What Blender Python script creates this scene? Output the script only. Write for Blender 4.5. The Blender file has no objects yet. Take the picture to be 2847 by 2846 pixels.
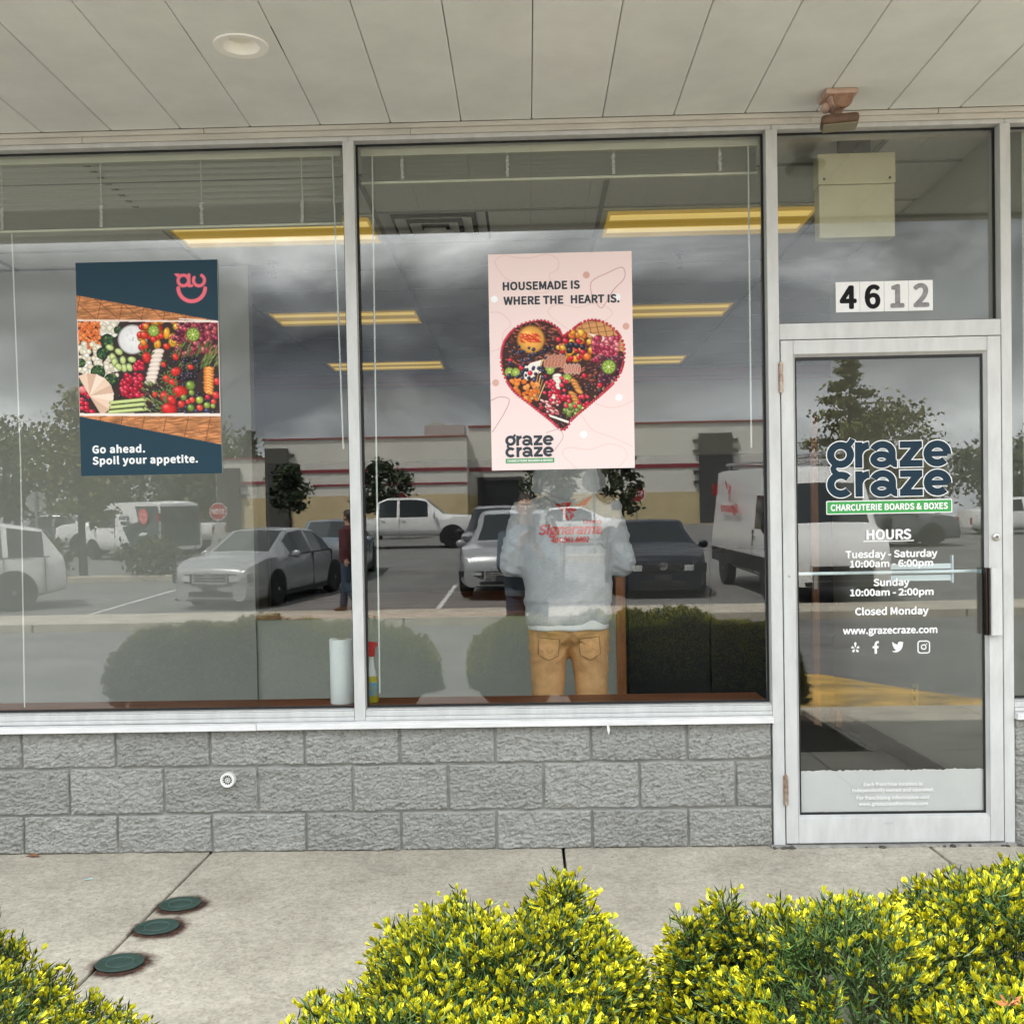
import bpy, bmesh, math, random
import numpy as np
from mathutils import Vector, Matrix
from mathutils.bvhtree import BVHTree

R = math.radians
SC = bpy.context.scene
COL = SC.collection
rng = random.Random(7)
nrs = np.random.RandomState(11)

# ---------------------------------------------------------------- camera
cam_data = bpy.data.cameras.new("camera")
cam = bpy.data.objects.new("camera", cam_data)
COL.objects.link(cam)
SC.camera = cam
cam_data.sensor_width = 36.0
cam_data.lens = 36.0 * 3028.0 / 2847.0
cam_data.shift_x = (1423.5 - 1397.1) / 2847.0
cam_data.shift_y = (1558.4 - 1423.0) / 2847.0
cam_data.clip_start = 0.02
cam_data.clip_end = 2000
CAM = Vector((0.0, -4.5956, 1.3374))
_yaw, _pitch, _roll = 0.0241, -0.0239, -0.0183
_f = Vector((-math.sin(_yaw) * math.cos(_pitch), math.cos(_yaw) * math.cos(_pitch), math.sin(_pitch)))
_r = Vector((math.cos(_yaw), math.sin(_yaw), 0))
_u = _r.cross(_f)
_r2 = math.cos(_roll) * _r + math.sin(_roll) * _u
_u2 = -math.sin(_roll) * _r + math.cos(_roll) * _u
_m = Matrix((_r2, _u2, -_f)).transposed().to_4x4()
_m.translation = CAM
cam.matrix_world = _m

# ---------------------------------------------------------------- sky, sun, exposure
SUN_EL, SUN_AZ = 61.0, 317.0        # high sun behind the shop, to the left: it lights the lot and the bushes, not the shop front
CLOUD_OFF = (3.1, 2.2, 1.0)
world = bpy.data.worlds.new("World")
SC.world = world
world.use_nodes = True
wt = world.node_tree
wt.nodes.clear()
def wn(t, **k):
    n = wt.nodes.new(t)
    for a, b in k.items():
        setattr(n, a, b)
    return n
w_out = wn('ShaderNodeOutputWorld')
w_bg = wn('ShaderNodeBackground')
w_bg.inputs['Strength'].default_value = 0.1
w_sky = wn('ShaderNodeTexSky', sky_type='NISHITA')
w_sky.sun_disc = False
w_sky.sun_elevation = R(SUN_EL)
w_sky.sun_rotation = R(SUN_AZ)
w_tc = wn('ShaderNodeTexCoord')
w_n1 = wn('ShaderNodeTexNoise'); w_n1.inputs['Scale'].default_value = 2.9; w_n1.inputs['Detail'].default_value = 9; w_n1.inputs['Roughness'].default_value = 0.56; w_n1.inputs['Distortion'].default_value = 0.35
w_r1 = wn('ShaderNodeValToRGB')
e = w_r1.color_ramp.elements
e[0].position = 0.40; e[0].color = (2.6, 2.8, 3.1, 1)
e[1].position = 0.62; e[1].color = (13.0, 13.4, 13.4, 1)
m_ = w_r1.color_ramp.elements.new(0.52); m_.color = (7.4, 7.7, 7.9, 1)
w_n2 = wn('ShaderNodeTexNoise'); w_n2.inputs['Scale'].default_value = 1.3; w_n2.inputs['Detail'].default_value = 5
w_r2 = wn('ShaderNodeValToRGB')
w_r2.color_ramp.elements[0].position = 0.64; w_r2.color_ramp.elements[0].color = (1, 1, 1, 1)
w_r2.color_ramp.elements[1].position = 0.80; w_r2.color_ramp.elements[1].color = (0.55, 0.55, 0.55, 1)
w_mx = wn('ShaderNodeMix', data_type='RGBA')
L = wt.links.new
w_mp = wn('ShaderNodeMapping'); w_mp.inputs['Location'].default_value = CLOUD_OFF; w_mp.inputs['Scale'].default_value = (1.0, 1.0, 2.3)
L(w_tc.outputs['Generated'], w_mp.inputs[0])
L(w_mp.outputs[0], w_n1.inputs['Vector']); L(w_mp.outputs[0], w_n2.inputs['Vector'])
L(w_n1.outputs['Fac'], w_r1.inputs[0]); L(w_n2.outputs['Fac'], w_r2.inputs[0])
L(w_r2.outputs[0], w_mx.inputs['Factor'])
# a bank of darker cloud stands low over the lot, brighter sky under and over it
w_sz = wn('ShaderNodeSeparateXYZ'); L(w_tc.outputs['Generated'], w_sz.inputs[0])
w_wb = wn('ShaderNodeMath', operation='MULTIPLY_ADD'); w_wb.inputs[1].default_value = 0.16
L(w_n1.outputs['Fac'], w_wb.inputs[0]); L(w_sz.outputs['Z'], w_wb.inputs[2])
w_rb = wn('ShaderNodeValToRGB')
eb = w_rb.color_ramp.elements
eb[0].position = 0.18; eb[0].color = (1, 1, 1, 1)
eb[1].position = 0.36; eb[1].color = (1, 1, 1, 1)
for p_, c_ in ((0.235, 0.36), (0.30, 0.30)):
    q_ = eb.new(p_); q_.color = (c_, c_ * 1.02, c_ * 1.06, 1)
L(w_wb.outputs[0], w_rb.inputs[0])
w_mb = wn('ShaderNodeMix', data_type='RGBA', blend_type='MULTIPLY'); w_mb.inputs['Factor'].default_value = 1.0
L(w_r1.outputs[0], w_mb.inputs['A']); L(w_rb.outputs[0], w_mb.inputs['B'])
L(w_sky.outputs[0], w_mx.inputs['A']); L(w_mb.outputs['Result'], w_mx.inputs['B'])
L(w_mx.outputs['Result'], w_bg.inputs['Color'])
L(w_bg.outputs[0], w_out.inputs[0])

sun_d = bpy.data.lights.new("sun", 'SUN')
sun_d.energy = 3.2
sun_d.angle = R(1.2)
sun_d.color = (1.0, 0.95, 0.88)
sun = bpy.data.objects.new("sun", sun_d)
COL.objects.link(sun)
_az = R(SUN_AZ)
_sd = Vector((math.sin(_az) * math.cos(R(SUN_EL)), math.cos(_az) * math.cos(R(SUN_EL)), math.sin(R(SUN_EL))))
sun.rotation_euler = _sd.to_track_quat('Z', 'Y').to_euler()
sun.location = (-6, -20, 30)

SC.view_settings.view_transform = 'Standard'
SC.view_settings.look = 'None'
SC.view_settings.exposure = 2.12
SC.view_settings.gamma = 1.0
SC.view_settings.use_curve_mapping = False
SC.render.engine = 'CYCLES'
SC.cycles.use_denoising = True
SC.cycles.max_bounces = 10
SC.cycles.diffuse_bounces = 5
SC.cycles.glossy_bounces = 4
SC.cycles.transparent_max_bounces = 24
SC.cycles.caustics_reflective = False
SC.cycles.caustics_refractive = False
SC.cycles.sample_clamp_indirect = 8

# ---------------------------------------------------------------- materials
def srgb(r, g, b):
    f = lambda c: (c / 255 / 12.92) if c / 255 <= 0.04045 else ((c / 255 + 0.055) / 1.055) ** 2.4
    return (f(r), f(g), f(b))

MATS = {}
def mat(name, col, rough=0.5, metal=0.0, var=0.0, vs=6.0, bump=0.0, bs=60.0, stretch=(1, 1, 1), col2=None,
        coat=0.0, emit=None, estr=0.0, spec=0.5, detail=5, dist=0.002, alpha=1.0):
    if name in MATS:
        return MATS[name]
    m = bpy.data.materials.new(name)
    m.use_nodes = True
    t = m.node_tree
    b = t.nodes['Principled BSDF']
    b.inputs['Base Color'].default_value = (*col, 1)
    b.inputs['Roughness'].default_value = rough
    b.inputs['Metallic'].default_value = metal
    b.inputs['Specular IOR Level'].default_value = spec
    b.inputs['Coat Weight'].default_value = coat
    b.inputs['Coat Roughness'].default_value = 0.08
    b.inputs['Alpha'].default_value = alpha
    if emit:
        b.inputs['Emission Color'].default_value = (*emit, 1)
        b.inputs['Emission Strength'].default_value = estr
    if var or bump:
        tc = t.nodes.new('ShaderNodeTexCoord')
        mp = t.nodes.new('ShaderNodeMapping')
        mp.inputs['Scale'].default_value = stretch
        t.links.new(tc.outputs['Object'], mp.inputs[0])
    if var:
        n = t.nodes.new('ShaderNodeTexNoise')
        n.inputs['Scale'].default_value = vs
        n.inputs['Detail'].default_value = detail
        n.inputs['Roughness'].default_value = 0.62
        t.links.new(mp.outputs[0], n.inputs['Vector'])
        r = t.nodes.new('ShaderNodeValToRGB')
        c2 = col2 or tuple(c * (1 - var) for c in col)
        r.color_ramp.elements[0].position = 0.30
        r.color_ramp.elements[0].color = (*c2, 1)
        r.color_ramp.elements[1].position = 0.68
        r.color_ramp.elements[1].color = (*[min(1, c * (1 + var * 0.45)) for c in col], 1)
        t.links.new(n.outputs['Fac'], r.inputs[0])
        t.links.new(r.outputs[0], b.inputs['Base Color'])
    if bump:
        n2 = t.nodes.new('ShaderNodeTexNoise')
        n2.inputs['Scale'].default_value = bs
        n2.inputs['Detail'].default_value = 6
        t.links.new(mp.outputs[0], n2.inputs['Vector'])
        bp = t.nodes.new('ShaderNodeBump')
        bp.inputs['Strength'].default_value = bump
        bp.inputs['Distance'].default_value = dist
        t.links.new(n2.outputs['Fac'], bp.inputs['Height'])
        t.links.new(bp.outputs[0], b.inputs['Normal'])
    MATS[name] = m
    return m

def glass_mat(name, f0, tint):
    """Thin window glass: clear, with a Schlick reflection at each of its two faces."""
    m = bpy.data.materials.new(name)
    m.use_nodes = True
    t = m.node_tree
    t.nodes.clear()
    o = t.nodes.new('ShaderNodeOutputMaterial')
    mix = t.nodes.new('ShaderNodeMixShader')
    tr = t.nodes.new('ShaderNodeBsdfTransparent')
    gl = t.nodes.new('ShaderNodeBsdfGlossy')
    tr.inputs[0].default_value = (*tint, 1)
    gl.inputs['Color'].default_value = (1, 1, 1, 1)
    gl.inputs['Roughness'].default_value = 0.0
    g = t.nodes.new('ShaderNodeNewGeometry')
    d = t.nodes.new('ShaderNodeVectorMath'); d.operation = 'DOT_PRODUCT'
    a = t.nodes.new('ShaderNodeMath'); a.operation = 'ABSOLUTE'
    s = t.nodes.new('ShaderNodeMath'); s.operation = 'SUBTRACT'; s.inputs[0].default_value = 1.0; s.use_clamp = True
    p = t.nodes.new('ShaderNodeMath'); p.operation = 'POWER'; p.inputs[1].default_value = 5.0
    q = t.nodes.new('ShaderNodeMath'); q.operation = 'MULTIPLY_ADD'
    q.inputs[1].default_value = 1 - f0; q.inputs[2].default_value = f0
    K = t.links.new
    K(g.outputs['Incoming'], d.inputs[0]); K(g.outputs['True Normal'], d.inputs[1])
    K(d.outputs['Value'], a.inputs[0]); K(a.outputs[0], s.inputs[1]); K(s.outputs[0], p.inputs[0])
    K(p.outputs[0], q.inputs[0]); K(q.outputs[0], mix.inputs[0])
    K(tr.outputs[0], mix.inputs[1]); K(gl.outputs[0], mix.inputs[2]); K(mix.outputs[0], o.inputs[0])
    MATS[name] = m
    return m

def attr_mat(name, rough=0.4, spec=0.5, coat=0.0, sss=0.0):
    m = bpy.data.materials.new(name)
    m.use_nodes = True
    t = m.node_tree
    b = t.nodes['Principled BSDF']
    a = t.nodes.new('ShaderNodeAttribute'); a.attribute_name = 'tint'
    t.links.new(a.outputs['Color'], b.inputs['Base Color'])
    b.inputs['Roughness'].default_value = rough
    b.inputs['Specular IOR Level'].default_value = spec
    b.inputs['Coat Weight'].default_value = coat
    MATS[name] = m
    return m

# ---------------------------------------------------------------- mesh helpers
class MB:
    def __init__(self):
        self.v, self.f, self.mi = [], [], []
    def add(self, vs, fs, mi=0):
        o = len(self.v)
        self.v += [tuple(p) for p in vs]
        self.f += [tuple(i + o for i in q) for q in fs]
        self.mi += [mi] * len(fs)
        return self
    def box(self, x0, x1, y0, y1, z0, z1, mi=0, M=None):
        vs = [(x0, y0, z0), (x1, y0, z0), (x1, y1, z0), (x0, y1, z0), (x0, y0, z1), (x1, y0, z1), (x1, y1, z1), (x0, y1, z1)]
        if M is not None:
            vs = [M @ Vector(p) for p in vs]
        return self.add(vs, [(0, 3, 2, 1), (4, 5, 6, 7), (0, 1, 5, 4), (1, 2, 6, 5), (2, 3, 7, 6), (3, 0, 4, 7)], mi)
    def tube(self, pts, rad, n=10, mi=0, caps=True, flat=None):
        """Swept tube; rad is a number or one (or an (a, b) pair) per point; a lies along flat."""
        pts = [Vector(p) for p in pts]
        k = len(pts)
        rads = [rad] * k if isinstance(rad, (int, float)) else list(rad)
        vs, fs = [], []
        ref = Vector(flat) if flat is not None else None
        prev = None
        for i, p in enumerate(pts):
            t = (pts[min(i + 1, k - 1)] - pts[max(i - 1, 0)])
            t = t.normalized() if t.length > 1e-9 else Vector((0, 0, 1))
            if ref is not None:
                a = ref - t * ref.dot(t)
            elif prev is not None:
                a = prev - t * prev.dot(t)
            else:
                h = Vector((0, 0, 1)) if abs(t.z) < 0.9 else Vector((1, 0, 0))
                a = h.cross(t)
            if a.length < 1e-6:
                a = t.orthogonal()
            a.normalize()
            prev = a
            b = t.cross(a)
            ra, rb = rads[i] if isinstance(rads[i], (tuple, list)) else (rads[i], rads[i])
            for j in range(n):
                w = 2 * math.pi * j / n
                vs.append(p + a * (ra * math.cos(w)) + b * (rb * math.sin(w)))
        for i in range(k - 1):
            for j in range(n):
                j2 = (j + 1) % n
                fs.append((i * n + j, i * n + j2, (i + 1) * n + j2, (i + 1) * n + j))
        if caps:
            fs.append(tuple(range(n - 1, -1, -1)))
            fs.append(tuple((k - 1) * n + j for j in range(n)))
        return self.add(vs, fs, mi)
    def lathe(self, prof, c=(0, 0, 0), axis='z', n=24, mi=0, M=None):
        """prof: (radius, height) pairs turned about an axis through c."""
        vs, fs = [], []
        k = len(prof)
        for r_, h in prof:
            for j in range(n):
                w = 2 * math.pi * j / n
                a, b = r_ * math.cos(w), r_ * math.sin(w)
                p = {'z': (a, b, h), 'y': (a, h, -b), 'x': (h, a, b)}[axis]
                p = Vector(p) + Vector(c)
                vs.append(M @ p if M is not None else p)
        for i in range(k - 1):
            for j in range(n):
                j2 = (j + 1) % n
                fs.append((i * n + j, i * n + j2, (i + 1) * n + j2, (i + 1) * n + j))
        fs.append(tuple(range(n - 1, -1, -1)))
        fs.append(tuple((k - 1) * n + j for j in range(n)))
        return self.add(vs, fs, mi)
    def prism(self, poly, plane, d0, d1, mi=0):
        """poly of 2-D points in plane 'xz', 'xy' or 'yz', extruded along the third axis from d0 to d1."""
        def P(a, b, d):
            return {'xz': (a, d, b), 'xy': (a, b, d), 'yz': (d, a, b)}[plane]
        n = len(poly)
        vs = [P(a, b, d0) for a, b in poly] + [P(a, b, d1) for a, b in poly]
        fs = [tuple(range(n)), tuple(range(2 * n - 1, n - 1, -1))]
        fs += [((i + 1) % n, i, n + i, n + (i + 1) % n) for i in range(n)]
        return self.add(vs, fs, mi)
    def ball(self, c, r, n=12, m=8, mi=0, M=None):
        rx, ry, rz = r if isinstance(r, (tuple, list)) else (r, r, r)
        vs, fs = [], []
        c = Vector(c)
        for i in range(1, m):
            th = math.pi * i / m
            for j in range(n):
                w = 2 * math.pi * j / n
                q = Vector((rx * math.sin(th) * math.cos(w), ry * math.sin(th) * math.sin(w), rz * math.cos(th)))
                vs.append(c + (M @ q if M is not None else q))
        q = Vector((0, 0, rz)); vs.append(c + (M @ q if M is not None else q))
        q = Vector((0, 0, -rz)); vs.append(c + (M @ q if M is not None else q))
        T, B = len(vs) - 2, len(vs) - 1
        for i in range(m - 2):
            for j in range(n):
                j2 = (j + 1) % n
                fs.append((i * n + j, (i + 1) * n + j, (i + 1) * n + j2, i * n + j2))
        for j in range(n):
            j2 = (j + 1) % n
            fs.append((T, j, j2))
            fs.append((B, (m - 2) * n + j2, (m - 2) * n + j))
        return self.add(vs, fs, mi)
    def quad(self, a, b, c, d, mi=0):
        return self.add([a, b, c, d], [(0, 1, 2, 3)], mi)
    def build(self, name, mats, parent=None, bevel=0.0, seg=2, smooth=False, local=False, recalc=True, angle=40):
        me = bpy.data.meshes.new(name)
        off = Vector((0, 0, 0))
        if parent is not None and not local:
            off = world_loc(parent)
        vs = [(p[0] - off.x, p[1] - off.y, p[2] - off.z) for p in self.v] if off.length else self.v
        me.from_pydata(vs, [], self.f)
        ms = mats if isinstance(mats, (list, tuple)) else [mats]
        for m in ms:
            me.materials.append(m)
        if len(ms) > 1:
            me.polygons.foreach_set('material_index', self.mi)
        if bevel or recalc:
            bm = bmesh.new()
            bm.from_mesh(me)
            if recalc:
                bmesh.ops.recalc_face_normals(bm, faces=bm.faces)
            if bevel:
                es = [e for e in bm.edges if len(e.link_faces) == 2 and e.calc_face_angle(0) > R(30)]
                bmesh.ops.bevel(bm, geom=es, offset=bevel, segments=seg, affect='EDGES', clamp_overlap=True, profile=0.5)
            bm.to_mesh(me)
            bm.free()
        if smooth:
            me.shade_smooth()
            if angle < 180:
                me.set_sharp_from_angle(angle=R(angle))
        me.update()
        o = bpy.data.objects.new(name, me)
        COL.objects.link(o)
        if parent is not None:
            o.parent = parent
        return o

LOC = {}
def world_loc(o):
    p = Vector((0, 0, 0))
    while o is not None:
        p += o.location
        o = o.parent
    return p

def tag(o, label=None, cat=None, group=None, kind=None):
    if label: o['label'] = label
    if cat: o['category'] = cat
    if group: o['group'] = group
    if kind: o['kind'] = kind
    return o

def thing(name, label, cat, loc=(0, 0, 0), rz=0.0, group=None):
    o = bpy.data.objects.new(name, None)
    o.empty_display_size = 0.1
    COL.objects.link(o)
    o.location = loc
    o.rotation_euler = (0, 0, rz)
    return tag(o, label, cat, group)

def copy_tree(o, parent=None):
    c = o.copy()
    COL.objects.link(c)
    if parent is not None:
        c.parent = parent
    for ch in list(o.children):
        copy_tree(ch, c)
    return c

def np_mesh(name, verts, faces, mats, mi=None, col=None, parent=None, smooth=False):
    """verts (n,3), faces (m,k) arrays; col (n,3) becomes the point colour attribute 'tint'."""
    me = bpy.data.meshes.new(name)
    n, k = faces.shape
    me.vertices.add(len(verts))
    me.vertices.foreach_set('co', np.ascontiguousarray(verts, np.float32).ravel())
    me.loops.add(n * k)
    me.loops.foreach_set('vertex_index', np.ascontiguousarray(faces, np.int32).ravel())
    me.polygons.add(n)
    me.polygons.foreach_set('loop_start', np.arange(0, n * k, k, dtype=np.int32))
    for m in (mats if isinstance(mats, (list, tuple)) else [mats]):
        me.materials.append(m)
    if mi is not None:
        me.polygons.foreach_set('material_index', np.ascontiguousarray(mi, np.int32))
    if col is not None:
        a = me.attributes.new('tint', 'FLOAT_COLOR', 'POINT')
        c4 = np.ones((len(verts), 4), np.float32)
        c4[:, :3] = col
        a.data.foreach_set('color', c4.ravel())
    me.update(calc_edges=True)
    me.validate()
    if smooth:
        me.shade_smooth()
    o = bpy.data.objects.new(name, me)
    COL.objects.link(o)
    if parent is not None:
        o.parent = parent
    return o

def vnoise(x, y, seed=0):
    xi, yi = np.floor(x).astype(np.int64), np.floor(y).astype(np.int64)
    fx, fy = x - xi, y - yi
    fx, fy = fx * fx * (3 - 2 * fx), fy * fy * (3 - 2 * fy)
    def h(a, b):
        n = (a * 374761393 + b * 668265263 + seed * 1442695041) & 0xffffffff
        n = ((n ^ (n >> 13)) * 1274126177) & 0xffffffff
        return ((n ^ (n >> 16)) & 0xffff) / 65535.0
    return (h(xi, yi) * (1 - fx) + h(xi + 1, yi) * fx) * (1 - fy) + (h(xi, yi + 1) * (1 - fx) + h(xi + 1, yi + 1) * fx) * fy

# ---------------------------------------------------------------- text
_texts = []
CAPH = []
try:        # Blender's own bundled sans-serif
    FONT = bpy.data.fonts.load(bpy.utils.resource_path('LOCAL') + '/datafiles/fonts/Noto Sans CJK Regular.woff2')
except Exception:
    FONT = None
def embolden(me, r):
    """Thicken flat lettering: shifted copies of the outline laid a hair apart in depth."""
    co, faces = [tuple(v.co) for v in me.vertices], [tuple(p.vertices) for p in me.polygons]
    vs, fs = list(co), list(faces)
    for k in range(12):
        a = k * math.pi / 6
        o = len(vs)
        vs += [(c[0] + r * math.cos(a), c[1] + r * math.sin(a), k + 1) for c in co]
        fs += [tuple(i + o for i in f) for f in faces]
    m = bpy.data.meshes.new(me.name)
    m.from_pydata(vs, [], fs)
    return m

def text(name, s, x, z, y, height, material, parent, width=None, align='LEFT', bold=0.0, shear=0.0, spacing=1.0, thick=0.0, mirror_ok=True, local=False):
    """Flat lettering standing in the x-z plane facing -y; height is the cap height. Realised in one batch by flush_text()."""
    cu = bpy.data.curves.new(name, 'FONT')
    cu.body = s
    if FONT: cu.font = FONT
    cu.size = 1.0
    cu.align_x = align
    cu.shear = shear
    cu.space_character = spacing
    cu.resolution_u = 5
    ob = bpy.data.objects.new(name, cu)
    COL.objects.link(ob)
    _texts.append((ob, name, x, z, y, height, material, parent, width, align, local, bold))

def flush_text(project=None):
    if not CAPH:      # measure the cap height of the built-in font once
        cu = bpy.data.curves.new('cap', 'FONT'); cu.body = 'H'
        if FONT: cu.font = FONT
        ob = bpy.data.objects.new('cap', cu); COL.objects.link(ob)
        bpy.context.view_layer.update()
        me = bpy.data.meshes.new_from_object(ob.evaluated_get(bpy.context.evaluated_depsgraph_get()))
        CAPH.append(max(v.co.y for v in me.vertices))
        bpy.data.objects.remove(ob); bpy.data.curves.remove(cu); bpy.data.meshes.remove(me)
    bpy.context.view_layer.update()
    dg = bpy.context.evaluated_depsgraph_get()
    out = []
    for ob, name, x, z, y, height, material, parent, width, align, local, bold in _texts:
        me = bpy.data.meshes.new_from_object(ob.evaluated_get(dg))
        if bold: me = embolden(me, bold * 0.5)
        me.name = name
        n = len(me.vertices)
        co = np.zeros(n * 3, np.float32)
        me.vertices.foreach_get('co', co)
        co = co.reshape(-1, 3)
        s = height / CAPH[0]
        sx = s
        if width is not None and n:
            sx = width / max(1e-6, co[:, 0].max() - co[:, 0].min())
        if align == 'LEFT' and n:
            co[:, 0] -= co[:, 0].min()
        if align == 'CENTER' and n:
            co[:, 0] -= 0.5 * (co[:, 0].min() + co[:, 0].max())
        v = np.stack([x + co[:, 0] * sx, y - co[:, 2] * 0.00007, z + co[:, 1] * s], 1)
        if parent is not None and not local:
            v = v - np.array(world_loc(parent))
        me.vertices.foreach_set('co', v.astype(np.float32).ravel())
        me.materials.clear()
        me.materials.append(material)
        me.update()
        o = bpy.data.objects.new(name, me)
        COL.objects.link(o)
        if parent is not None:
            o.parent = parent
        out.append(o)
        cu = ob.data
        bpy.data.objects.remove(ob)
        bpy.data.curves.remove(cu)
    _texts.clear()
    return out
# ---------------------------------------------------------------- material library
alu = mat('painted_aluminium', srgb(197, 198, 197), 0.42, 0.0, var=0.15, vs=16, stretch=(1, 1, 0.30), detail=9, bump=0.10, bs=240, dist=0.0006)
trimw = mat('weathered_trim_paint', srgb(196, 192, 184), 0.6, var=0.16, vs=7, stretch=(0.5, 1, 2), bump=0.15, bs=90)
flash = mat('chipped_sill_paint', srgb(226, 226, 226), 0.5, var=0.16, vs=14, stretch=(0.5, 1, 3), bump=0.3, bs=50)
black = mat('black_rubber', (0.006, 0.006, 0.007), 0.6, bump=0.3, bs=80)
dark = mat('dark_gap', (0.012, 0.012, 0.012), 0.9)
soff = mat('soffit_enamel', srgb(228, 231, 228), 0.5, var=0.10, vs=3.2, detail=9, bump=0.05, bs=420, dist=0.0005)
white = mat('white_plastic', (0.78, 0.78, 0.76), 0.35)
cream = mat('cream_metal', srgb(214, 209, 176), 0.4, var=0.07, vs=9)
steel = mat('satin_steel', (0.55, 0.54, 0.52), 0.35, 0.9, var=0.15, vs=30)
rusty = mat('rust_stained_steel', (0.42, 0.36, 0.30), 0.5, 0.6, var=0.5, vs=30, col2=(0.20, 0.09, 0.04))
GLASS = glass_mat('window_glass', 0.058, (0.945, 0.957, 0.95))
GLASS_D = glass_mat('door_glass', 0.054, (0.95, 0.96, 0.953))

def block_material():
    m = mat('grey_painted_split_block', srgb(160, 160, 155), 0.62, var=0.08, vs=16, bump=0.9, bs=190, dist=0.004, stretch=(1, 1, 1.3))
    return m
blockm = block_material()
def tone_by_piece(m, lo, hi):
    """Let every separate piece of a material differ a little in tone."""
    t = m.node_tree
    b = t.nodes['Principled BSDF']
    oi = t.nodes.new('ShaderNodeObjectInfo')
    mr = t.nodes.new('ShaderNodeMapRange'); mr.inputs['To Min'].default_value = lo; mr.inputs['To Max'].default_value = hi
    mx = t.nodes.new('ShaderNodeMix'); mx.data_type = 'RGBA'; mx.blend_type = 'MULTIPLY'; mx.inputs['Factor'].default_value = 1
    cb_ = t.nodes.new('ShaderNodeCombineColor')
    src = b.inputs['Base Color'].links[0].from_socket
    t.links.new(oi.outputs['Random'], mr.inputs['Value'])
    for k in range(3): t.links.new(mr.outputs[0], cb_.inputs[k])
    t.links.new(src, mx.inputs['A']); t.links.new(cb_.outputs[0], mx.inputs['B'])
    t.links.new(mx.outputs['Result'], b.inputs['Base Color'])
tone_by_piece(blockm, 0.88, 1.06)
tone_by_piece(soff, 0.96, 1.03)
mortar = mat('grey_painted_mortar', srgb(146, 146, 141), 0.7, var=0.10, vs=20, bump=0.4, bs=120, dist=0.002)

# concrete of the pavement: mottled, speckled aggregate, rust round the three drain covers
def concrete_material():
    m = bpy.data.materials.new('pavement_concrete')
    m.use_nodes = True
    t = m.node_tree
    b = t.nodes['Principled BSDF']
    b.inputs['Roughness'].default_value = 0.85
    K = t.links.new
    tc = t.nodes.new('ShaderNodeTexCoord')
    def noise(s, d=5, r=0.6):
        n = t.nodes.new('ShaderNodeTexNoise')
        n.inputs['Scale'].default_value = s; n.inputs['Detail'].default_value = d; n.inputs['Roughness'].default_value = r
        K(tc.outputs['Object'], n.inputs['Vector'])
        return n
    def ramp(f, stops):
        r = t.nodes.new('ShaderNodeValToRGB')
        el = r.color_ramp.elements
        for i, (p, c) in enumerate(stops):
            q = el[i] if i < 2 else el.new(p)
            q.position = p; q.color = (*c, 1)
        K(f, r.inputs[0])
        return r
    def mix(f, a, bb, mode='MIX'):
        x = t.nodes.new('ShaderNodeMix'); x.data_type = 'RGBA'; x.blend_type = mode
        if isinstance(f, float): x.inputs['Factor'].default_value = f
        else: K(f, x.inputs['Factor'])
        K(a, x.inputs['A']); K(bb, x.inputs['B'])
        return x.outputs['Result']
    base = ramp(noise(2.2, 7, 0.65).outputs['Fac'], [(0.30, srgb(160, 154, 141)), (0.70, srgb(200, 194, 180))])
    mid = ramp(noise(26, 5, 0.7).outputs['Fac'], [(0.35, (0.82, 0.80, 0.78)), (0.65, (1.08, 1.08, 1.07))])
    c = mix(1.0, base.outputs[0], mid.outputs[0], 'MULTIPLY')
    vo = t.nodes.new('ShaderNodeTexVoronoi'); vo.inputs['Scale'].default_value = 110
    K(tc.outputs['Object'], vo.inputs['Vector'])
    sp = ramp(vo.outputs['Color'], [(0.12, (0.62, 0.60, 0.58)), (0.45, (1, 1, 1)), (0.93, (1.18, 1.17, 1.14))])
    c = mix(0.55, c, mix(1.0, c, sp.outputs[0], 'MULTIPLY'))
    # rust rings: distance to each cover, broken up by noise, smeared along the slab
    sep = t.nodes.new('ShaderNodeSeparateXYZ'); K(tc.outputs['Object'], sep.inputs[0])
    nz = noise(16, 6, 0.7)
    total = None
    for (cx, cy, sx) in ((-1.302, -0.655, 1.0), (-1.308, -0.889, 1.0), (-1.318, -1.205, 1.0)):
        def mth(op, a, bv):
            n = t.nodes.new('ShaderNodeMath'); n.operation = op
            for i, v in enumerate((a, bv)):
                if isinstance(v, (int, float)): n.inputs[i].default_value = v
                else: K(v, n.inputs[i])
            return n.outputs[0]
        dx = mth('SUBTRACT', sep.outputs['X'], cx + 0.008)
        dy = mth('SUBTRACT', sep.outputs['Y'], cy - 0.004)
        d2 = mth('SQRT', mth('ADD', mth('MULTIPLY', dx, dx), mth('MULTIPLY', mth('MULTIPLY', dy, dy), 0.85)), 0)
        d2 = mth('ADD', d2, mth('MULTIPLY', mth('SUBTRACT', nz.outputs['Fac'], 0.5), 0.075))
        v = mth('MULTIPLY', mth('SUBTRACT', 0.112, d2), 34.0)
        n = t.nodes.new('ShaderNodeClamp'); K(v, n.inputs[0])
        total = n.outputs[0] if total is None else mth('MAXIMUM', total, n.outputs[0])
    nr = noise(45, 5, 0.7)
    rust = ramp(nr.outputs['Fac'], [(0.42, (0.020, 0.009, 0.007)), (0.72, (0.15, 0.055, 0.024)), ])
    c = mix(total, c, rust.outputs[0])
    K(c, b.inputs['Base Color'])
    bp = t.nodes.new('ShaderNodeBump'); bp.inputs['Strength'].default_value = 0.45; bp.inputs['Distance'].default_value = 0.003
    K(noise(130, 6, 0.7).outputs['Fac'], bp.inputs['Height']); K(bp.outputs[0], b.inputs['Normal'])
    MATS['pavement_concrete'] = m
    return m
conc = concrete_material()
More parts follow.
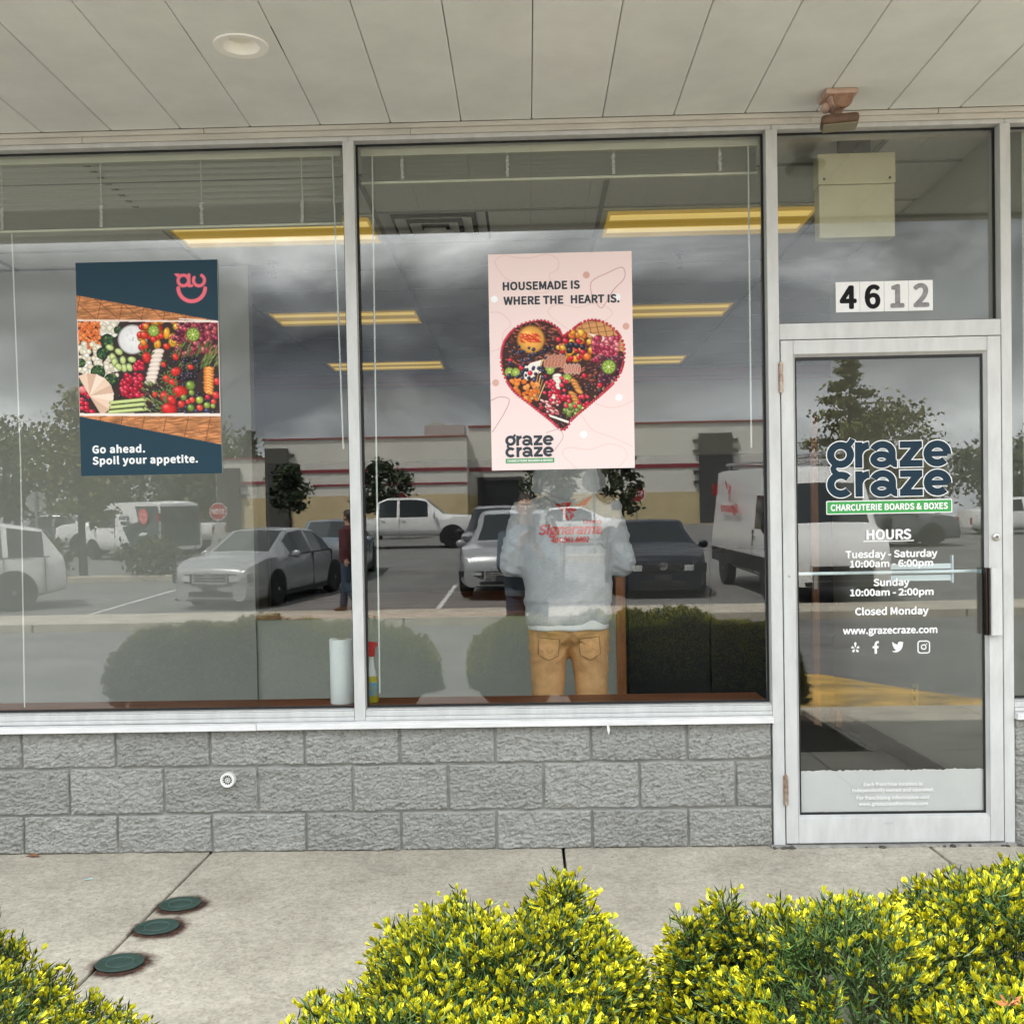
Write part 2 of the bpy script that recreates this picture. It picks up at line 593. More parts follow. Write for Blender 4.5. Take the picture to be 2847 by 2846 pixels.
kerbm = mat('kerb_concrete', srgb(176, 168, 152), 0.85, var=0.22, vs=3, bump=0.4, bs=60)
asphalt = mat('aged_asphalt', (0.165, 0.163, 0.158), 0.9, var=0.28, vs=0.8, bump=0.5, bs=160, dist=0.004)
linep = mat('white_road_paint', (0.62, 0.62, 0.60), 0.7, var=0.3, vs=5)
yellowp = mat('worn_yellow_paint', srgb(206, 166, 82), 0.75, var=0.35, vs=2.6, col2=srgb(120, 104, 70), bump=0.3, bs=50)

# ---------------------------------------------------------------- ground
SL = 0.042
def gz(y):
    return -0.13 if y > -13 else (-0.13 + SL * (-13 - max(y, -62)))
b = MB()
ys = [60, -13, -62, -600]
for i in range(3):
    y0, y1 = ys[i], ys[i + 1]
    b.quad((-500, y0, gz(y0)), (500, y0, gz(y0)), (500, y1, gz(y1)), (-500, y1, gz(y1)))
tag(b.build('ground', asphalt), kind='structure')

# pavement in front of the shop: slabs with open joints
pave = tag(MB().box(-9.2, 7.8, -1.92, 0.09, -0.30, -0.075).box(2.02, 7.8, -3.58, -1.92, -0.30, -0.075).build('pavement', kerbm), kind='structure')
xs = [-9.2, -7.47, -5.97, -4.44, -2.90, -1.385, 0.125, 1.66, 3.19, 4.72, 6.26, 7.8]
for i in range(len(xs) - 1):
    MB().box(xs[i] + 0.006, xs[i + 1] - 0.006, -1.92, 0.028, -0.11, 0.0).build('slab', conc, pave, bevel=0.006)
for i in range(6, len(xs) - 1):
    x0 = max(xs[i] + 0.006, 2.02)
    if xs[i + 1] > 2.1:
        MB().box(x0, xs[i + 1] - 0.006, -3.58, -1.932, -0.11, 0.0).build('slab', conc, pave, bevel=0.006)
bed = MB().box(-9.2, 2.0, -3.40, -1.93, -0.30, -0.03)
tag(bed.build('planting_bed', mat('bark_mulch', (0.05, 0.032, 0.02), 0.95, var=0.4, vs=30, bump=1, bs=60, dist=0.02)), kind='structure')
tag(MB().box(-9.2, 2.01, -3.58, -3.405, -0.30, 0.015).build('kerb', kerbm, bevel=0.02), kind='structure')

# worn yellow speed hump across the drive lane
n = 14
pl = [(2.05, -3.95, 2.35, -6.6), (2.55, -4.25, 2.95, -6.45), (2.9, -4.05, 3.3, -5.6), (3.3, -3.66, 3.75, -4.75), (4.2, -3.62, 4.6, -4.4), (6.0, -3.62, 6.0, -4.3), (9.0, -3.62, 9.0, -4.3)]
vs, fs = [], []
for x0, y0, x1, y1 in pl:
    for j in range(n + 1):
        t = j / n
        vs.append((x0 + (x1 - x0) * t, y0 + (y1 - y0) * t, -0.135 + 0.06 * math.sin(math.pi * t) ** 0.8))
for i in range(len(pl) - 1):
    for j in range(n):
        a = i * (n + 1) + j
        fs.append((a, a + 1, a + n + 2, a + n + 1))
hump = MB().add(vs, fs).build('speed_hump', yellowp, smooth=True)
tag(hump, 'worn yellow painted hump curving across the asphalt before the door', 'speed hump')

# island walkway across the drive lane, and parking lines
isl = tag(MB().quad((-60, -12.2, -0.005), (60, -13.9, -0.005), (60, -15.2, 0.01), (-60, -15.05, 0.01)).build('island_walkway', conc), kind='structure')
bm_ = MB()
def isl_y(x): return -12.2 - 1.7 * (x + 60) / 120
xk = -60.0
while xk < 60:
    x2 = xk + 3.05
    MB().add([(xk, isl_y(xk), -0.2), (x2 - .02, isl_y(x2), -0.2), (x2 - .02, isl_y(x2) - .2, -0.2), (xk, isl_y(xk) - .2, -0.2),
              (xk, isl_y(xk), 0.0), (x2 - .02, isl_y(x2), 0.0), (x2 - .02, isl_y(x2) - .2, 0.0), (xk, isl_y(xk) - .2, 0.0)],
             [(0, 3, 2, 1), (4, 5, 6, 7), (0, 1, 5, 4), (1, 2, 6, 5), (2, 3, 7, 6), (3, 0, 4, 7)]).build('kerb_stone', kerbm, isl, bevel=0.025)
    xk = x2
MB().quad((-60, -15.05, 0.01), (60, -15.2, 0.01), (60, -15.2, -0.2), (-60, -15.05, -0.2)).build('kerb_back', kerbm, isl)
lm = MB()
for xl in (-8.3, -1.75):
    lm.quad((xl, -15.35, gz(-15.35) + 0.006), (xl + 0.1, -15.35, gz(-15.35) + 0.006), (xl + 0.1, -20.5, gz(-20.5) + 0.006), (xl, -20.5, gz(-20.5) + 0.006))
tag(lm.build('parking_lines', linep), kind='structure')
# second planted island, with a kerb, in front of the far row
isl2 = MB().box(-40, -8.6, -24.2, -23.2, gz(-23.2) - 0.2, gz(-23.2) + 0.15)
tag(isl2.build('lot_island', kerbm, bevel=0.03), kind='structure')

# ---------------------------------------------------------------- block wall
def split_block(x0, x1, z0, z1, seed, parent):
    """One split-face block: rough broken front, flat sides, front face around y = 0.01."""
    w, h = x1 - x0, z1 - z0
    nx, nz = max(6, int(w / 0.0036)), max(6, int(h / 0.0036))
    u, v = np.meshgrid(np.linspace(0, 1, nx + 1), np.linspace(0, 1, nz + 1), indexing='ij')
    X, Z = x0 + u * w, z0 + v * h
    # broken stone: tilted facets with sharp steps between them, at three sizes
    def facet(f, s):
        wx_ = X + 0.007 * vnoise(X * 60 + seed, Z * 60, s + 40); wz_ = Z + 0.007 * vnoise(X * 60, Z * 60 + seed, s + 41)
        gx, gy = (wx_ * .85 + wz_ * .30) * f + seed * 3.3, (wz_ * 1.25 - wx_ * .25) * f + seed * 1.9
        ix, iy = np.floor(gx), np.floor(gy)
        best, val = np.full(gx.shape, 9.0), np.zeros(gx.shape)
        for dx in (-1, 0, 1):
            for dy in (-1, 0, 1):
                cx, cy = ix + dx, iy + dy
                r1 = vnoise(cx, cy, s); r2 = vnoise(cx, cy, s + 7); r3 = vnoise(cx, cy, s + 13)
                ex, ey = gx - cx - .15 - .7 * r1, gy - cy - .15 - .7 * r2
                d = ex * ex + ey * ey
                t_ = r3 + (r1 - .5) * 1.0 * ex + (.55 + .6 * (r2 - .5)) * ey
                m = d < best
                best = np.where(m, d, best); val = np.where(m, t_, val)
        return val
    n_ = 0.30 * facet(40, 1) + 0.26 * facet(85, 2) + 0.15 * facet(170, 3) + 0.10 * vnoise(X * 150, Z * 190, 4)
    n_ += 0.40 * vnoise(X * 11 + seed, Z * 14, 9)
    edge = np.minimum(np.minimum(u * w, (1 - u) * w), np.minimum(v * h, (1 - v) * h))
    wob = 0.002 + 0.006 * vnoise(X * 38 + seed, Z * 38, 6)
    k = np.clip(edge / wob, 0, 1) ** .7
    Y = 0.020 - k * (0.007 + 0.027 * (n_ - 0.28))
    V = np.stack([X, Y, Z], -1).reshape(-1, 3)
    idx = np.arange((nx + 1) * (nz + 1)).reshape(nx + 1, nz + 1)
    F = np.stack([idx[:-1, :-1], idx[1:, :-1], idx[1:, 1:], idx[:-1, 1:]], -1).reshape(-1, 4)
    # sides back into the wall
    ring = np.concatenate([idx[:, 0], idx[-1, 1:], idx[-2::-1, -1], idx[0, -2:0:-1]])
    back = V[ring].copy(); back[:, 1] = 0.05
    nb = len(ring); o = len(V)
    j = np.arange(nb); j2 = (j + 1) % nb
    F2 = np.stack([ring[j2], ring[j], o + j, o + j2], -1)
    ob = np_mesh('block', np.concatenate([V, back]) - np.array(world_loc(parent)), np.concatenate([F, F2]), blockm, parent=parent)
    return ob

def block_wall(x0, x1, label, drop_at=None):
    t = thing('block_wall', label, 'wall', ((x0 + x1) / 2, 0.06, 0))
    MB().box(x0, x1, 0.0195, 0.20, 0.0, 0.552).build('mortar', mortar, t)
    rows = [(0.0, 0.1635, 0), (0.1700, 0.3645, 1), (0.3710, 0.552, 0)]
    for ri, (z0, z1, off) in enumerate(rows):
        xk = -2.1929 - 0.4064 * 6 + (0.2032 if off else 0) + 0.004
        k = 0
        while xk < x1:
            a, b_ = max(xk + 0.0034, x0 + 0.002), min(xk + 0.4064 - 0.0034, x1 - 0.002)
            if b_ - a > 0.03:
                split_block(a, b_, z0 + 0.0005, z1, ri * 37 + k + 3, t)
            xk += 0.4064; k += 1
    return t
block_wall(-2.72, 1.012, 'grey painted split-face block wall under the two poster windows')
block_wall(2.0235, 3.4, 'narrow strip of grey split-face block right of the door')

# weep cover on the block wall
t = thing('drain_cover', 'round white slotted drain cover on the grey block wall', 'drain cover', (-1.296, -0.006, 0.3165))
MB().lathe([(0.0, 0.012), (0.021, 0.012), (0.0215, 0.004), (0.0275, 0.002), (0.031, 0.006), (0.0315, 0.034), (0, 0.034)], (-1.296, -0.031, 0.3165), 'y', 32).build('rim', white, t, smooth=True)
sl = MB()
for k in range(12):
    a = 2 * math.pi * k / 12
    Mx = Matrix.Translation((-1.296, -0.0195, 0.3165)) @ Matrix.Rotation(a, 4, 'Y')
    sl.box(0.0115, 0.0195, -0.0006, 0.0012, -0.0026, 0.0026, M=Mx)
for k in range(8):
    a = 2 * math.pi * (k + .5) / 8
    Mx = Matrix.Translation((-1.296, -0.0195, 0.3165)) @ Matrix.Rotation(a, 4, 'Y')
    sl.box(0.0045, 0.0085, -0.0006, 0.0012, -0.0012, 0.0012, M=Mx)
sl.build('slots', dark, t)

# ---------------------------------------------------------------- aluminium storefront frame
fr = thing('storefront_frame', 'white aluminium frame holding the shop windows and the door', 'window frame', (-0.7, 0.0, 0.558))
def member(name, x0, x1, z0, z1, y0=0.0, y1=0.11, m=alu, bev=0.0025):
    return MB().box(x0, x1, y0, y1, z0, z1).build(name, m, fr, bevel=bev)
for x0, x1 in ((-2.70, -2.653), (-0.751, -0.7045), (3.25, 3.297)):
    member('mullion', x0, x1, 0.559, 2.9998, y0=-0.003)
member('door_post', 1.0145, 1.0625, 0.0, 2.9998, y0=-0.003)
member('door_post', 1.9785, 2.0215, 0.0, 2.9998, y0=-0.003)
for x0, x1 in ((-2.7, -0.7275), (-0.7275, 1.0385), (1.0385, 2.0), (2.0, 3.297)):
    member('head_rail', x0 + 0.0005, x1 - 0.0005, 3.0002, 3.018)
for x0, x1 in ((-2.65, -0.752), (-0.7035, 1.0135), (2.0225, 3.249)):
    member('sill_rail', x0, x1, 0.559, 0.5755, y0=-0.006)
    member('sill_rail', x0, x1, 0.576, 0.600, y0=0.0)
    member('sill_ledge', x0, x1, 0.6004, 0.606, y0=0.006, y1=0.06)
member('transom_bar', 1.063, 1.978, 2.1285, 2.1955)
MB().box(1.0, 2.05, -0.03, 0.11, 0.0005, 0.009).build('threshold', mat('threshold_metal', (0.40, 0.39, 0.37), 0.5, 0.5, var=0.4, vs=30), fr)
# trim between frame and soffit, in lapped lengths
for i, (x0, x1) in enumerate(((-3.2, -1.85), (-1.849, -0.462), (-0.461, 1.20), (1.201, 3.5))):
    MB().box(x0, x1, -0.010, 0.05, 3.0185, 3.041).build('head_trim', trimw, fr, bevel=0.002)
for i, (x0, x1) in enumerate(((-3.2, -1.33), (-1.328, 1.72), (1.722, 3.5))):
    MB().box(x0, x1, -0.022, 0.05, 3.0415, 3.0605).build('head_trim', trimw, fr, bevel=0.003)
# sill flashing in two lapped lengths, plus the piece right of the door
for x0, x1, dz in ((-2.72, -1.166, -0.0012), (-1.164, 1.0135, 0.0)):
    MB().prism([(-0.034, 0.529 + dz), (-0.034, 0.5535 + dz), (0.0, 0.5575 + dz), (0.05, 0.5575 + dz), (0.05, 0.529 + dz)], 'yz', x0, x1).build('sill_flashing', flash, fr, bevel=0.001)
MB().prism([(-0.034, 0.529), (-0.034, 0.5535), (0.0, 0.5575), (0.05, 0.5575), (0.05, 0.529)], 'yz', 2.0225, 3.3).build('sill_flashing', flash, fr, bevel=0.001)
# broken caulk at the feet of the door posts
cb = MB()
for k in range(46):
    side = k % 2
    x = (1.005 + rng.random() * 0.12) if side == 0 else (1.94 + rng.random() * 0.10)
    if k > 30: x = 1.10 + rng.random() * 0.8
    r_ = 0.003 + rng.random() * 0.007
    cb.ball((x, -0.012 - rng.random() * 0.025, r_ * 0.4), (r_ * 1.7, r_, r_ * 0.8), 6, 4, M=Matrix.Rotation(rng.random() * 3, 3, 'Z'))
cb.build('broken_caulk', mat('dirty_caulk', (0.10, 0.095, 0.085), 0.9, var=0.6, vs=40), fr)['kind'] = 'stuff'
# loose strip of paint hanging from the flashing
MB().prism([(0.0, 0.0), (0.010, -0.002), (0.013, -0.020), (0.008, -0.040), (0.002, -0.022)], 'xz', 0, 0.001).build('paint_flake', white, fr, local=True).location = (1.015, -0.036, -0.028)

# windows: pane + rubber gasket
def window(x0, x1, z0, z1, label, y=0.06, m=GLASS, gx=True, gh=0.0075):
    t = thing('shop_window', label, 'window', ((x0 + x1) / 2, y, z0))
    MB().box(x0, x1, y - 0.003, y + 0.003, z0, z1).build('pane', m, t, recalc=False)
    g = MB()
    e_ = 0.0004
    for a, b_, c, d in ((x0 + e_, x1 - e_, z1 - gh, z1 - e_), (x0 + e_, x1 - e_, z0 + e_, z0 + 0.009)):
        g.box(a, b_, y - 0.013, y - 0.0035, c, d)
    if gx:
        g.box(x0 + e_, x0 + 0.0085, y - 0.013, y - 0.0035, z0 + 0.0095, z1 - gh - 0.0005)
        g.box(x1 - 0.0085, x1 - e_, y - 0.013, y - 0.0035, z0 + 0.0095, z1 - gh - 0.0005)
    g.build('gasket', black, t)
    return t
window(-2.652, -0.752, 0.607, 2.9998, 'large shop window with the dark teal food poster')
window(-0.7035, 1.0135, 0.607, 2.9998, 'large shop window with the pink heart poster')
window(1.0635, 1.9775, 2.1965, 2.9998, 'small transom window with street number above the glass door')
window(2.0225, 3.249, 0.607, 2.9998, 'window of the next unit at the right edge')

# ---------------------------------------------------------------- glass door
dr = thing('glass_door', 'white framed glass shop door lettered with opening hours', 'door', (1.065, 0.0, 0.01))
def dm(name, x0, x1, z0, z1, y0=-0.006, y1=0.04):
    return MB().box(x0, x1, y0, y1, z0, z1).build(name, alu, dr, bevel=0.0025)
dm('stile', 1.0665, 1.1175, 0.0135, 2.1245); dm('stile', 1.9185, 1.9745, 0.0135, 2.1245)
dm('top_rail', 1.118, 1.918, 2.066, 2.1245); dm('bottom_rail', 1.118, 1.918, 0.0135, 0.1195)
# sloped glazing beads
bd = MB()
def bead(pts0, pts1):
    bd.add(pts0 + pts1, [(0, 1, 5, 4), (1, 2, 6, 5), (2, 3, 7, 6), (3, 0, 4, 7), (0, 3, 2, 1), (4, 5, 6, 7)])
x0, x1, z0, z1 = 1.1182, 1.9178, 0.1198, 2.0657
def rect(i, y): return [(x0 + i, y, z0 + i), (x1 - i, y, z0 + i), (x1 - i, y, z1 - i), (x0 + i, y, z1 - i)]
A, B_ = rect(0, -0.003), rect(0.010, 0.014)
A2, B2 = rect(0, 0.016), rect(0.010, 0.016)
for i in range(4):
    j = (i + 1) % 4
    bead([A[i], A2[i], B2[i], B_[i]], [A[j], A2[j], B2[j], B_[j]])
bd.build('glazing_bead', alu, dr)
MB().box(1.120, 1.916, 0.0175, 0.0225, 0.122, 2.064).build('pane', GLASS_D, dr, recalc=False)
g = MB()
for a, b_, c, d in ((1.1285, 1.9075, 2.043, 2.0555), (1.1285, 1.9075, 0.1302, 0.138), (1.1285, 1.1345, 0.1382, 2.0428), (1.899, 1.9075, 0.1382, 2.0428)):
    g.box(a, b_, 0.0135, 0.0168, c, d)
g.build('gasket', black, dr)
for z in (1.970, 0.2395):
    hb = MB()
    for k in range(5):
        hb.lathe([(0, 0), (0.0075, 0.0), (0.0075, 0.0235), (0, 0.0235)], (1.0645, -0.010, z - 0.0625 + k * 0.025), 'z', 14)
    hb.ball((1.0645, -0.010, z + 0.064), 0.006, 10, 6)
    hb.box(1.055, 1.0755, -0.0075, -0.0045, z - 0.06, z + 0.06)
    hb.build('hinge', rusty, dr, bevel=0)
MB().lathe([(0.0, -0.014), (0.010, -0.014), (0.0155, -0.010), (0.0165, -0.002), (0, -0.002)], (1.9485, -0.0045, 1.2905), 'y', 28).build('lock_cylinder', steel, dr, smooth=True)
MB().lathe([(0.0, -0.0152), (0.0065, -0.0152), (0.0065, -0.012), (0, -0.012)], (1.9485, -0.0045, 1.2905), 'y', 18).box(1.9478, 1.9492, -0.0202, -0.019, 1.287, 1.294).build('keyway', mat('dark_steel', (0.14, 0.14, 0.14), 0.4, 0.8), dr)
MB().lathe([(0.0, -0.009), (0.004, -0.008), (0.0055, -0.005), (0, -0.005)], (1.092, -0.002, 1.142), 'y', 16).build('bolt_head', steel, dr, smooth=True)
# pull handle: folded plate with dark bronze hollow edge
ph = MB()
ph.prism([(1.9155, -0.008), (1.9155, -0.034), (1.9195, -0.038), (1.9605, -0.038), (1.9605, -0.034), (1.9225, -0.034), (1.9225, -0.008)], 'xy', 0.882, 1.163)
pul = ph.build('pull_handle', alu, dr, bevel=0.001)
MB().prism([(1.8985, -0.004), (1.8985, -0.030), (1.9010, -0.030), (1.9010, -0.006), (1.9070, -0.006), (1.9070, -0.032), (1.9092, -0.032), (1.9092, -0.006), (1.9150, -0.006), (1.9150, -0.004)], 'xy', 0.882, 1.163).build('pull_channel', mat('bronze_anodised', (0.055, 0.04, 0.032), 0.35, 0.7), pul, local=False)
# push bar behind the glass
pale = mat('pale_blue_aluminium', (0.62, 0.72, 0.76), 0.3, 0.35)
MB().box(1.121, 1.917, 0.075, 0.095, 1.1395, 1.1535).build('push_bar', pale, dr, bevel=0.004)
MB().box(1.548, 1.806, 0.10, 0.112, 1.157, 1.180).box(1.548, 1.806, 0.10, 0.112, 1.107, 1.134).build('push_plate', pale, dr, bevel=0.002)
MB().box(1.804, 1.812, 0.092, 0.116, 1.097, 1.215).build('push_bracket', pale, dr, bevel=0.002)
MB().box(1.12, 1.136, 0.03, 0.1, 1.1385, 1.1545).box(1.902, 1.917, 0.03, 0.1, 1.1385, 1.1545).build('bar_mount', pale, dr)
# frosted film with a ragged upper edge, inside the glass
film_m = mat('frosted_film', (0.85, 0.84, 0.85), 0.5, var=0.06, vs=4, alpha=0.80)
xs_ = np.linspace(1.131, 1.905, 90)
top = [0.3135 + 0.0035 * math.sin(i * 1.7) * (i % 3 == 0) + rng.uniform(-0.0022, 0.0022) for i in range(90)]
fv, ff = [], []
for x, zt in zip(xs_, top):
    fv += [(x, 0.0235, 0.139), (x, 0.0235, zt)]
for i in range(89):
    ff.append((2 * i, 2 * i + 2, 2 * i + 3, 2 * i + 1))
MB().add(fv, ff).build('frosted_film', film_m, dr, recalc=False)
fv, ff = [], []
for i, (x, zt) in enumerate(zip(xs_, top)):
    w_ = 0.0022 + 0.004 * max(0, math.sin(i * 0.31)) * (0.35 if 25 < i < 70 else 1) * rng.random()
    fv += [(x, 0.0232, zt - w_), (x, 0.0232, zt + 0.0006)]
for i in range(89):
    ff.append((2 * i, 2 * i + 2, 2 * i + 3, 2 * i + 1))
MB().add(fv, ff).build('film_edge', white, dr, recalc=False)
MB().prism([(1.494 + 0.020 * math.cos(w * math.pi / 12), 0.096 + 0.0062 * math.sin(w * math.pi / 12)) for w in range(24)], 'xz', -0.0068, -0.0061).build('oval_sticker', mat('grey_sticker', (0.45, 0.46, 0.47), 0.4), dr)

# ---------------------------------------------------------------- canopy with soffit panels
ca = thing('canopy', 'projecting canopy with long pale metal soffit panels and white edge', 'canopy', (0, -0.6, 3.0615))
p0, pp = -2.0163, 0.2944
def chamfer_panel(x, ya, yb):
    return [(x + 0.0016, 3.0645), (x + 0.005, 3.0615), (x + pp - 0.005, 3.0615), (x + pp - 0.0016, 3.0645), (x + pp - 0.0016, 3.10), (x + 0.0016, 3.10)], ya, yb
for k in range(-8, 24):
    x = p0 + k * pp
    if k == 3:      # the panel cut out for the downlight
        pb = MB()
        cx, cy, hr, hs = -0.973, -0.772, 0.064, 0.12
        for ya, yb in ((-1.40, cy - hs), (cy + hs, -0.0235)):
            q, ya, yb = chamfer_panel(x, ya, yb)
            pb.prism(q, 'xz', ya, yb)
        N = 40
        inner = [(cx + hr * math.cos(2 * math.pi * j / N), cy + hr * math.sin(2 * math.pi * j / N)) for j in range(N)]
        outer = []
        for j in range(N):
            a, b_ = math.cos(2 * math.pi * j / N), math.sin(2 * math.pi * j / N)
            s_ = 1 / max(abs(a), abs(b_))
            outer.append((cx + hs * a * s_, cy + hs * b_ * s_))
        vs = [(a, b_, 3.0615) for a, b_ in inner] + [(a, b_, 3.0615) for a, b_ in outer] + [(a, b_, 3.0995) for a, b_ in inner]
        fs = []
        for j in range(N):
            j2 = (j + 1) % N
            fs += [(j, j2, N + j2, N + j), (j, 2 * N + j, 2 * N + j2, j2)]
        pb.add(vs, fs)
        for xa, xb, xc in ((x + 0.005, cx - hs, x + 0.0016), (cx + hs, x + pp - 0.005, x + pp - 0.0016)):
            pb.quad((xa, cy - hs, 3.0615), (xb, cy - hs, 3.0615), (xb, cy + hs, 3.0615), (xa, cy + hs, 3.0615))
            xe = x + 0.005 if xa < cx else x + pp - 0.005
            pb.quad((xe, cy - hs, 3.0615), (xe, cy + hs, 3.0615), (xc, cy + hs, 3.0645), (xc, cy - hs, 3.0645))
        pb.build('soffit_panel', soff, ca, recalc=False)
        continue
    MB().prism([(x + 0.0016, 3.0645), (x + 0.005, 3.0615), (x + pp - 0.005, 3.0615), (x + pp - 0.0016, 3.0645), (x + pp - 0.0016, 3.10), (x + 0.0016, 3.10)], 'xz', -1.40, -0.0235).build('soffit_panel', soff, ca)
MB().box(-6, 8, -1.40, 0.05, 3.101, 3.13).build('soffit_backing', dark, ca)
MB().box(-6, 8, -1.48, -1.403, 3.045, 3.62).build('fascia', mat('fascia_metal', (0.33, 0.30, 0.29), 0.5, var=0.1), ca, bevel=0.005)
MB().box(-6, 8, -1.44, 0.05, 3.622, 3.66).build('canopy_roof', trimw, ca)
up = tag(MB().box(-6, 8, 0.055, 0.3, 3.05, 5.2).build('upper_wall', mat('stucco', srgb(200, 195, 186), 0.9, var=0.1, bump=0.4, bs=60)), 'plain stucco wall above the canopy', 'wall')

# recessed downlight
t = thing('downlight', 'round recessed downlight in the pale soffit', 'ceiling light', (-0.973, -0.772, 3.0615))
trm = mat('downlight_trim', (0.92, 0.91, 0.87), 0.4)
rb = MB()
prof = [(0.0965, 0.0), (0.094, -0.006), (0.066, -0.004), (0.060, 0.004), (0.052, 0.030), (0.050, 0.034)]
vs, fs = [], []
N = 40
for r_, h in prof:
    for j in range(N):
        w = 2 * math.pi * j / N
        vs.append((-0.973 + r_ * math.cos(w), -0.772 + r_ * math.sin(w), 3.0605 + h))
for i in range(len(prof) - 1):
    for j in range(N):
        j2 = (j + 1) % N
        fs.append((i * N + j, i * N + j2, (i + 1) * N + j2, (i + 1) * N + j))
rb.add(vs, fs).build('trim_ring', trm, t, smooth=True)
MB().ball((-0.973, -0.772, 3.0955), (0.05, 0.05, 0.018), 24, 8).build('lens', mat('lens_cream', (0.88, 0.85, 0.74), 0.3), t, smooth=True)

# rusted floodlight under the soffit
t = thing('floodlight', 'rusty brown floodlight hanging under the soffit over the door', 'outdoor light', (1.262, -0.19, 3.0605))
bronze = mat('faded_bronze_paint', (0.36, 0.23, 0.16), 0.5, var=0.35, vs=14, col2=(0.20, 0.10, 0.06))
pinkb = mat('faded_pink_brown_paint', (0.50, 0.34, 0.27), 0.5, var=0.2, vs=12)
MB().box(1.195, 1.322, -0.262, -0.135, 3.040, 3.0605).build('base_plate', pinkb, t, bevel=0.006)
MB().prism([(1.212, 3.041), (1.308, 3.041), (1.29, 3.006), (1.275, 2.992), (1.243, 2.992), (1.226, 3.006)], 'xz', -0.243, -0.155).build('mount_box', pinkb, t, bevel=0.008, seg=3)
MB().lathe([(0, -0.006), (0.036, -0.006), (0.040, 0.0), (0.040, 0.006), (0, 0.006)], (1.266, -0.244, 3.028), 'y', 24).build('cover_plate', bronze, t, bevel=0.001)
MB().ball((1.215, -0.185, 3.012), (0.020, 0.028, 0.022), 14, 8).build('sensor_eye', pinkb, t, smooth=True)
MB().tube([(1.259, -0.20, 2.996), (1.259, -0.20, 2.968)], 0.015, 14).build('swivel', bronze, t, smooth=True)
Mx = Matrix.Translation((1.262, -0.205, 2.936)) @ Matrix.Rotation(R(-12), 4, 'Z') @ Matrix.Rotation(R(4), 4, 'X')
hd = MB().box(-0.072, 0.072, -0.062, 0.062, -0.006, 0.030, M=Mx)
hd.build('lamp_head', mat('rusty_brown_paint', (0.15, 0.085, 0.05), 0.45, var=0.4, vs=16, col2=(0.08, 0.04, 0.025)), t, bevel=0.014, seg=3, smooth=True)
MB().box(-0.064, 0.064, -0.054, 0.054, -0.0115, -0.0065, M=Mx).build('lens', mat('dusty_ribbed_lens', (0.22, 0.20, 0.13), 0.35, bump=0.8, bs=180, stretch=(1, 6, 1)), t, bevel=0.002)

# street number on the transom glass: four separate vinyl squares
nm_black, nm_grey = mat('number_black', (0.008, 0.008, 0.009), 0.7, spec=0.2), mat('number_faded', (0.26, 0.25, 0.26), 0.6, var=0.35, vs=40)
vinyl = mat('white_vinyl', (0.80, 0.80, 0.80), 0.45, var=0.04, vs=20)
sq = 0.1005
for k, (ch, mm) in enumerate((('4', nm_black), ('6', nm_black), ('1', nm_grey), ('2', nm_grey))):
    xk = 1.3135 + k * 0.1018
    tl = thing('number_tile', 'white vinyl square bearing the %s number %s above the glass door' % ('crisp black' if k < 2 else 'faded grey', ('four', 'six', 'one', 'two')[k]), 'house number', (xk, 0.055, 2.2455), group='street number squares on the transom')
    MB().box(xk, xk + sq, 0.0553, 0.0566, 2.2475, 2.3745).build('square', vinyl, tl)
    text('digit', ch, xk + sq / 2 + (0.004 if ch == '1' else 0.002), 2.2655 + 0.0005 * k, 0.0548, 0.089, mm, tl, align='CENTER', bold=0.030)

# drain covers in the pavement
green = mat('green_iron', (0.035, 0.075, 0.062), 0.6, 0.2, var=0.35, vs=25, bump=0.4, bs=90)
rim_g = mat('worn_green_edge', (0.09, 0.15, 0.13), 0.5, 0.3, var=0.4, vs=60)
names = ['nearest the block wall', 'in the middle of the row', 'farthest from the block wall']
for (x, y), nm in zip(((-1.302, -0.655), (-1.308, -0.889), (-1.318, -1.205)), names):
    t = thing('floor_drain', 'round green iron cover ringed with rust, %s' % nm, 'manhole cover', (x, y, 0.0), group='round covers along the pavement joint')
    MB().lathe([(0, 0.0015), (0.0715, 0.0015), (0.0745, 0.005), (0.073, 0.0075), (0.067, 0.0065), (0, 0.0065)], (x, y, 0.0), 'z', 40).build('cover', green, t, smooth=True)
    ring = MB()
    vs, fs = [], []
    for r_, h in ((0.0405, 0.0064), (0.041, 0.0078), (0.0425, 0.0078), (0.043, 0.0064)):
        for j in range(40):
            w = 2 * math.pi * j / 40
            vs.append((x + r_ * math.cos(w), y + r_ * math.sin(w), h))
    for i in range(3):
        for j in range(40):
            j2 = (j + 1) % 40
            fs.append((i * 40 + j, i * 40 + j2, (i + 1) * 40 + j2, (i + 1) * 40 + j))
    ring.add(vs, fs).build('raised_ring', rim_g, t)
    for dx in (-0.052, 0.052):
        MB().lathe([(0, 0.0062), (0.005, 0.0062), (0.005, 0.0080), (0, 0.0080)], (x + dx, y, 0), 'z', 12).build('screw', green, t)

tag(MB().add([(-2.17, -0.035, .004), (-2.13, -0.05, .012), (-2.10, -0.04, .005), (-2.13, -0.02, .016)], [(0, 1, 2, 3)]).build('dry_leaf', mat('dry_leaf_brown', (.22, .10, .05), .9)), 'small brown dry leaf against the foot of the block wall', 'leaf')
tag(MB().add([(-1.79, -0.355, .003), (-1.755, -0.34, .006), (-1.75, -0.347, .003), (-1.785, -0.363, .004)], [(0, 1, 2, 3)]).build('paper_scrap', mat('pale_blue_scrap', (.45, .66, .68), .8)), 'tiny pale blue scrap lying on the pavement left of the joint', 'litter')
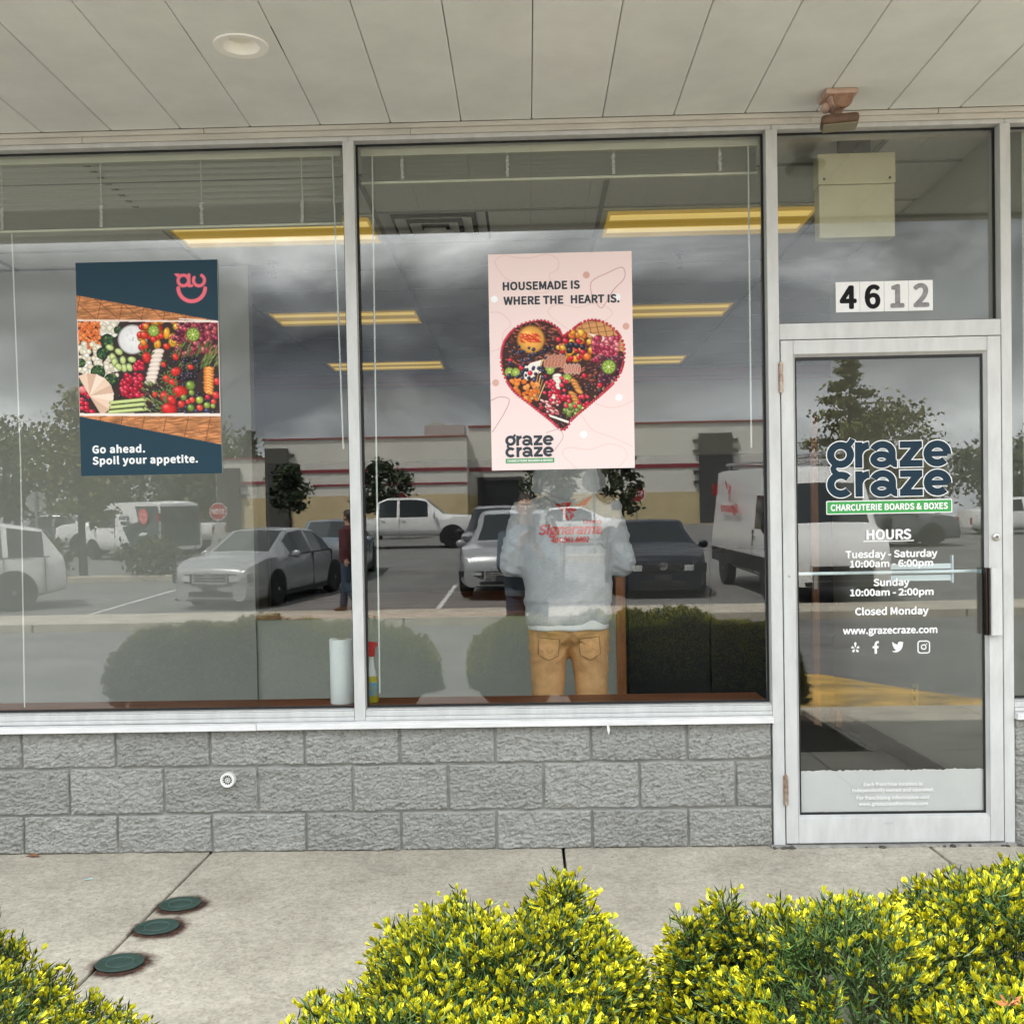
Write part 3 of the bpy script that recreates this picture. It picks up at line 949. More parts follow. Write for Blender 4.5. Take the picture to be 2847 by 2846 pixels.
# ---------------------------------------------------------------- printed posters
class Paint:
    """A little raster: every poster is a fine mesh whose points carry the printed colour."""
    def __init__(self, w, h, bg):
        self.w, self.h = w, h
        self.a = np.empty((h, w, 3)); self.a[:] = np.array(bg) / 255.0
        self.y, self.x = np.mgrid[0:h, 0:w].astype(float)
        self.clip = np.ones((h, w))
    def _put(self, m, c):
        m = (np.clip(m, 0, 1) * self.clip)[..., None]
        self.a = self.a * (1 - m) + c * m
    def oval(self, cx, cy, rx, ry, col, rot=0.0, shade=0.55, hi=0.35, edge=0.8):
        R_ = int(max(rx, ry) + 3)
        x0, x1, y0, y1 = max(0, int(cx) - R_), min(self.w, int(cx) + R_ + 1), max(0, int(cy) - R_), min(self.h, int(cy) + R_ + 1)
        if x1 <= x0 or y1 <= y0: return
        X, Y = self.x[y0:y1, x0:x1] - cx, self.y[y0:y1, x0:x1] - cy
        c, s = math.cos(rot), math.sin(rot)
        u, v = (X * c + Y * s) / rx, (-X * s + Y * c) / ry
        d = np.sqrt(u * u + v * v)
        m = np.clip((1 - d) * min(rx, ry) / edge, 0, 1) * self.clip[y0:y1, x0:x1]
        k = 1 - shade * np.clip(d, 0, 1) ** 2.2
        g = hi * np.exp(-(((X + 0.35 * rx) / (0.3 * rx + .3)) ** 2 + ((Y + 0.4 * ry) / (0.28 * ry + .3)) ** 2))
        col3 = np.clip(np.array(col) / 255.0 * k[..., None] + g[..., None], 0, 1)
        self.a[y0:y1, x0:x1] = self.a[y0:y1, x0:x1] * (1 - m[..., None]) + col3 * m[..., None]
    def polymask(self, pts):
        m = np.zeros((self.h, self.w), bool)
        n = len(pts)
        for i in range(n):
            (xa, ya), (xb, yb) = pts[i], pts[(i + 1) % n]
            if ya == yb: continue
            c = (self.y >= min(ya, yb)) & (self.y < max(ya, yb)) & (self.x < xa + (self.y - ya) * (xb - xa) / (yb - ya))
            m ^= c
        return m.astype(float)
    def poly(self, pts, col):
        self._put(self.polymask(pts), np.array(col) / 255.0)
    def line(self, pts, w, col, al=1.0):
        d = np.full((self.h, self.w), 1e9)
        for (xa, ya), (xb, yb) in zip(pts[:-1], pts[1:]):
            dx, dy = xb - xa, yb - ya
            L2 = dx * dx + dy * dy + 1e-9
            t = np.clip(((self.x - xa) * dx + (self.y - ya) * dy) / L2, 0, 1)
            d = np.minimum(d, np.hypot(self.x - xa - t * dx, self.y - ya - t * dy))
        self._put(np.clip(w / 2 - d + 0.5, 0, 1) * al, np.array(col) / 255.0)
    def strokes(self, n, box, ln, w, cols, ang, rnd):
        for _ in range(n):
            x, y = rnd.uniform(box[0], box[2]), rnd.uniform(box[1], box[3])
            a = ang + rnd.uniform(-.25, .25)
            l = ln * rnd.uniform(.6, 1.2)
            self.oval(x, y, l / 2, w / 2, rnd.choice(cols), a, 0.35, 0.15)
    def heap(self, n, box, r, cols, rnd, asp=(0.8, 1.0), shade=0.55, hi=0.35):
        for _ in range(n):
            x, y = rnd.uniform(box[0], box[2]), rnd.uniform(box[1], box[3])
            q = r * rnd.uniform(.8, 1.2)
            self.oval(x, y, q, q * rnd.uniform(*asp), rnd.choice(cols), rnd.uniform(0, 3.1), shade, hi)
    def strawberry(self, x, y, r, rot, rnd, leaf=True):
        self.oval(x, y, r * 1.15, r * .85, (222, 44, 42), rot, .45, .25)
        for k in range(14):
            a, q = rnd.uniform(0, 6.3), r * .75 * math.sqrt(rnd.random())
            self.oval(x + q * math.cos(a), y + q * math.sin(a), .7, .7, (240, 190, 110), 0, 0, 0)
        if leaf:
            for k in range(5):
                a = rot + math.pi + (k - 2) * .55
                self.oval(x + r * 1.25 * math.cos(a), y + r * 1.25 * math.sin(a), r * .55, r * .2, (92, 118, 66), a, .3, .1)
    def kiwi(self, x, y, r):
        self.oval(x, y, r, r, (140, 160, 60), 0, .45, 0)
        self.oval(x, y, r * .85, r * .85, (178, 204, 96), 0, .2, 0)
        for k in range(8):
            a = k * math.pi / 4 + .2
            self.oval(x + r * .5 * math.cos(a), y + r * .5 * math.sin(a), r * .4, r * .075, (74, 92, 34), a, 0, 0)
        self.oval(x, y, r * .18, r * .18, (226, 232, 170), 0, 0, 0)
    def broccoli(self, x, y, r, rnd):
        self.oval(x, y, r, r, (48, 70, 52), 0, .4, 0)
        for k in range(26):
            a, q = rnd.uniform(0, 6.3), r * .85 * math.sqrt(rnd.random())
            self.oval(x + q * math.cos(a), y + q * math.sin(a), r * .22, r * .22, rnd.choice([(58, 92, 62), (74, 112, 66), (40, 64, 52), (104, 140, 72)]), 0, .5, .05)

def poster(name, label, x0, x1, z0, z1, paint, y=0.051):
    t = thing(name, label, 'poster', ((x0 + x1) / 2, y, z0))
    MB().box(x0, x1, y + 0.0012, y + 0.0052, z0, z1).build('backing', white, t)
    h, w = paint.h, paint.w
    X = x0 + (np.arange(w)) / (w - 1) * (x1 - x0)
    Z = z1 - (np.arange(h)) / (h - 1) * (z1 - z0)
    XX, ZZ = np.meshgrid(X, Z)
    V = np.stack([XX, np.full_like(XX, y), ZZ], -1).reshape(-1, 3) - np.array(world_loc(t))
    idx = np.arange(h * w).reshape(h, w)
    F = np.stack([idx[1:, :-1], idx[1:, 1:], idx[:-1, 1:], idx[:-1, :-1]], -1).reshape(-1, 4)
    a = paint.a
    lin = np.where(a <= 0.04045, a / 12.92, ((a + 0.055) / 1.055) ** 2.4)
    np_mesh('print', V, F, MATS['poster_print'], col=lin.reshape(-1, 3), parent=t)
    return t
attr_mat('poster_print', 0.42, 0.18)

WD, HT = 270, 404
# --- poster 1: dark teal, vegetable and fruit tray on planks
r1 = random.Random(21)
P1 = Paint(WD, HT, (31, 60, 74))
sx = WD / 1187.0
def q1(x, y):     # reading positions off the photograph's tilted poster
    return ((x - 30 - (y - 97) * 0.0307) * WD / 1187.0, (y + (x - 30) * 0.0253 - 97) * HT / 1785.0)
P1.y_grad = None
area = P1.polymask([q1(30, 365), q1(1226, 578), q1(1256, 1605), q1(60, 1375)])
P1.clip = area
P1.a[area > 0] = np.array((176, 112, 70)) / 255
wn1 = vnoise(P1.x * 0.09 + P1.y * 0.25, P1.y * 0.55, 5)[..., None]
P1._put(area * 0.65, np.array((205, 140, 92)) / 255 * (0.55 + 0.75 * wn1))
for k in range(-12, 30):
    x = k * 21.0
    P1.line([(x, 0), (x - 90, HT)] if k % 2 else [(x, 0), (x + 250, HT * .55)], 1.1, (84, 44, 26), .75)
for k in range(120):
    x, y = r1.uniform(0, WD), r1.choice([r1.uniform(60, 108), r1.uniform(288, 345)])
    P1.line([(x, y), (x + r1.uniform(2, 7), y + r1.uniform(3, 8))], .7, (96, 52, 30), .6)
tr = [q1(45, 568), q1(1228, 575), q1(1250, 1370), q1(66, 1372)]
P1.poly(tr, (238, 222, 214))
P1.clip = np.minimum(area, P1.polymask([q1(52, 582), q1(1222, 590), q1(1246, 1345), q1(70, 1350)]))
P1.poly(tr, (56, 44, 42))
def bx1(a, b, c, d):
    p, q = q1(a, b), q1(c, d)
    return (p[0], p[1], q[0], q[1])
P1.heap(240, bx1(60, 900, 1240, 1350), 3.2, [(38, 40, 60), (52, 54, 80), (30, 30, 44), (70, 36, 48)], r1)
P1.heap(150, bx1(50, 590, 240, 800), 4.6, [(244, 128, 64), (250, 148, 84), (226, 104, 46)], r1, (.6, .9), .3, .15)
P1.heap(40, bx1(250, 580, 380, 690), 6.5, [(246, 238, 222), (236, 226, 204), (252, 248, 240)], r1, shade=.25, hi=.05)
P1.heap(46, bx1(60, 770, 240, 1010), 6.5, [(246, 236, 216), (238, 222, 196), (250, 244, 234)], r1, shade=.3, hi=.05)
P1.heap(26, bx1(230, 880, 400, 1050), 6.0, [(248, 240, 224), (236, 224, 200)], r1, shade=.3, hi=.05)
for x, y, r in ((300, 745, 60), (258, 850, 52), (222, 1010, 64), (330, 1075, 60), (80, 930, 40), (95, 1070, 44), (385, 655, 34)):
    c = q1(x, y); P1.broccoli(c[0], c[1], r * sx, r1)
for x, y, a in ((395, 835, .6), (345, 880, 1.2), (430, 905, 1.5), (505, 900, .2), (360, 920, 1.6), (440, 970, 1.4), (485, 965, 1.2), (395, 960, .8), (320, 800, .4)):
    c = q1(x, y); P1.oval(c[0], c[1], 9, 6.4, (150, 180, 92), a, .3, 0); P1.oval(c[0], c[1], 7.6, 5.2, (206, 220, 150), a, .2, .1)
c = q1(510, 733); P1.oval(c[0], c[1], 28.5, 28.5, (196, 192, 190), 0, .2, 0); P1.oval(c[0], c[1], 26.2, 26.2, (240, 239, 240), 0, .08, 0)
for k in range(24):
    a, q = r1.uniform(0, 6.3), 22 * math.sqrt(r1.random())
    P1.oval(c[0] + q * math.cos(a), c[1] + q * math.sin(a), 3.4, 1.3, (218, 216, 220), r1.uniform(0, 3), 0, 0)
P1.line([(c[0], c[1] + 2), (c[0] + 2, c[1] - 4)], .9, (100, 110, 80))
P1.heap(46, bx1(560, 570, 900, 800), 8, [(232, 60, 40), (244, 146, 48), (226, 44, 40), (246, 182, 60)], r1)
for x, y, r in ((685, 660, 52), (1015, 690, 62)):
    c = q1(x, y); P1.kiwi(c[0], c[1], r * sx)
c = q1(795, 680); P1.oval(c[0], c[1], 6.5, 12, (250, 176, 48), .15, .35, .3)
c = q1(725, 770); P1.oval(c[0], c[1], 5, 9, (246, 160, 44), .1, .35, .3)
P1.heap(150, bx1(850, 565, 1225, 850), 5.8, [(150, 42, 70), (178, 58, 84), (196, 84, 92), (112, 34, 62), (206, 104, 104)], r1)
c = q1(1015, 690); P1.kiwi(c[0], c[1], 62 * sx)
P1.strokes(60, bx1(880, 770, 1230, 950), 24, 3.2, [(96, 116, 62), (70, 88, 50), (120, 138, 76)], -1.1, r1)
P1.strokes(20, bx1(1100, 860, 1235, 940), 26, 2.4, [(150, 166, 92), (120, 138, 70)], -.9, r1)
P1.heap(36, bx1(880, 880, 1070, 1060), 4.4, [(40, 34, 48), (58, 48, 66), (34, 28, 36)], r1)
for k in range(8):
    c = q1(725 - k * 9, 835 + k * 36); P1.oval(c[0], c[1], 12.5, 6.5, (226, 196, 178), -.1, .25, .1); P1.oval(c[0], c[1] - .8, 11.4, 5.2, (244, 228, 216), -.1, .1, 0)
P1.heap(66, bx1(420, 1020, 600, 1210), 5.2, [(206, 28, 58), (226, 44, 74), (184, 20, 48)], r1)
P1.heap(10, bx1(520, 920, 600, 980), 5.2, [(206, 28, 58), (226, 44, 74)], r1)
P1.heap(12, bx1(68, 1180, 200, 1340), 5.4, [(210, 30, 58), (228, 50, 76)], r1)
c = q1(95, 1150); P1.oval(c[0], c[1], 9, 7, (240, 130, 130), 0, .3, .2)
for k in range(9):
    a = math.radians(-118 + k * 22)
    o_, p_, s_ = q1(152, 1205), q1(152 + 205 * math.cos(a), 1205 + 190 * math.sin(a)), q1(152 + 205 * math.cos(a + .42), 1205 + 190 * math.sin(a + .42))
    if k < 8: P1.poly([o_, p_, s_], [(236, 206, 184), (216, 180, 156), (244, 222, 204)][k % 3])
for k, (xa, ya, xb, yb) in enumerate(((330, 1262, 625, 1232), (330, 1300, 610, 1272), (320, 1340, 625, 1312))):
    A_, B__ = q1(xa, ya), q1(xb, yb)
    P1.line([A_, B__], 6.8, (148, 172, 96)); P1.line([(A_[0] + 1, A_[1] - .6), (B__[0] - 1, B__[1] - .6)], 4.2, (206, 216, 150))
P1.strokes(70, bx1(590, 1090, 830, 1330), 14, 3.4, [(120, 130, 78), (82, 92, 52), (160, 164, 110), (100, 62, 44)], .8, r1)
for x, y, r, a in ((628, 880, 46, 1.5), (870, 875, 32, 1.2), (800, 1060, 40, .6), (850, 1090, 42, 0), (870, 1000, 44, -.5), (905, 1165, 62, .1), (780, 1205, 46, 1.4), (815, 1310, 66, .1), (840, 1235, 44, 1), (770, 940, 26, 1), (700, 1190, 26, 2), (995, 960, 28, .4)):
    c = q1(x, y); P1.strawberry(c[0], c[1], r * sx, a, r1)
for x, y, r, cl in ((995, 1115, 42, (130, 160, 66)), (1005, 1175, 26, (140, 168, 72)), (1072, 1235, 34, (176, 192, 84)), (1000, 1300, 32, (120, 150, 62)), (1135, 1280, 30, (150, 170, 76)), (940, 1215, 28, (130, 150, 70)), (1010, 1235, 28, (232, 84, 66)), (1075, 1300, 30, (228, 78, 66)), (975, 1250, 24, (226, 66, 60)), (1190, 1250, 26, (226, 70, 60)), (1210, 1195, 34, (226, 60, 60)), (1220, 1080, 34, (222, 58, 56)), (1185, 1285, 22, (160, 178, 80)), (1135, 1325, 24, (60, 70, 110)), (1045, 1328, 18, (50, 60, 96)), (920, 1270, 34, (220, 60, 56)), (1140, 1210, 24, (214, 40, 62))):
    c = q1(x, y); P1.oval(c[0], c[1], r * sx, r * sx, cl, 0, .45, .3)
for k in range(9):
    c = q1(1150 - 4 * (k % 2), 975 + k * 24); P1.oval(c[0], c[1], 11, 5, (240, 140, 60), .05 * k, .25, .1); P1.line([(c[0] - 5, c[1] + 2), (c[0], c[1] - 3), (c[0] + 5, c[1] + 2)], 1.5, (252, 206, 130))
P1.clip = area
P1.line([q1(66, 1362), q1(1250, 1362)], 4.2, (240, 226, 218)); P1.line([q1(45, 573), q1(540, 573)], 2.2, (240, 214, 200)); P1.line([q1(900, 560), q1(1228, 580)], 2.0, (248, 240, 234))
P1.clip = np.ones((HT, WD))
# pink winking-face emblem
pk = (238, 112, 128)
def e1(x, y): return q1(x, y)
def arc(cx, cy, r, a0, a1, n=26, fy=1.0): return [e1(cx + r * math.cos(math.radians(a0 + (a1 - a0) * i / n)), cy + r * fy * math.sin(math.radians(a0 + (a1 - a0) * i / n))) for i in range(n + 1)]
P1.line(arc(932, 242, 44, 0, 360), 6.2, pk)
P1.line([e1(978, 195), e1(978, 285), e1(1000, 285)], 6.2, pk)
P1.line(arc(1062, 240, 46, -62, 210), 6.2, pk)
P1.poly([e1(852, 183), e1(905, 186), e1(892, 214), e1(872, 208)], pk)
P1.line(arc(1002, 302, 112, 2, 178), 7.4, pk)
t1 = poster('poster', 'dark teal poster of a fruit and vegetable tray with pink smile emblem', -1.917, -1.3065, 1.622, 2.5325, P1)
wht = mat('poster_white_ink', (0.82, 0.83, 0.83), 0.45)
text('lettering', 'Go ahead.', -1.8655, 1.7195, 0.0503, 0.030, wht, t1, width=0.2285, bold=0.034, spacing=1.05)
text('lettering', 'Spoil your appetite.', -1.8655, 1.6715, 0.0503, 0.030, wht, t1, width=0.4555, bold=0.034, spacing=1.05)

# --- poster 2: pink with a heart of charcuterie
r2_ = random.Random(5)
P2 = Paint(WD, HT, (240, 217, 215))
def q2(x, y):
    return ((x - 55 - (y - 85) * 0.0166) * WD / 1198.0, (y + (x - 55) * 0.0205 - 85) * HT / 1802.0)
def spline(pts, closed=False, n=10):
    out, k = [], len(pts)
    for i in range(k if closed else k - 1):
        p0_, p1_, p2_, p3_ = (pts[(i - 1) % k] if closed or i else pts[0]), pts[i], pts[(i + 1) % k], (pts[(i + 2) % k] if closed or i + 2 < k else pts[-1])
        for j in range(n):
            t = j / n
            out.append(tuple(0.5 * (2 * p1_[d] + (p2_[d] - p0_[d]) * t + (2 * p0_[d] - 5 * p1_[d] + 4 * p2_[d] - p3_[d]) * t * t + (3 * p1_[d] - p0_[d] - 3 * p2_[d] + p3_[d]) * t ** 3) for d in (0, 1)))
    out.append(pts[0] if closed else pts[-1])
    return [q2(*p) for p in out]
lt, dk_ = (224, 192, 188), (186, 130, 136)
P2.line(spline([(180, 95), (115, 150), (200, 280), (330, 330), (450, 400), (560, 390), (575, 300), (570, 250), (640, 200), (630, 120), (540, 85), (400, 115), (300, 110)], True), 1.1, lt)
P2.line(spline([(1170, 195), (1050, 240), (920, 310), (920, 420), (990, 528), (1040, 480), (1100, 380), (1190, 280)], True), 1.15, dk_)
P2.line(spline([(70, 565), (160, 570), (245, 660), (180, 740), (170, 850), (80, 890)]), 1.1, lt)
P2.line(spline([(720, 705), (580, 600), (560, 540), (640, 500), (800, 525), (900, 500), (1010, 505), (1090, 570), (1030, 635)]), 1.1, lt)
P2.line(spline([(75, 1300), (150, 1268), (230, 1290), (190, 1400), (90, 1560)]), 1.15, dk_)
P2.line(spline([(540, 1565), (640, 1540), (680, 1600), (610, 1710)]), 1.1, (196, 150, 156))
P2.line(spline([(840, 1430), (930, 1545), (1080, 1600), (1260, 1680)]), 1.1, lt)
P2.line(spline([(950, 1325), (1060, 1355), (1160, 1345), (1262, 1300)]), 1.1, lt)
P2.line(spline([(800, 1870), (680, 1750), (720, 1690), (900, 1705), (1050, 1660), (1180, 1690), (1210, 1770), (1140, 1850)]), 1.1, lt)
for x, y, c in ((873, 257, (216, 168, 156)), (1203, 682, (216, 168, 156)), (117, 1150, (216, 172, 160)), (107, 455, (246, 248, 252)), (1145, 1273, (250, 252, 255)), (852, 1580, (250, 252, 255)), (1130, 440, (246, 246, 248))):
    p = q2(x, y); P2.oval(p[0], p[1], 6.8, 6.8, c, 0, 0, 0)
heart = [(675, 1545)]
hp = [(675, 760), (640, 700), (540, 640), (420, 640), (290, 690), (190, 810), (165, 960), (190, 1090), (270, 1220), (420, 1340), (560, 1450), (680, 1540), (760, 1450), (900, 1330), (1040, 1210), (1140, 1100), (1185, 960), (1180, 820), (1100, 700), (980, 635), (860, 640), (740, 720)]
hpts = spline(hp, True, 8)
hm = P2.polymask(hpts)
P2.clip = hm
P2.poly(hpts, (62, 40, 38))
def bx2(a, b, c, d):
    p, q = q2(a, b), q2(c, d)
    return (p[0], p[1], q[0], q[1])
P2.heap(300, bx2(160, 640, 1190, 1540), 4.2, [(60, 36, 40), (84, 44, 44), (44, 32, 44), (104, 52, 44), (52, 48, 66)], r2_)
P2.strokes(150, bx2(180, 660, 640, 1000), 13, 3.6, [(124, 60, 46), (156, 80, 58), (92, 46, 40), (176, 98, 74)], .3, r2_)
P2.strokes(120, bx2(640, 820, 1100, 1150), 13, 4, [(134, 62, 50), (104, 50, 44), (168, 92, 70)], -.4, r2_)
P2.poly([q2(720, 700), q2(860, 640), q2(1190, 640), q2(1190, 900)], (206, 150, 96))
for k in range(9):
    P2.line([q2(760 + k * 62, 620), q2(820 + k * 62, 860)], 1.2, (92, 50, 28), .9); P2.line([q2(740, 640 + k * 38), q2(1190, 560 + k * 50)], 1.0, (110, 62, 34), .8)
c = q2(412, 790); P2.oval(c[0], c[1], 27, 27, (196, 130, 50), 0, .3, 0); P2.oval(c[0], c[1], 24.5, 24.5, (246, 178, 84), 0, .2, .15)
P2.strokes(70, bx2(320, 745, 490, 810), 11, 2.6, [(222, 54, 34), (236, 84, 44), (204, 40, 30)], .5, r2_)
P2.heap(34, bx2(660, 700, 920, 960), 7.5, [(220, 40, 44), (244, 158, 44), (248, 184, 70), (208, 30, 44), (238, 120, 50)], r2_)
P2.heap(26, bx2(640, 790, 860, 1000), 6, [(248, 174, 60), (206, 30, 56), (40, 36, 54), (226, 48, 60)], r2_)
P2.poly([q2(880, 735), q2(1140, 800), q2(1140, 850), q2(960, 790)], (238, 222, 206))
P2.heap(95, bx2(930, 780, 1140, 960), 5.6, [(196, 60, 92), (220, 96, 116), (170, 40, 76), (232, 128, 136)], r2_)
P2.heap(60, bx2(980, 940, 1180, 1160), 5.4, [(92, 40, 60), (74, 34, 56), (110, 52, 70)], r2_)
c = q2(1060, 1018); P2.kiwi(c[0], c[1], 14.5)
for x, y, r in ((232, 1062, 10), (285, 1062, 9), (570, 1040, 10), (712, 1115, 10)):
    c = q2(x, y); P2.kiwi(c[0], c[1], r)
for k in range(12):
    c = q2(540 + (k % 6) * 28, 950 + (k // 6) * 34 + (k % 2) * 8); P2.oval(c[0], c[1], 5, 10, (232, 176, 150), .3, .3, 0); P2.oval(c[0], c[1], 3, 8, (196, 118, 96), .3, .2, 0)
for k in range(8):
    c = q2(700 + k * 16, 1030 + (k % 2) * 10); P2.oval(c[0], c[1], 4, 11, (240, 196, 178), .1, .3, 0); P2.oval(c[0], c[1], 2.2, 8.5, (198, 110, 92), .1, .2, 0)
for k in range(6):
    a = k * .5
    P2.poly([q2(350, 1150), q2(360 + k * 22, 1010 + k * 8), q2(380 + k * 24, 1010 + k * 10)], (240, 230, 216))
P2.poly([q2(500, 960), q2(520, 950), q2(400, 1290), q2(425, 1290)], (222, 184, 120))
for k in range(5):
    P2.line([q2(455 + k * 19, 1030 + k * 30), q2(420 + k * 13, 1285 + k * 2)], 2.0, [(226, 190, 130), (176, 128, 76)][k % 2])
P2.poly([q2(360, 1030), q2(410, 985), q2(500, 960), q2(470, 1070), q2(350, 1140)], (240, 232, 226))
P2.heap(46, bx2(250, 1120, 470, 1310), 6, [(244, 142, 60), (250, 164, 88), (226, 116, 40)], r2_, (.6, .9), .3, .1)
for k in range(9):
    c = q2(630 - k * 3, 1095 + k * 26); P2.oval(c[0], c[1], 9.5, 5.6, (222, 200, 178), -.1, .25, .05); P2.oval(c[0], c[1] - .8, 8.6, 4.4, (246, 238, 226), -.1, .1, 0)
for k in range(8):
    c = q2(770 + (k % 4) * 14 - (k // 4) * 12, 1140 + k * 26); P2.oval(c[0], c[1], 10, 5, (198, 124, 56), .6, .3, .1); P2.oval(c[0], c[1], 8, 3.4, (226, 160, 84), .6, .1, 0)
P2.heap(30, bx2(500, 1100, 720, 1300), 4.8, [(206, 30, 60), (226, 50, 76)], r2_)
P2.strokes(40, bx2(490, 1290, 650, 1410), 10, 4.6, [(236, 196, 190), (170, 36, 58), (204, 90, 96)], .3, r2_)
P2.heap(30, bx2(840, 1140, 1100, 1330), 3.4, [(96, 52, 40), (70, 40, 34), (170, 130, 90), (130, 36, 40)], r2_)
P2.heap(18, bx2(690, 1330, 860, 1440), 6.5, [(140, 164, 72), (186, 200, 120), (110, 132, 56)], r2_)
P2.heap(14, bx2(640, 1260, 900, 1350), 5, [(214, 32, 60), (226, 56, 76)], r2_)
for x, y in ((330, 1025), (240, 965), (405, 1070), (855, 1090), (640, 790), (985, 1170)):
    c = q2(x, y); P2.oval(c[0], c[1], 5.2, 5.2, (220, 40, 64), 0, .45, .25)
P2.heap(46, bx2(220, 850, 560, 1130), 4.0, [(46, 50, 78), (60, 64, 96), (34, 34, 50)], r2_)
P2.poly([q2(560, 1412), q2(730, 1470), q2(730, 1490), q2(570, 1432)], (242, 232, 222))
P2.clip = np.ones((HT, WD))
# raspberries threaded round the rim
acc, last = 0, hpts[0]
for p in hpts + hpts[:1]:
    d = math.hypot(p[0] - last[0], p[1] - last[1])
    if d >= 4.1:
        P2.oval(p[0], p[1], 3.1, 3.1, r2_.choice([(196, 42, 62), (214, 58, 76), (178, 34, 54)]), 0, .4, .25)
        last = p
t2 = poster('poster', 'pink poster of a berry-edged heart platter between its slogan and shop logo', -0.150, 0.4575, 1.611, 2.525, P2)
ink = mat('navy_ink', srgb(34, 48, 58), 0.5)
text('lettering', 'HOUSEMADE IS', -0.0900, 2.3735, 0.0503, 0.0315, ink, t2, width=0.327, bold=0.034, spacing=1.02)
text('lettering', 'WHERE THE', -0.0880, 2.3120, 0.0503, 0.0315, ink, t2, width=0.2545, bold=0.034, spacing=1.02)
text('lettering', 'HEART IS.', 0.1974, 2.3120, 0.0503, 0.0315, ink, t2, width=0.206, bold=0.034, spacing=1.02)

# ---------------------------------------------------------------- shop logo, built from stroked letters
def ribbon(mb, pts, w, y, closed=False):
    """Flat stroke with round ends lying in the x-z plane at depth y."""
    n = len(pts)
    L_, R_ = [], []
    for i in range(n):
        if closed:
            a, b = pts[i - 1], pts[(i + 1) % n]
        else:
            a, b = pts[max(i - 1, 0)], pts[min(i + 1, n - 1)]
        dx, dz = b[0] - a[0], b[1] - a[1]
        l = math.hypot(dx, dz) or 1
        nx, nz = -dz / l * w / 2, dx / l * w / 2
        L_.append((pts[i][0] + nx, y, pts[i][1] + nz)); R_.append((pts[i][0] - nx, y, pts[i][1] - nz))
    fs = [(i, (i + 1) % n, n + (i + 1) % n, n + i) for i in range(n if closed else n - 1)]
    mb.add(L_ + R_, fs)

def arcp(cx, cz, rx, rz, a0, a1, n=24):
    return [(cx + rx * math.cos(math.radians(a0 + (a1 - a0) * i / n)), cz + rz * math.sin(math.radians(a0 + (a1 - a0) * i / n))) for i in range(n + 1)]

def logo_letters(extra):
    """Strokes of the two words in a box about 5.17 wide (x from 0, lower base line z = 0); extra widens and lengthens every stroke."""
    W, h = 0.31 + extra, extra / 2
    H = 1.08
    out = []
    for row, z in ((0, 1.225), (1, 0.0)):
        top, bot, mid = z + H - .1425, z + .1425, z + H / 2
        if row == 0:
            out.append((arcp(0.57, z + .56, 0.415, 0.40, 0, 360, 44)[:-1], True, W))
            out.append(([(0.80, z + .90), (0.96, z + 1.02), (1.05, z + 1.14), (1.09, z + 1.21 + h * .5)], False, W * .80))
            out.append(([(.46, z + .20), (.31, z + .09), (.25, z - .02), (.28, z - .12), (.40, z - .23), (.52, z - .29)], False, W * .8))
        else:
            out.append((arcp(0.57, z + .53, 0.425, 0.395, 42 - extra * 26, 318 + extra * 26, 40), False, W))
        out.append(([(1.335, z - h), (1.335, z + H + h)], False, W))
        out.append((arcp(1.80, z + .50, .46, .44, 168, 94 - extra * 26, 14), False, W))
        x = 2.33
        out.append((arcp(x - .04, z + .335, .335, .215, 0, 360, 36)[:-1], True, W * .90))
        out.append((arcp(x, z + .60, .41, .36, 156 + extra * 26, 4, 24) + [(x + .41, z + .34), (x + .44, z + .19), (x + .53, z + .135), (x + .61 + h, z + .135)], False, W * .96))
        out.append(([(3.06 - h, top), (3.99 + h, top)], False, W * .92))
        out.append(([(3.82, top - .04), (3.22, bot + .04)], False, W * 1.05))
        out.append(([(3.05 - h, bot), (4.01 + h, bot)], False, W * .92))
        x = 4.63
        out.append(([(x - .40, mid - .01), (x + .42, mid - .01)], False, W * .74))
        out.append((arcp(x, mid, .425, .395, -4, 316 + extra * 26, 40), False, W))
    return out

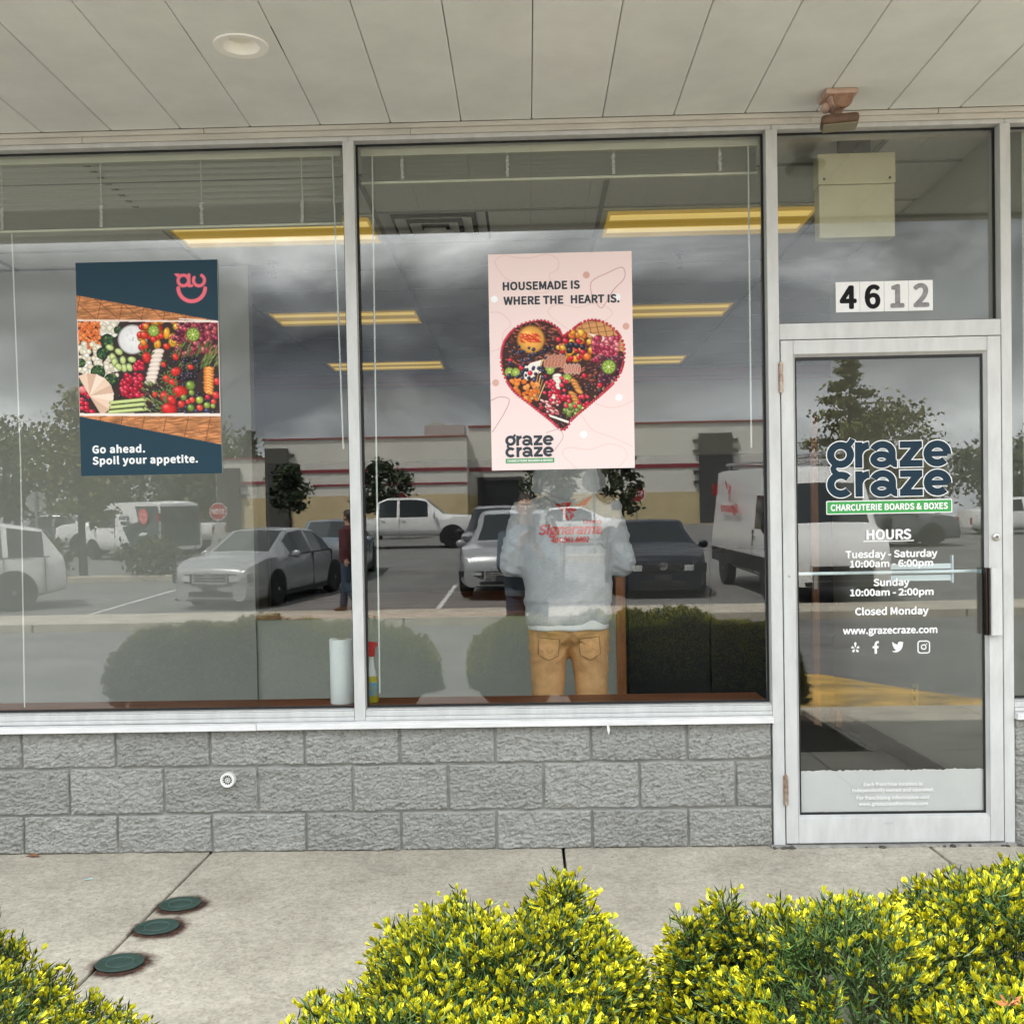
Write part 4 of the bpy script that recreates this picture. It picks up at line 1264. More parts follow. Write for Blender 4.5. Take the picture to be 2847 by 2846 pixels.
def shop_logo(parent, x0, z0, s, y, ink_m, edge_m=None, banner_m=None, banner=None, edge=0.16, ban_edge=True, letters_m=None):
    k = 0
    if edge_m is not None:
        mb = MB()
        for pts, cl, w in logo_letters(edge):
            ribbon(mb, [(x0 + a * s, z0 + b_ * s) for a, b_ in pts], w * s, y - k * 0.00003, cl); k += 1
        mb.build('logo_outline', edge_m, parent, recalc=False)
    mb = MB()
    for pts, cl, w in logo_letters(0.0):
        ribbon(mb, [(x0 + a * s, z0 + b_ * s) for a, b_ in pts], w * s, y - 0.0004 - k * 0.00003, cl); k += 1
    mb.build('logo', ink_m, parent, recalc=False)
    if banner:
        bx0, bx1_, bz0, bz1 = banner
        yb = y - 0.0002
        def rr(i, r):
            o = []
            for cx, cz, a0 in ((bx1_ - i - r, bz1 - i - r, 0), (bx0 + i + r, bz1 - i - r, 90), (bx0 + i + r, bz0 + i + r, 180), (bx1_ - i - r, bz0 + i + r, 270)):
                o += [(cx + r * math.cos(math.radians(a0 + q * 18)), cz + r * math.sin(math.radians(a0 + q * 18))) for q in range(6)]
            return o
        if edge_m is not None:
            MB().add([(a, yb, c) for a, c in rr(0, (bz1 - bz0) * .1)], [tuple(range(23, -1, -1))]).build('banner_edge', edge_m, parent, recalc=False)
        i = (bz1 - bz0) * (0.07 if edge_m is not None else 0)
        MB().add([(a, yb - 0.0003, c) for a, c in rr(i, (bz1 - bz0) * .06)], [tuple(range(23, -1, -1))]).build('banner', banner_m, parent, recalc=False)
        h = (bz1 - bz0) * 0.42
        text('banner_lettering', 'CHARCUTERIE BOARDS & BOXES', (bx0 + bx1_) / 2, (bz0 + bz1) / 2 - h / 2, yb - 0.0006, h, letters_m or vinyl, parent, width=(bx1_ - bx0) * 0.93 if edge_m is None else (bx1_ - bx0) * 0.93, align='CENTER', bold=0.034, spacing=1.02)

teal = mat('teal_vinyl', srgb(20, 46, 62), 0.5, spec=0.2)
gvin = mat('green_vinyl', srgb(70, 158, 84), 0.5, spec=0.2)
shop_logo(t2, -0.091, 1.6655, 0.2045 / 5.17, 0.0505, ink, None, mat('poster_green', srgb(88, 160, 100), 0.5), (-0.0905, 0.1165, 1.640, 1.6600), letters_m=wht)
# on the door glass, outside face at y = 0.0175
dl = tag(MB().box(1.258, 1.260, 0.0168, 0.0174, 1.40, 1.402).build('logo_decal', teal), 'teal graze craze logo decal on the door glass above the hours', 'decal')
shop_logo(dl, 1.2590, 1.4690, 0.5125 / 5.17, 0.0172, teal, vinyl, gvin, (1.2535, 1.7785, 1.3960, 1.4535), edge=0.085)
hd_ = tag(MB().box(1.4075, 1.6175, 0.0164, 0.0172, 1.2795, 1.2832).build('hours_lettering', vinyl), 'white vinyl lettering of opening hours and web address on the door', 'lettering')
yl = 0.0168
def dl_text(s, z, h, w, xc, b=0.030, par=hd_): text('line', s, xc, z, yl, h, vinyl, par, width=w, align='CENTER', bold=b)
dl_text('HOURS', 1.2895, 0.0385, 0.187, 1.513, 0.030)
dl_text('Tuesday - Saturday', 1.2135, 0.0275, 0.384, 1.523)
dl_text('10:00am - 6:00pm', 1.1735, 0.0265, 0.348, 1.523)
dl_text('Sunday', 1.0940, 0.0275, 0.150, 1.5225)
dl_text('10:00am - 2:00pm', 1.0530, 0.0265, 0.349, 1.5235)
dl_text('Closed Monday', 0.9725, 0.0285, 0.307, 1.5225)
dl_text('www.grazecraze.com', 0.8930, 0.0270, 0.395, 1.5145)
fr_ = tag(MB().box(1.349, 1.3495, 0.0164, 0.0172, 0.2265, 0.2268).build('franchise_notice', vinyl), 'small white franchise notice lettered on the frosted film', 'lettering')
dl_text('Each franchise location is', 0.2485, 0.0145, 0.247, 1.5205, 0.028, fr_)
dl_text('Independently owned and operated.', 0.2235, 0.0140, 0.342, 1.521, 0.028, fr_)
dl_text('For franchising information visit', 0.1915, 0.0145, 0.307, 1.5205, 0.028, fr_)
dl_text('www.grazecrazefranchise.com', 0.1655, 0.0135, 0.290, 1.521, 0.028, fr_)
# four social icons
ic = tag(MB().box(1.6535, 1.6555, 0.0164, 0.0172, 0.832, 0.834).build('icon_row', vinyl), 'row of four white social media icons below the web address', 'decal')
mb = MB()
for k, (a, l) in enumerate(((90, .027), (18, .018), (-54, .02), (-126, .02), (162, .018))):
    ca_, sa_ = math.cos(R(a)), math.sin(R(a))
    p = [(0.005, -.0012), (l * .8, -.0056), (l, 0), (l * .8, .0056), (0.005, .0012)]
    mb.add([(1.369 + u * ca_ - v * sa_, yl, 0.832 + u * sa_ + v * ca_) for u, v in p], [(4, 3, 2, 1, 0)])
mb.build('icon', vinyl, ic, recalc=False)
mb = MB()
mb.prism([(1.449, 0.808), (1.449, 0.831), (1.441, 0.831), (1.441, 0.840), (1.449, 0.840), (1.449, 0.848), (1.4515, 0.856), (1.459, 0.861), (1.467, 0.861), (1.467, 0.852), (1.4615, 0.852), (1.459, 0.848), (1.459, 0.840), (1.467, 0.840), (1.4655, 0.831), (1.459, 0.831), (1.459, 0.808)], 'xz', yl - .0002, yl)
mb.build('icon', vinyl, ic)
bird = [(1.521, 0.817), (1.532, 0.819), (1.540, 0.823), (1.532, 0.827), (1.528, 0.833), (1.532, 0.833), (1.526, 0.838), (1.523, 0.845), (1.527, 0.844), (1.523, 0.851), (1.524, 0.857), (1.533, 0.849), (1.546, 0.845), (1.546, 0.850), (1.550, 0.856), (1.557, 0.858), (1.563, 0.855), (1.569, 0.857), (1.567, 0.852), (1.571, 0.853), (1.567, 0.848), (1.566, 0.836), (1.560, 0.824), (1.549, 0.815), (1.535, 0.812)]
MB().prism(bird, 'xz', yl - .0002, yl).build('icon', vinyl, ic)
mb = MB()
rrp = []
for cx, cz, a0 in ((1.668, 0.8475, 0), (1.641, 0.8475, 90), (1.641, 0.8185, 180), (1.668, 0.8185, 270)):
    rrp += [(cx + 0.0105 * math.cos(R(a0 + q * 15)), cz + 0.0105 * math.sin(R(a0 + q * 15))) for q in range(7)]
ribbon(mb, rrp, 0.005, yl, True)
ribbon(mb, arcp(1.6545, 0.833, .0095, .0095, 0, 360, 30)[:-1], 0.0045, yl, True)
mb.add([(1.6665 + .0028 * math.cos(k * .785), yl, 0.8455 + .0028 * math.sin(k * .785)) for k in range(8)], [tuple(range(7, -1, -1))])
mb.build('icon', vinyl, ic, recalc=False)
flush_text()
# ---------------------------------------------------------------- the shop interior seen through the glass
wallp = mat('pale_wall_paint', srgb(172, 175, 166), 0.85, var=0.05, vs=2)
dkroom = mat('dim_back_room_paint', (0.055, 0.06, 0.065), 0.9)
wood = mat('red_brown_wood', (0.20, 0.072, 0.036), 0.45, var=0.45, vs=5, stretch=(1, 8, 8), bump=0.15, bs=40)
wood_v = mat('orange_brown_wood', (0.44, 0.17, 0.06), 0.4, var=0.4, vs=5, stretch=(8, 8, 0.8))
tilem = mat('ceiling_tile', srgb(214, 214, 208), 0.95, var=0.08, vs=60, bump=0.3, bs=120)
tbar = mat('grid_enamel', srgb(150, 150, 146), 0.6)
def st(o): return tag(o, kind='structure')
st(MB().box(-7, 4.2, 0.11, 9.2, -0.2, 0.0).build('interior_floor', mat('vinyl_floor', (0.17, 0.18, 0.175), 0.5, var=0.15, vs=3)))
bw = st(MB().box(-7, -2.85, 7.2, 7.35, 0, 2.945).box(-2.8495, 4.2, 7.2, 7.35, 2.16, 2.945).box(-7, 4.2, 7.2, 7.35, 2.9455, 3.3).build('back_wall', wallp))
MB().box(-7, 4.2, 7.155, 7.198, 2.95, 3.088).build('wood_band', mat('maroon_band_paint', (0.30, 0.10, 0.10), 0.5, var=0.15, vs=4), bw, bevel=0.004)
MB().box(-7, 4.2, 7.148, 7.1545, 2.99, 3.0).build('band_groove', mat('dark_wood', (0.06, 0.025, 0.02), 0.5), bw)
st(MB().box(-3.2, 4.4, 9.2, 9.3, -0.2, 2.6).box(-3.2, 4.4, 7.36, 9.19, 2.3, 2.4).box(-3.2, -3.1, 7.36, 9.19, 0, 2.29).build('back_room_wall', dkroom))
st(MB().box(-7.1, -7.0, 0.11, 7.5, 0, 3.3).box(4.2, 4.3, 0.11, 9.3, 0, 3.3).build('side_wall', wallp))
rw = st(MB().box(2.12, 2.26, 0.115, 3.05, 0, 3.098).build('entry_wall', wallp))
MB().box(2.106, 2.1195, 0.115, 3.05, 0, 0.10).build('baseboard', mat('black_vinyl_base', (0.02, 0.02, 0.02), 0.5), rw, bevel=0.003)
op = MB().box(2.1135, 2.1195, 1.405, 1.475, 0.36, 0.475).build('outlet_plate', cream, rw, bevel=0.002)
MB().box(2.1105, 2.1130, 1.423, 1.457, 0.383, 0.408).box(2.1105, 2.1130, 1.423, 1.457, 0.427, 0.452).build('socket', mat('socket_grey', (0.25, 0.25, 0.23), 0.5), op)

# suspended ceiling: lay-in tiles between T bars
XG = [-2.045 + 1.236 * k for k in range(-4, 6)]
YG = [1.38 + 0.62 * k for k in range(-2, 11)]
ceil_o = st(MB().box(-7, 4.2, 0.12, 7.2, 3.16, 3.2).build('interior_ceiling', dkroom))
lights = {(c, r) for c in (4, 6) for r in (2, 6, 10)}
vent_cell = (5, 2)
tile_me = None
for i in range(len(XG) - 1):
    for j in range(len(YG) - 1):
        if (i, j) in lights or (i, j) == vent_cell: continue
        a, b_, c, d = XG[i] + .008, XG[i + 1] - .008, max(YG[j] + .008, 0.125), min(YG[j + 1] - .008, 7.14)
        a, b_ = max(a, -6.98), min(b_, 4.18)
        if b_ - a < .05 or d - c < .05: continue
        MB().box(a, b_, c, d, 3.108, 3.122).build('ceiling_tile', tilem, ceil_o, recalc=False)
a, b_ = XG[5] + .008, XG[6] - .008
MB().box(-0.19, b_, YG[2] + .008, YG[3] - .008, 3.108, 3.122).build('ceiling_tile', tilem, ceil_o, recalc=False)
for x in XG:
    if -7 < x < 4.2: MB().box(x - .012, x + .012, 0.125, 7.15, 3.1, 3.1065).build('grid_bar', tbar, ceil_o, recalc=False)
for y in YG:
    if y < 7.1: MB().box(-6.98, 4.18, y - .012, y + .012, 3.1005, 3.1062).build('grid_bar', tbar, ceil_o, recalc=False)
lens_m = mat('yellowed_light_lens', (0.62, 0.44, 0.10), 0.5, emit=(1.0, 0.60, 0.07), estr=0.06)
lampg = mat('fluorescent_strip', (0.9, 0.8, 0.5), 0.5, emit=(1.0, 0.68, 0.14), estr=0.14)
place = {2: 'nearest the shop window', 6: 'in the middle of its row', 10: 'nearest the back wall'}
for (c, r) in sorted(lights):
    x0, x1, y0, y1 = XG[c] + .012, XG[c + 1] - .012, YG[r] + .012, YG[r + 1] - .012
    y1 = min(y1, 7.14)
    t = thing('ceiling_light', 'yellowed fluorescent ceiling light %s, %s column' % (place[r], 'left' if c == 4 else 'right'), 'ceiling light', ((x0 + x1) / 2, (y0 + y1) / 2, 3.1), group='fluorescent lights in the shop ceiling')
    fb = MB()
    for q in ((x0, x1, y0, y0 + .03), (x0, x1, y1 - .03, y1), (x0, x0 + .03, y0 + .0305, y1 - .0305), (x1 - .03, x1, y0 + .0305, y1 - .0305)):
        fb.box(*q, 3.094, 3.112)
    fb.build('frame', cream, t, recalc=False)
    MB().box(x0 + .0305, x1 - .0305, y0 + .0305, y1 - .0305, 3.098, 3.106).build('lens', lens_m, t, recalc=False)
    for yy in (y0 + .17, y1 - .17):
        MB().box(x0 + .05, x1 - .05, yy - .045, yy + .045, 3.0955, 3.0978).build('lamp_strip', lampg, t, recalc=False)
# air diffuser
t = thing('air_vent', 'square white stepped air vent in the shop ceiling', 'vent', (-0.5, 1.69, 3.1))
ventm = mat('vent_enamel', srgb(205, 207, 205), 0.5)
for k, (h, z) in enumerate(((0.295, 3.100), (0.215, 3.094), (0.135, 3.088), (0.062, 3.083))):
    vb = MB()
    zi = z + .022
    o_ = [(-0.5 - h, 1.69 - h), (-0.5 + h, 1.69 - h), (-0.5 + h, 1.69 + h), (-0.5 - h, 1.69 + h)]
    hi_ = h - .055 if k < 3 else 0.004
    i_ = [(-0.5 - hi_, 1.69 - hi_), (-0.5 + hi_, 1.69 - hi_), (-0.5 + hi_, 1.69 + hi_), (-0.5 - hi_, 1.69 + hi_)]
    vs = [(x, y, z) for x, y in o_] + [(x, y, zi) for x, y in i_] + [(x, y, z + .003) for x, y in o_] + [(x, y, zi + .003) for x, y in i_]
    fs = []
    for q in range(4):
        w = (q + 1) % 4
        fs += [(q, w, 4 + w, 4 + q), (8 + w, 8 + q, 12 + q, 12 + w), (w, q, 8 + q, 8 + w)]
    vb.add(vs, fs).build('louver', ventm, t, recalc=True)
MB().box(-0.79, -0.21, 1.40, 1.98, 3.126, 3.13).build('duct_throat', dark, t, recalc=False)
# sprinklers
sprm = mat('sprinkler_metal', (0.10, 0.10, 0.10), 0.4, 0.8)
for x, y, w in ((-1.60, 2.36, 'left of the mullion, behind the dark poster'), (0.985, 2.37, 'right of the pink poster')):
    t = thing('sprinkler', 'small dark fire sprinkler hanging from the ceiling %s' % w, 'sprinkler', (x, y, 3.1), group='fire sprinklers in the shop ceiling')
    MB().lathe([(0, 0), (0.035, 0), (0.032, -0.008), (0, -0.008)], (x, y, 3.1), 'z', 20).build('escutcheon', sprm, t)
    MB().tube([(x, y, 3.095), (x, y, 3.045)], 0.011, 10).tube([(x - .014, y, 3.05), (x - .016, y, 3.02), (x, y, 3.008)], .004, 6).tube([(x + .014, y, 3.05), (x + .016, y, 3.02), (x, y, 3.008)], .004, 6).build('body', sprm, t)
    MB().lathe([(0, 0), (0.022, 0), (0.024, -0.003), (0, -0.004)], (x, y, 3.006), 'z', 16).build('deflector', sprm, t)

# venetian blinds
headm = mat('blind_rail_cream', srgb(208, 208, 190), 0.45, var=0.08, vs=6)
slatm = mat('blind_slat', srgb(192, 193, 184), 0.5)
cordm = mat('blind_cord', (0.72, 0.72, 0.68), 0.8)
wandm = mat('clear_wand', (0.70, 0.74, 0.70), 0.2)
def blind(label, x0, x1, top, slats, bottom, cords, wands, bunch0):
    t = thing('window_blind', label, 'window blind', ((x0 + x1) / 2, 0.135, top))
    MB().box(x0, x1, 0.115, 0.155, top - 0.034, top).build('headrail', headm, t, bevel=0.003)
    Ms = None
    for z, tilt in slats:
        w = 0.0125
        c_, s_ = math.cos(R(tilt)), math.sin(R(tilt))
        m = MB()
        y0, y1 = 0.135 - w * c_, 0.135 + w * c_
        z0, z1 = z - w * s_, z + w * s_
        m.add([(x0 + .004, y0, z0), (x1 - .004, y0, z0), (x1 - .004, 0.135, z + .0018), (x0 + .004, 0.135, z + .0018), (x1 - .004, y1, z1), (x0 + .004, y1, z1),
               (x0 + .004, y0, z0 - .0006), (x1 - .004, y0, z0 - .0006), (x1 - .004, 0.135, z + .0012), (x0 + .004, 0.135, z + .0012), (x1 - .004, y1, z1 - .0006), (x0 + .004, y1, z1 - .0006)],
              [(0, 1, 2, 3), (3, 2, 4, 5), (9, 8, 7, 6), (11, 10, 8, 9), (6, 7, 1, 0), (5, 4, 10, 11)])
        m.build('slat', slatm, t, recalc=False)
    MB().box(x0, x1, 0.122, 0.148, bottom, bottom + 0.011).build('bottom_rail', headm, t, bevel=0.003)
    for x in cords:
        cb_ = MB()
        zt = top - 0.034
        cb_.tube([(x, 0.1205, zt), (x + .001, 0.1205, bunch0)], 0.0013, 6)
        # slack ladder cord bunched over the stacked slats
        p = []
        k = int((bunch0 - bottom) / 0.0024)
        for q in range(k):
            z = bunch0 - (bunch0 - bottom - .01) * q / k
            p.append((x + (0.0075 + .003 * rng.random()) * math.sin(q * 1.9) + rng.uniform(-.002, .002), 0.1165 + .0025 * math.cos(q * 1.3), z))
        cb_.tube(p, 0.0017, 5)
        cb_.build('ladder_cord', cordm, t)
    for x, z1, dx in wands:
        MB().tube([(x, 0.112, top - 0.035), (x, 0.108, top - 0.06), (x + dx, 0.104, z1)], [0.0035, 0.0035, 0.004], 8).build('wand', wandm, t, smooth=True)
    return t
sl1 = [(2.958 - 0.0262 * k, -20) for k in range(7)] + [(2.779 - 0.0042 * k, -8 + 5 * math.sin(k * 2.1)) for k in range(19)]
blind('wide blind half lowered behind the teal poster window', -2.648, -0.778, 3.012, sl1, 2.688, (-2.26, -1.826, -1.388, -0.950), ((-0.812, 1.72, 0.02),), 2.795)
sl2 = [(2.966 - 0.0052 * k, -8 + 6 * math.sin(k * 1.7)) for k in range(19)]
blind('blind pulled up tight behind the pink poster window', -0.694, 1.008, 3.008, sl2, 2.857, (-0.515, -0.062, 0.392, 0.846), ((-0.642, 0.66, -0.015), (0.965, 1.69, -0.003)), 2.958)
for x, z1 in ((-2.215, 0.62),):
    tag(MB().tube([(x, 0.108, 2.68), (x + .01, 0.108, 1.7), (x - .004, 0.108, z1)], 0.003, 6).build('blind_cord', cordm), 'long pull cord hanging at the left edge of the teal poster window', 'blind cord')

# window stool, paper towels, cleaner
st(MB().box(-2.65, 1.01, 0.0705, 0.30, 0.572, 0.612).build('window_stool', wood, bevel=0.006))
st(MB().box(-2.65, 1.01, 0.2, 0.30, 0.0, 0.571).build('knee_wall', wallp))
paper = mat('white_paper_towel', (0.80, 0.84, 0.84), 0.9, bump=0.7, bs=220, dist=0.001)
t = thing('paper_towel_roll', 'white paper towel roll standing on the window stool by the mullion', 'paper towels', (-0.829, 0.16, 0.612))
MB().lathe([(0.020, 0.0), (0.051, 0.0), (0.0525, 0.004), (0.0525, 0.276), (0.051, 0.28), (0.020, 0.28)], (-0.829, 0.16, 0.612), 'z', 40).build('paper', paper, t, smooth=True)
MB().lathe([(0.0, 0.279), (0.0195, 0.279), (0.0195, 0.2815), (0, 0.2815)], (-0.829, 0.16, 0.612), 'z', 24).build('core', mat('cardboard', (0.32, 0.26, 0.2), 0.9), t)
MB().box(-0.889, -0.866, 0.215, 0.2165, 0.6125, 0.892).build('loose_sheet', paper, t)
t = thing('spray_bottle', 'red topped spray bottle of yellow cleaner beside the mullion', 'spray bottle', (-0.700, 0.165, 0.612))
clear = mat('clear_plastic', (0.62, 0.64, 0.62), 0.2)
MB().lathe([(0, 0), (0.026, 0.0), (0.030, 0.006), (0.030, 0.085), (0.024, 0.115)], (-0.700, 0.165, 0.6125), 'z', 24).build('cleaner', mat('yellow_liquid', (0.42, 0.36, 0.03), 0.15), t, smooth=True)
MB().lathe([(0, 0.116), (0.0238, 0.1155), (0.017, 0.145), (0.012, 0.185), (0.012, 0.200), (0, 0.200)], (-0.700, 0.165, 0.6125), 'z', 20).build('neck', clear, t, smooth=True)
MB().lathe([(0.0303, 0.03), (0.0308, 0.032), (0.0308, 0.088), (0.0298, 0.09)], (-0.700, 0.165, 0.6125), 'z', 24).build('label_band', mat('blue_label', (0.05, 0.22, 0.42), 0.4, var=0.7, vs=40, col2=(0.4, 0.36, 0.05)), t)
MB().prism([(-.020, 0.205), (.014, 0.2), (.018, 0.24), (.030, 0.25), (.028, 0.262), (-.010, 0.268), (-.024, 0.25)], 'xz', -.011, .011).build('trigger_head', mat('red_plastic', (0.50, 0.03, 0.03), 0.4), t, bevel=0.002, local=True).location = (0, 0, 0)

# cream exit-light box hung from the ceiling behind the transom
t = thing('sign_box', 'cream metal box hanging behind the transom glass', 'sign box', (1.511, 0.44, 2.65))
MB().box(1.341, 1.681, 0.40, 0.48, 2.652, 2.888).build('lower_cover', cream, t, bevel=0.003)
MB().box(1.338, 1.684, 0.396, 0.484, 2.8905, 3.028).build('upper_cover', cream, t, bevel=0.003)
MB().box(1.44, 1.58, 0.42, 0.46, 3.0285, 3.10).build('hanger', mat('dark_hanger', (0.05, 0.05, 0.05), 0.5), t)
for x in (1.364, 1.658):
    MB().lathe([(0, -.004), (0.005, -.003), (0.006, 0), (0, 0)], (x, 0.3955, 2.914), 'y', 12).build('screw', sprm, t)

# counter with plank top, tall panel, dark cabinet
t = thing('counter', 'pale fronted counter with red-brown plank top behind the person', 'counter', (-0.6, 2.6, 0))
MB().box(-1.77, 0.555, 2.42, 2.5, 0.0, 0.815).build('front_panel', wallp, t)
for k in range(6):
    MB().box(-1.77, 0.555, 2.395 + k * .42, 2.395 + k * .42 + .414, 0.8155 + .0006 * (k % 2), 0.85).build('plank', wood, t, bevel=0.004)
MB().box(0.5555, 0.615, 2.40, 2.50, 0.0, 1.27).build('end_post', wood_v, t, bevel=0.006)
MB().box(-1.76, 0.54, 4.5, 4.6, 0, 0.815).build('rear_panel', wallp, t)
t = tag(MB().box(-6.9, -1.772, 2.40, 2.50, 0, 3.092).build('partition', mat('partition_paint', srgb(158, 160, 154), 0.9, var=0.05, vs=2)), 'tall pale partition left of the plank topped counter', 'partition')
t = thing('cabinet', 'dark cabinet standing right of the wooden counter post', 'cabinet', (1.1, 2.8, 0))
blk = mat('black_laminate', (0.012, 0.012, 0.013), 0.35)
MB().box(0.62, 1.72, 2.52, 3.1, 0.08, 1.22).build('carcass', blk, t, bevel=0.004)
MB().box(0.64, 1.165, 2.50, 2.519, 0.10, 1.20).build('door_panel', blk, t, bevel=0.003)
MB().box(1.175, 1.70, 2.50, 2.519, 0.10, 1.20).build('door_panel', blk, t, bevel=0.003)
MB().box(0.66, 1.68, 2.56, 3.08, 0.0, 0.0795).build('plinth', blk, t)

# wooden inner door standing open, edge towards the shop front
t = thing('wooden_door', 'orange-brown wooden inner door standing open edge-on with lever handle', 'door', (1.96, 2.8, 0))
Mx = Matrix.Translation((1.935, 2.80, 0)) @ Matrix.Rotation(R(-14), 4, 'Z')
MB().box(-0.022, 0.022, 0, 0.82, 0.01, 2.10, M=Mx).box(-0.026, -0.0225, 0.14, 0.68, 0.2, 0.9, M=Mx).box(-0.026, -0.0225, 0.14, 0.68, 1.1, 1.9, M=Mx).build('leaf', wood_v, t, bevel=0.003)
lv = MB()
for s_ in (-1, 1):
    lv.tube([Mx @ Vector((s_ * .022, .06, .985)), Mx @ Vector((s_ * .07, .06, .985)), Mx @ Vector((s_ * .085, .075, .985)), Mx @ Vector((s_ * .085, .17, .98))], .009, 8)
    lv.lathe([(0, 0), (.027, 0), (.025, .008 * s_), (0, .008 * s_)], (s_ * .0225, .06, .985), 'x', 16, M=Mx)
lv.build('lever_handle', mat('dark_bronze', (0.10, 0.09, 0.085), 0.35, 0.8), t, smooth=True)
MB().box(-0.012, 0.012, -0.0015, -0.0002, 0.93, 1.04, M=Mx).build('latch_plate', steel, t)
tag(MB().prism([(0, 0), (0.05, 0), (0.05, 0.10), (0.015, 0.115)], 'xz', 2.78, 2.95).build('door_wedge', wood_v, bevel=0.004), 'wooden block on the floor by the inner door', 'door stop').location = (2.045, 0, 0)
st(MB().box(1.1, 2.05, 1.95, 3.2, 0.0005, 0.008).build('door_mat', mat('dark_green_mat', (0.025, 0.035, 0.032), 0.95, bump=0.6, bs=200)))
# ---------------------------------------------------------------- people
skin = mat('skin', (0.52, 0.32, 0.23), 0.5, var=0.06, vs=20)
def fused(name, mb, material, parent, voxel, smooth=6, wrinkle=None, mats=None):
    """Join overlapping limbs into one continuous skin."""
    me = bpy.data.meshes.new(name)
    me.from_pydata([tuple(p) for p in mb.v], [], mb.f)
    bm = bmesh.new(); bm.from_mesh(me); bmesh.ops.recalc_face_normals(bm, faces=bm.faces); bm.to_mesh(me); bm.free()
    o = bpy.data.objects.new(name, me)
    COL.objects.link(o)
    m = o.modifiers.new('remesh', 'REMESH'); m.mode = 'VOXEL'; m.voxel_size = voxel; m.adaptivity = 0
    s = o.modifiers.new('smooth', 'SMOOTH'); s.iterations = smooth; s.factor = 0.5
    bpy.context.view_layer.update()
    new = bpy.data.meshes.new_from_object(o.evaluated_get(bpy.context.evaluated_depsgraph_get()))
    new.name = name
    o.modifiers.clear()
    o.data = new
    bpy.data.meshes.remove(me)
    n = len(new.vertices)
    if wrinkle is not None and n:
        co = np.zeros(n * 3, np.float32); no = np.zeros(n * 3, np.float32)
        new.vertices.foreach_get('co', co); new.vertices.foreach_get('normal', no)
        co, no = co.reshape(-1, 3), no.reshape(-1, 3)
        co = co + no * wrinkle(co)[:, None]
        new.vertices.foreach_set('co', co.astype(np.float32).ravel())
    new.materials.clear(); new.materials.append(material)
    new.shade_smooth()
    new.update()
    if parent is not None: o.parent = parent
    return o

def hand(mb, wrist, d, palm, side, curl=0.5, k=1.0):
    """Palm and five bent fingers; d points from wrist to knuckles, palm is the palm's facing, side the thumb's direction."""
    w, d, pn = Vector(wrist), Vector(d).normalized(), Vector(palm).normalized()
    s = d.cross(pn).normalized()
    if s.dot(Vector(side)) < 0: s = -s
    mb.tube([w - d * .03, w, w + d * .04 * k, w + d * .085 * k], [(.025, .019), (.027, .018), (.040 * k, .016), (.041 * k, .013)], 12, flat=s)
    for i, (off, l) in enumerate(((.030, .070), (.010, .079), (-.010, .074), (-.029, .058))):
        p = w + d * .082 * k + s * off * k
        pts, rad, a = [p - d * .012], [.0092], 0
        pts.append(p); rad.append(.0095)
        for j, seg in enumerate((.45, .32, .23)):
            a += curl * (0.75 + 0.12 * i) * (0.9 if j == 0 else 1.0)
            p = p + (d * math.cos(a) + pn * math.sin(a)) * l * seg * k
            pts.append(p); rad.append((.0088, .0080, .0066)[j])
        mb.tube(pts, rad, 8)
    t0 = w + d * .028 * k + s * .024
    t1 = t0 + (s * .7 + d * .55 + pn * .35).normalized() * .036 * k
    t2 = t1 + (s * .15 + d * .8 + pn * .5).normalized() * .030 * k
    t3 = t2 + (d * .8 + pn * .6 - s * .1).normalized() * .024 * k
    mb.tube([t0 - s * .01, t0, t1, t2, t3], [.014, .0145, .0115, .010, .0075], 8)

def ell(mb, rows, n=18):
    """Stack of ellipses (cx, cy, z, rx, ry)."""
    vs, fs = [], []
    for cx, cy, z, rx, ry in rows:
        for j in range(n):
            w = 2 * math.pi * j / n
            e_ = 0.85
            c, s = math.cos(w), math.sin(w)
            vs.append((cx + rx * math.copysign(abs(c) ** e_, c), cy + ry * math.copysign(abs(s) ** e_, s), z))
    k = len(rows)
    for i in range(k - 1):
        for j in range(n):
            j2 = (j + 1) % n
            fs.append((i * n + j, i * n + j2, (i + 1) * n + j2, (i + 1) * n + j))
    fs += [tuple(range(n - 1, -1, -1)), tuple((k - 1) * n + j for j in range(n))]
    return mb.add(vs, fs)

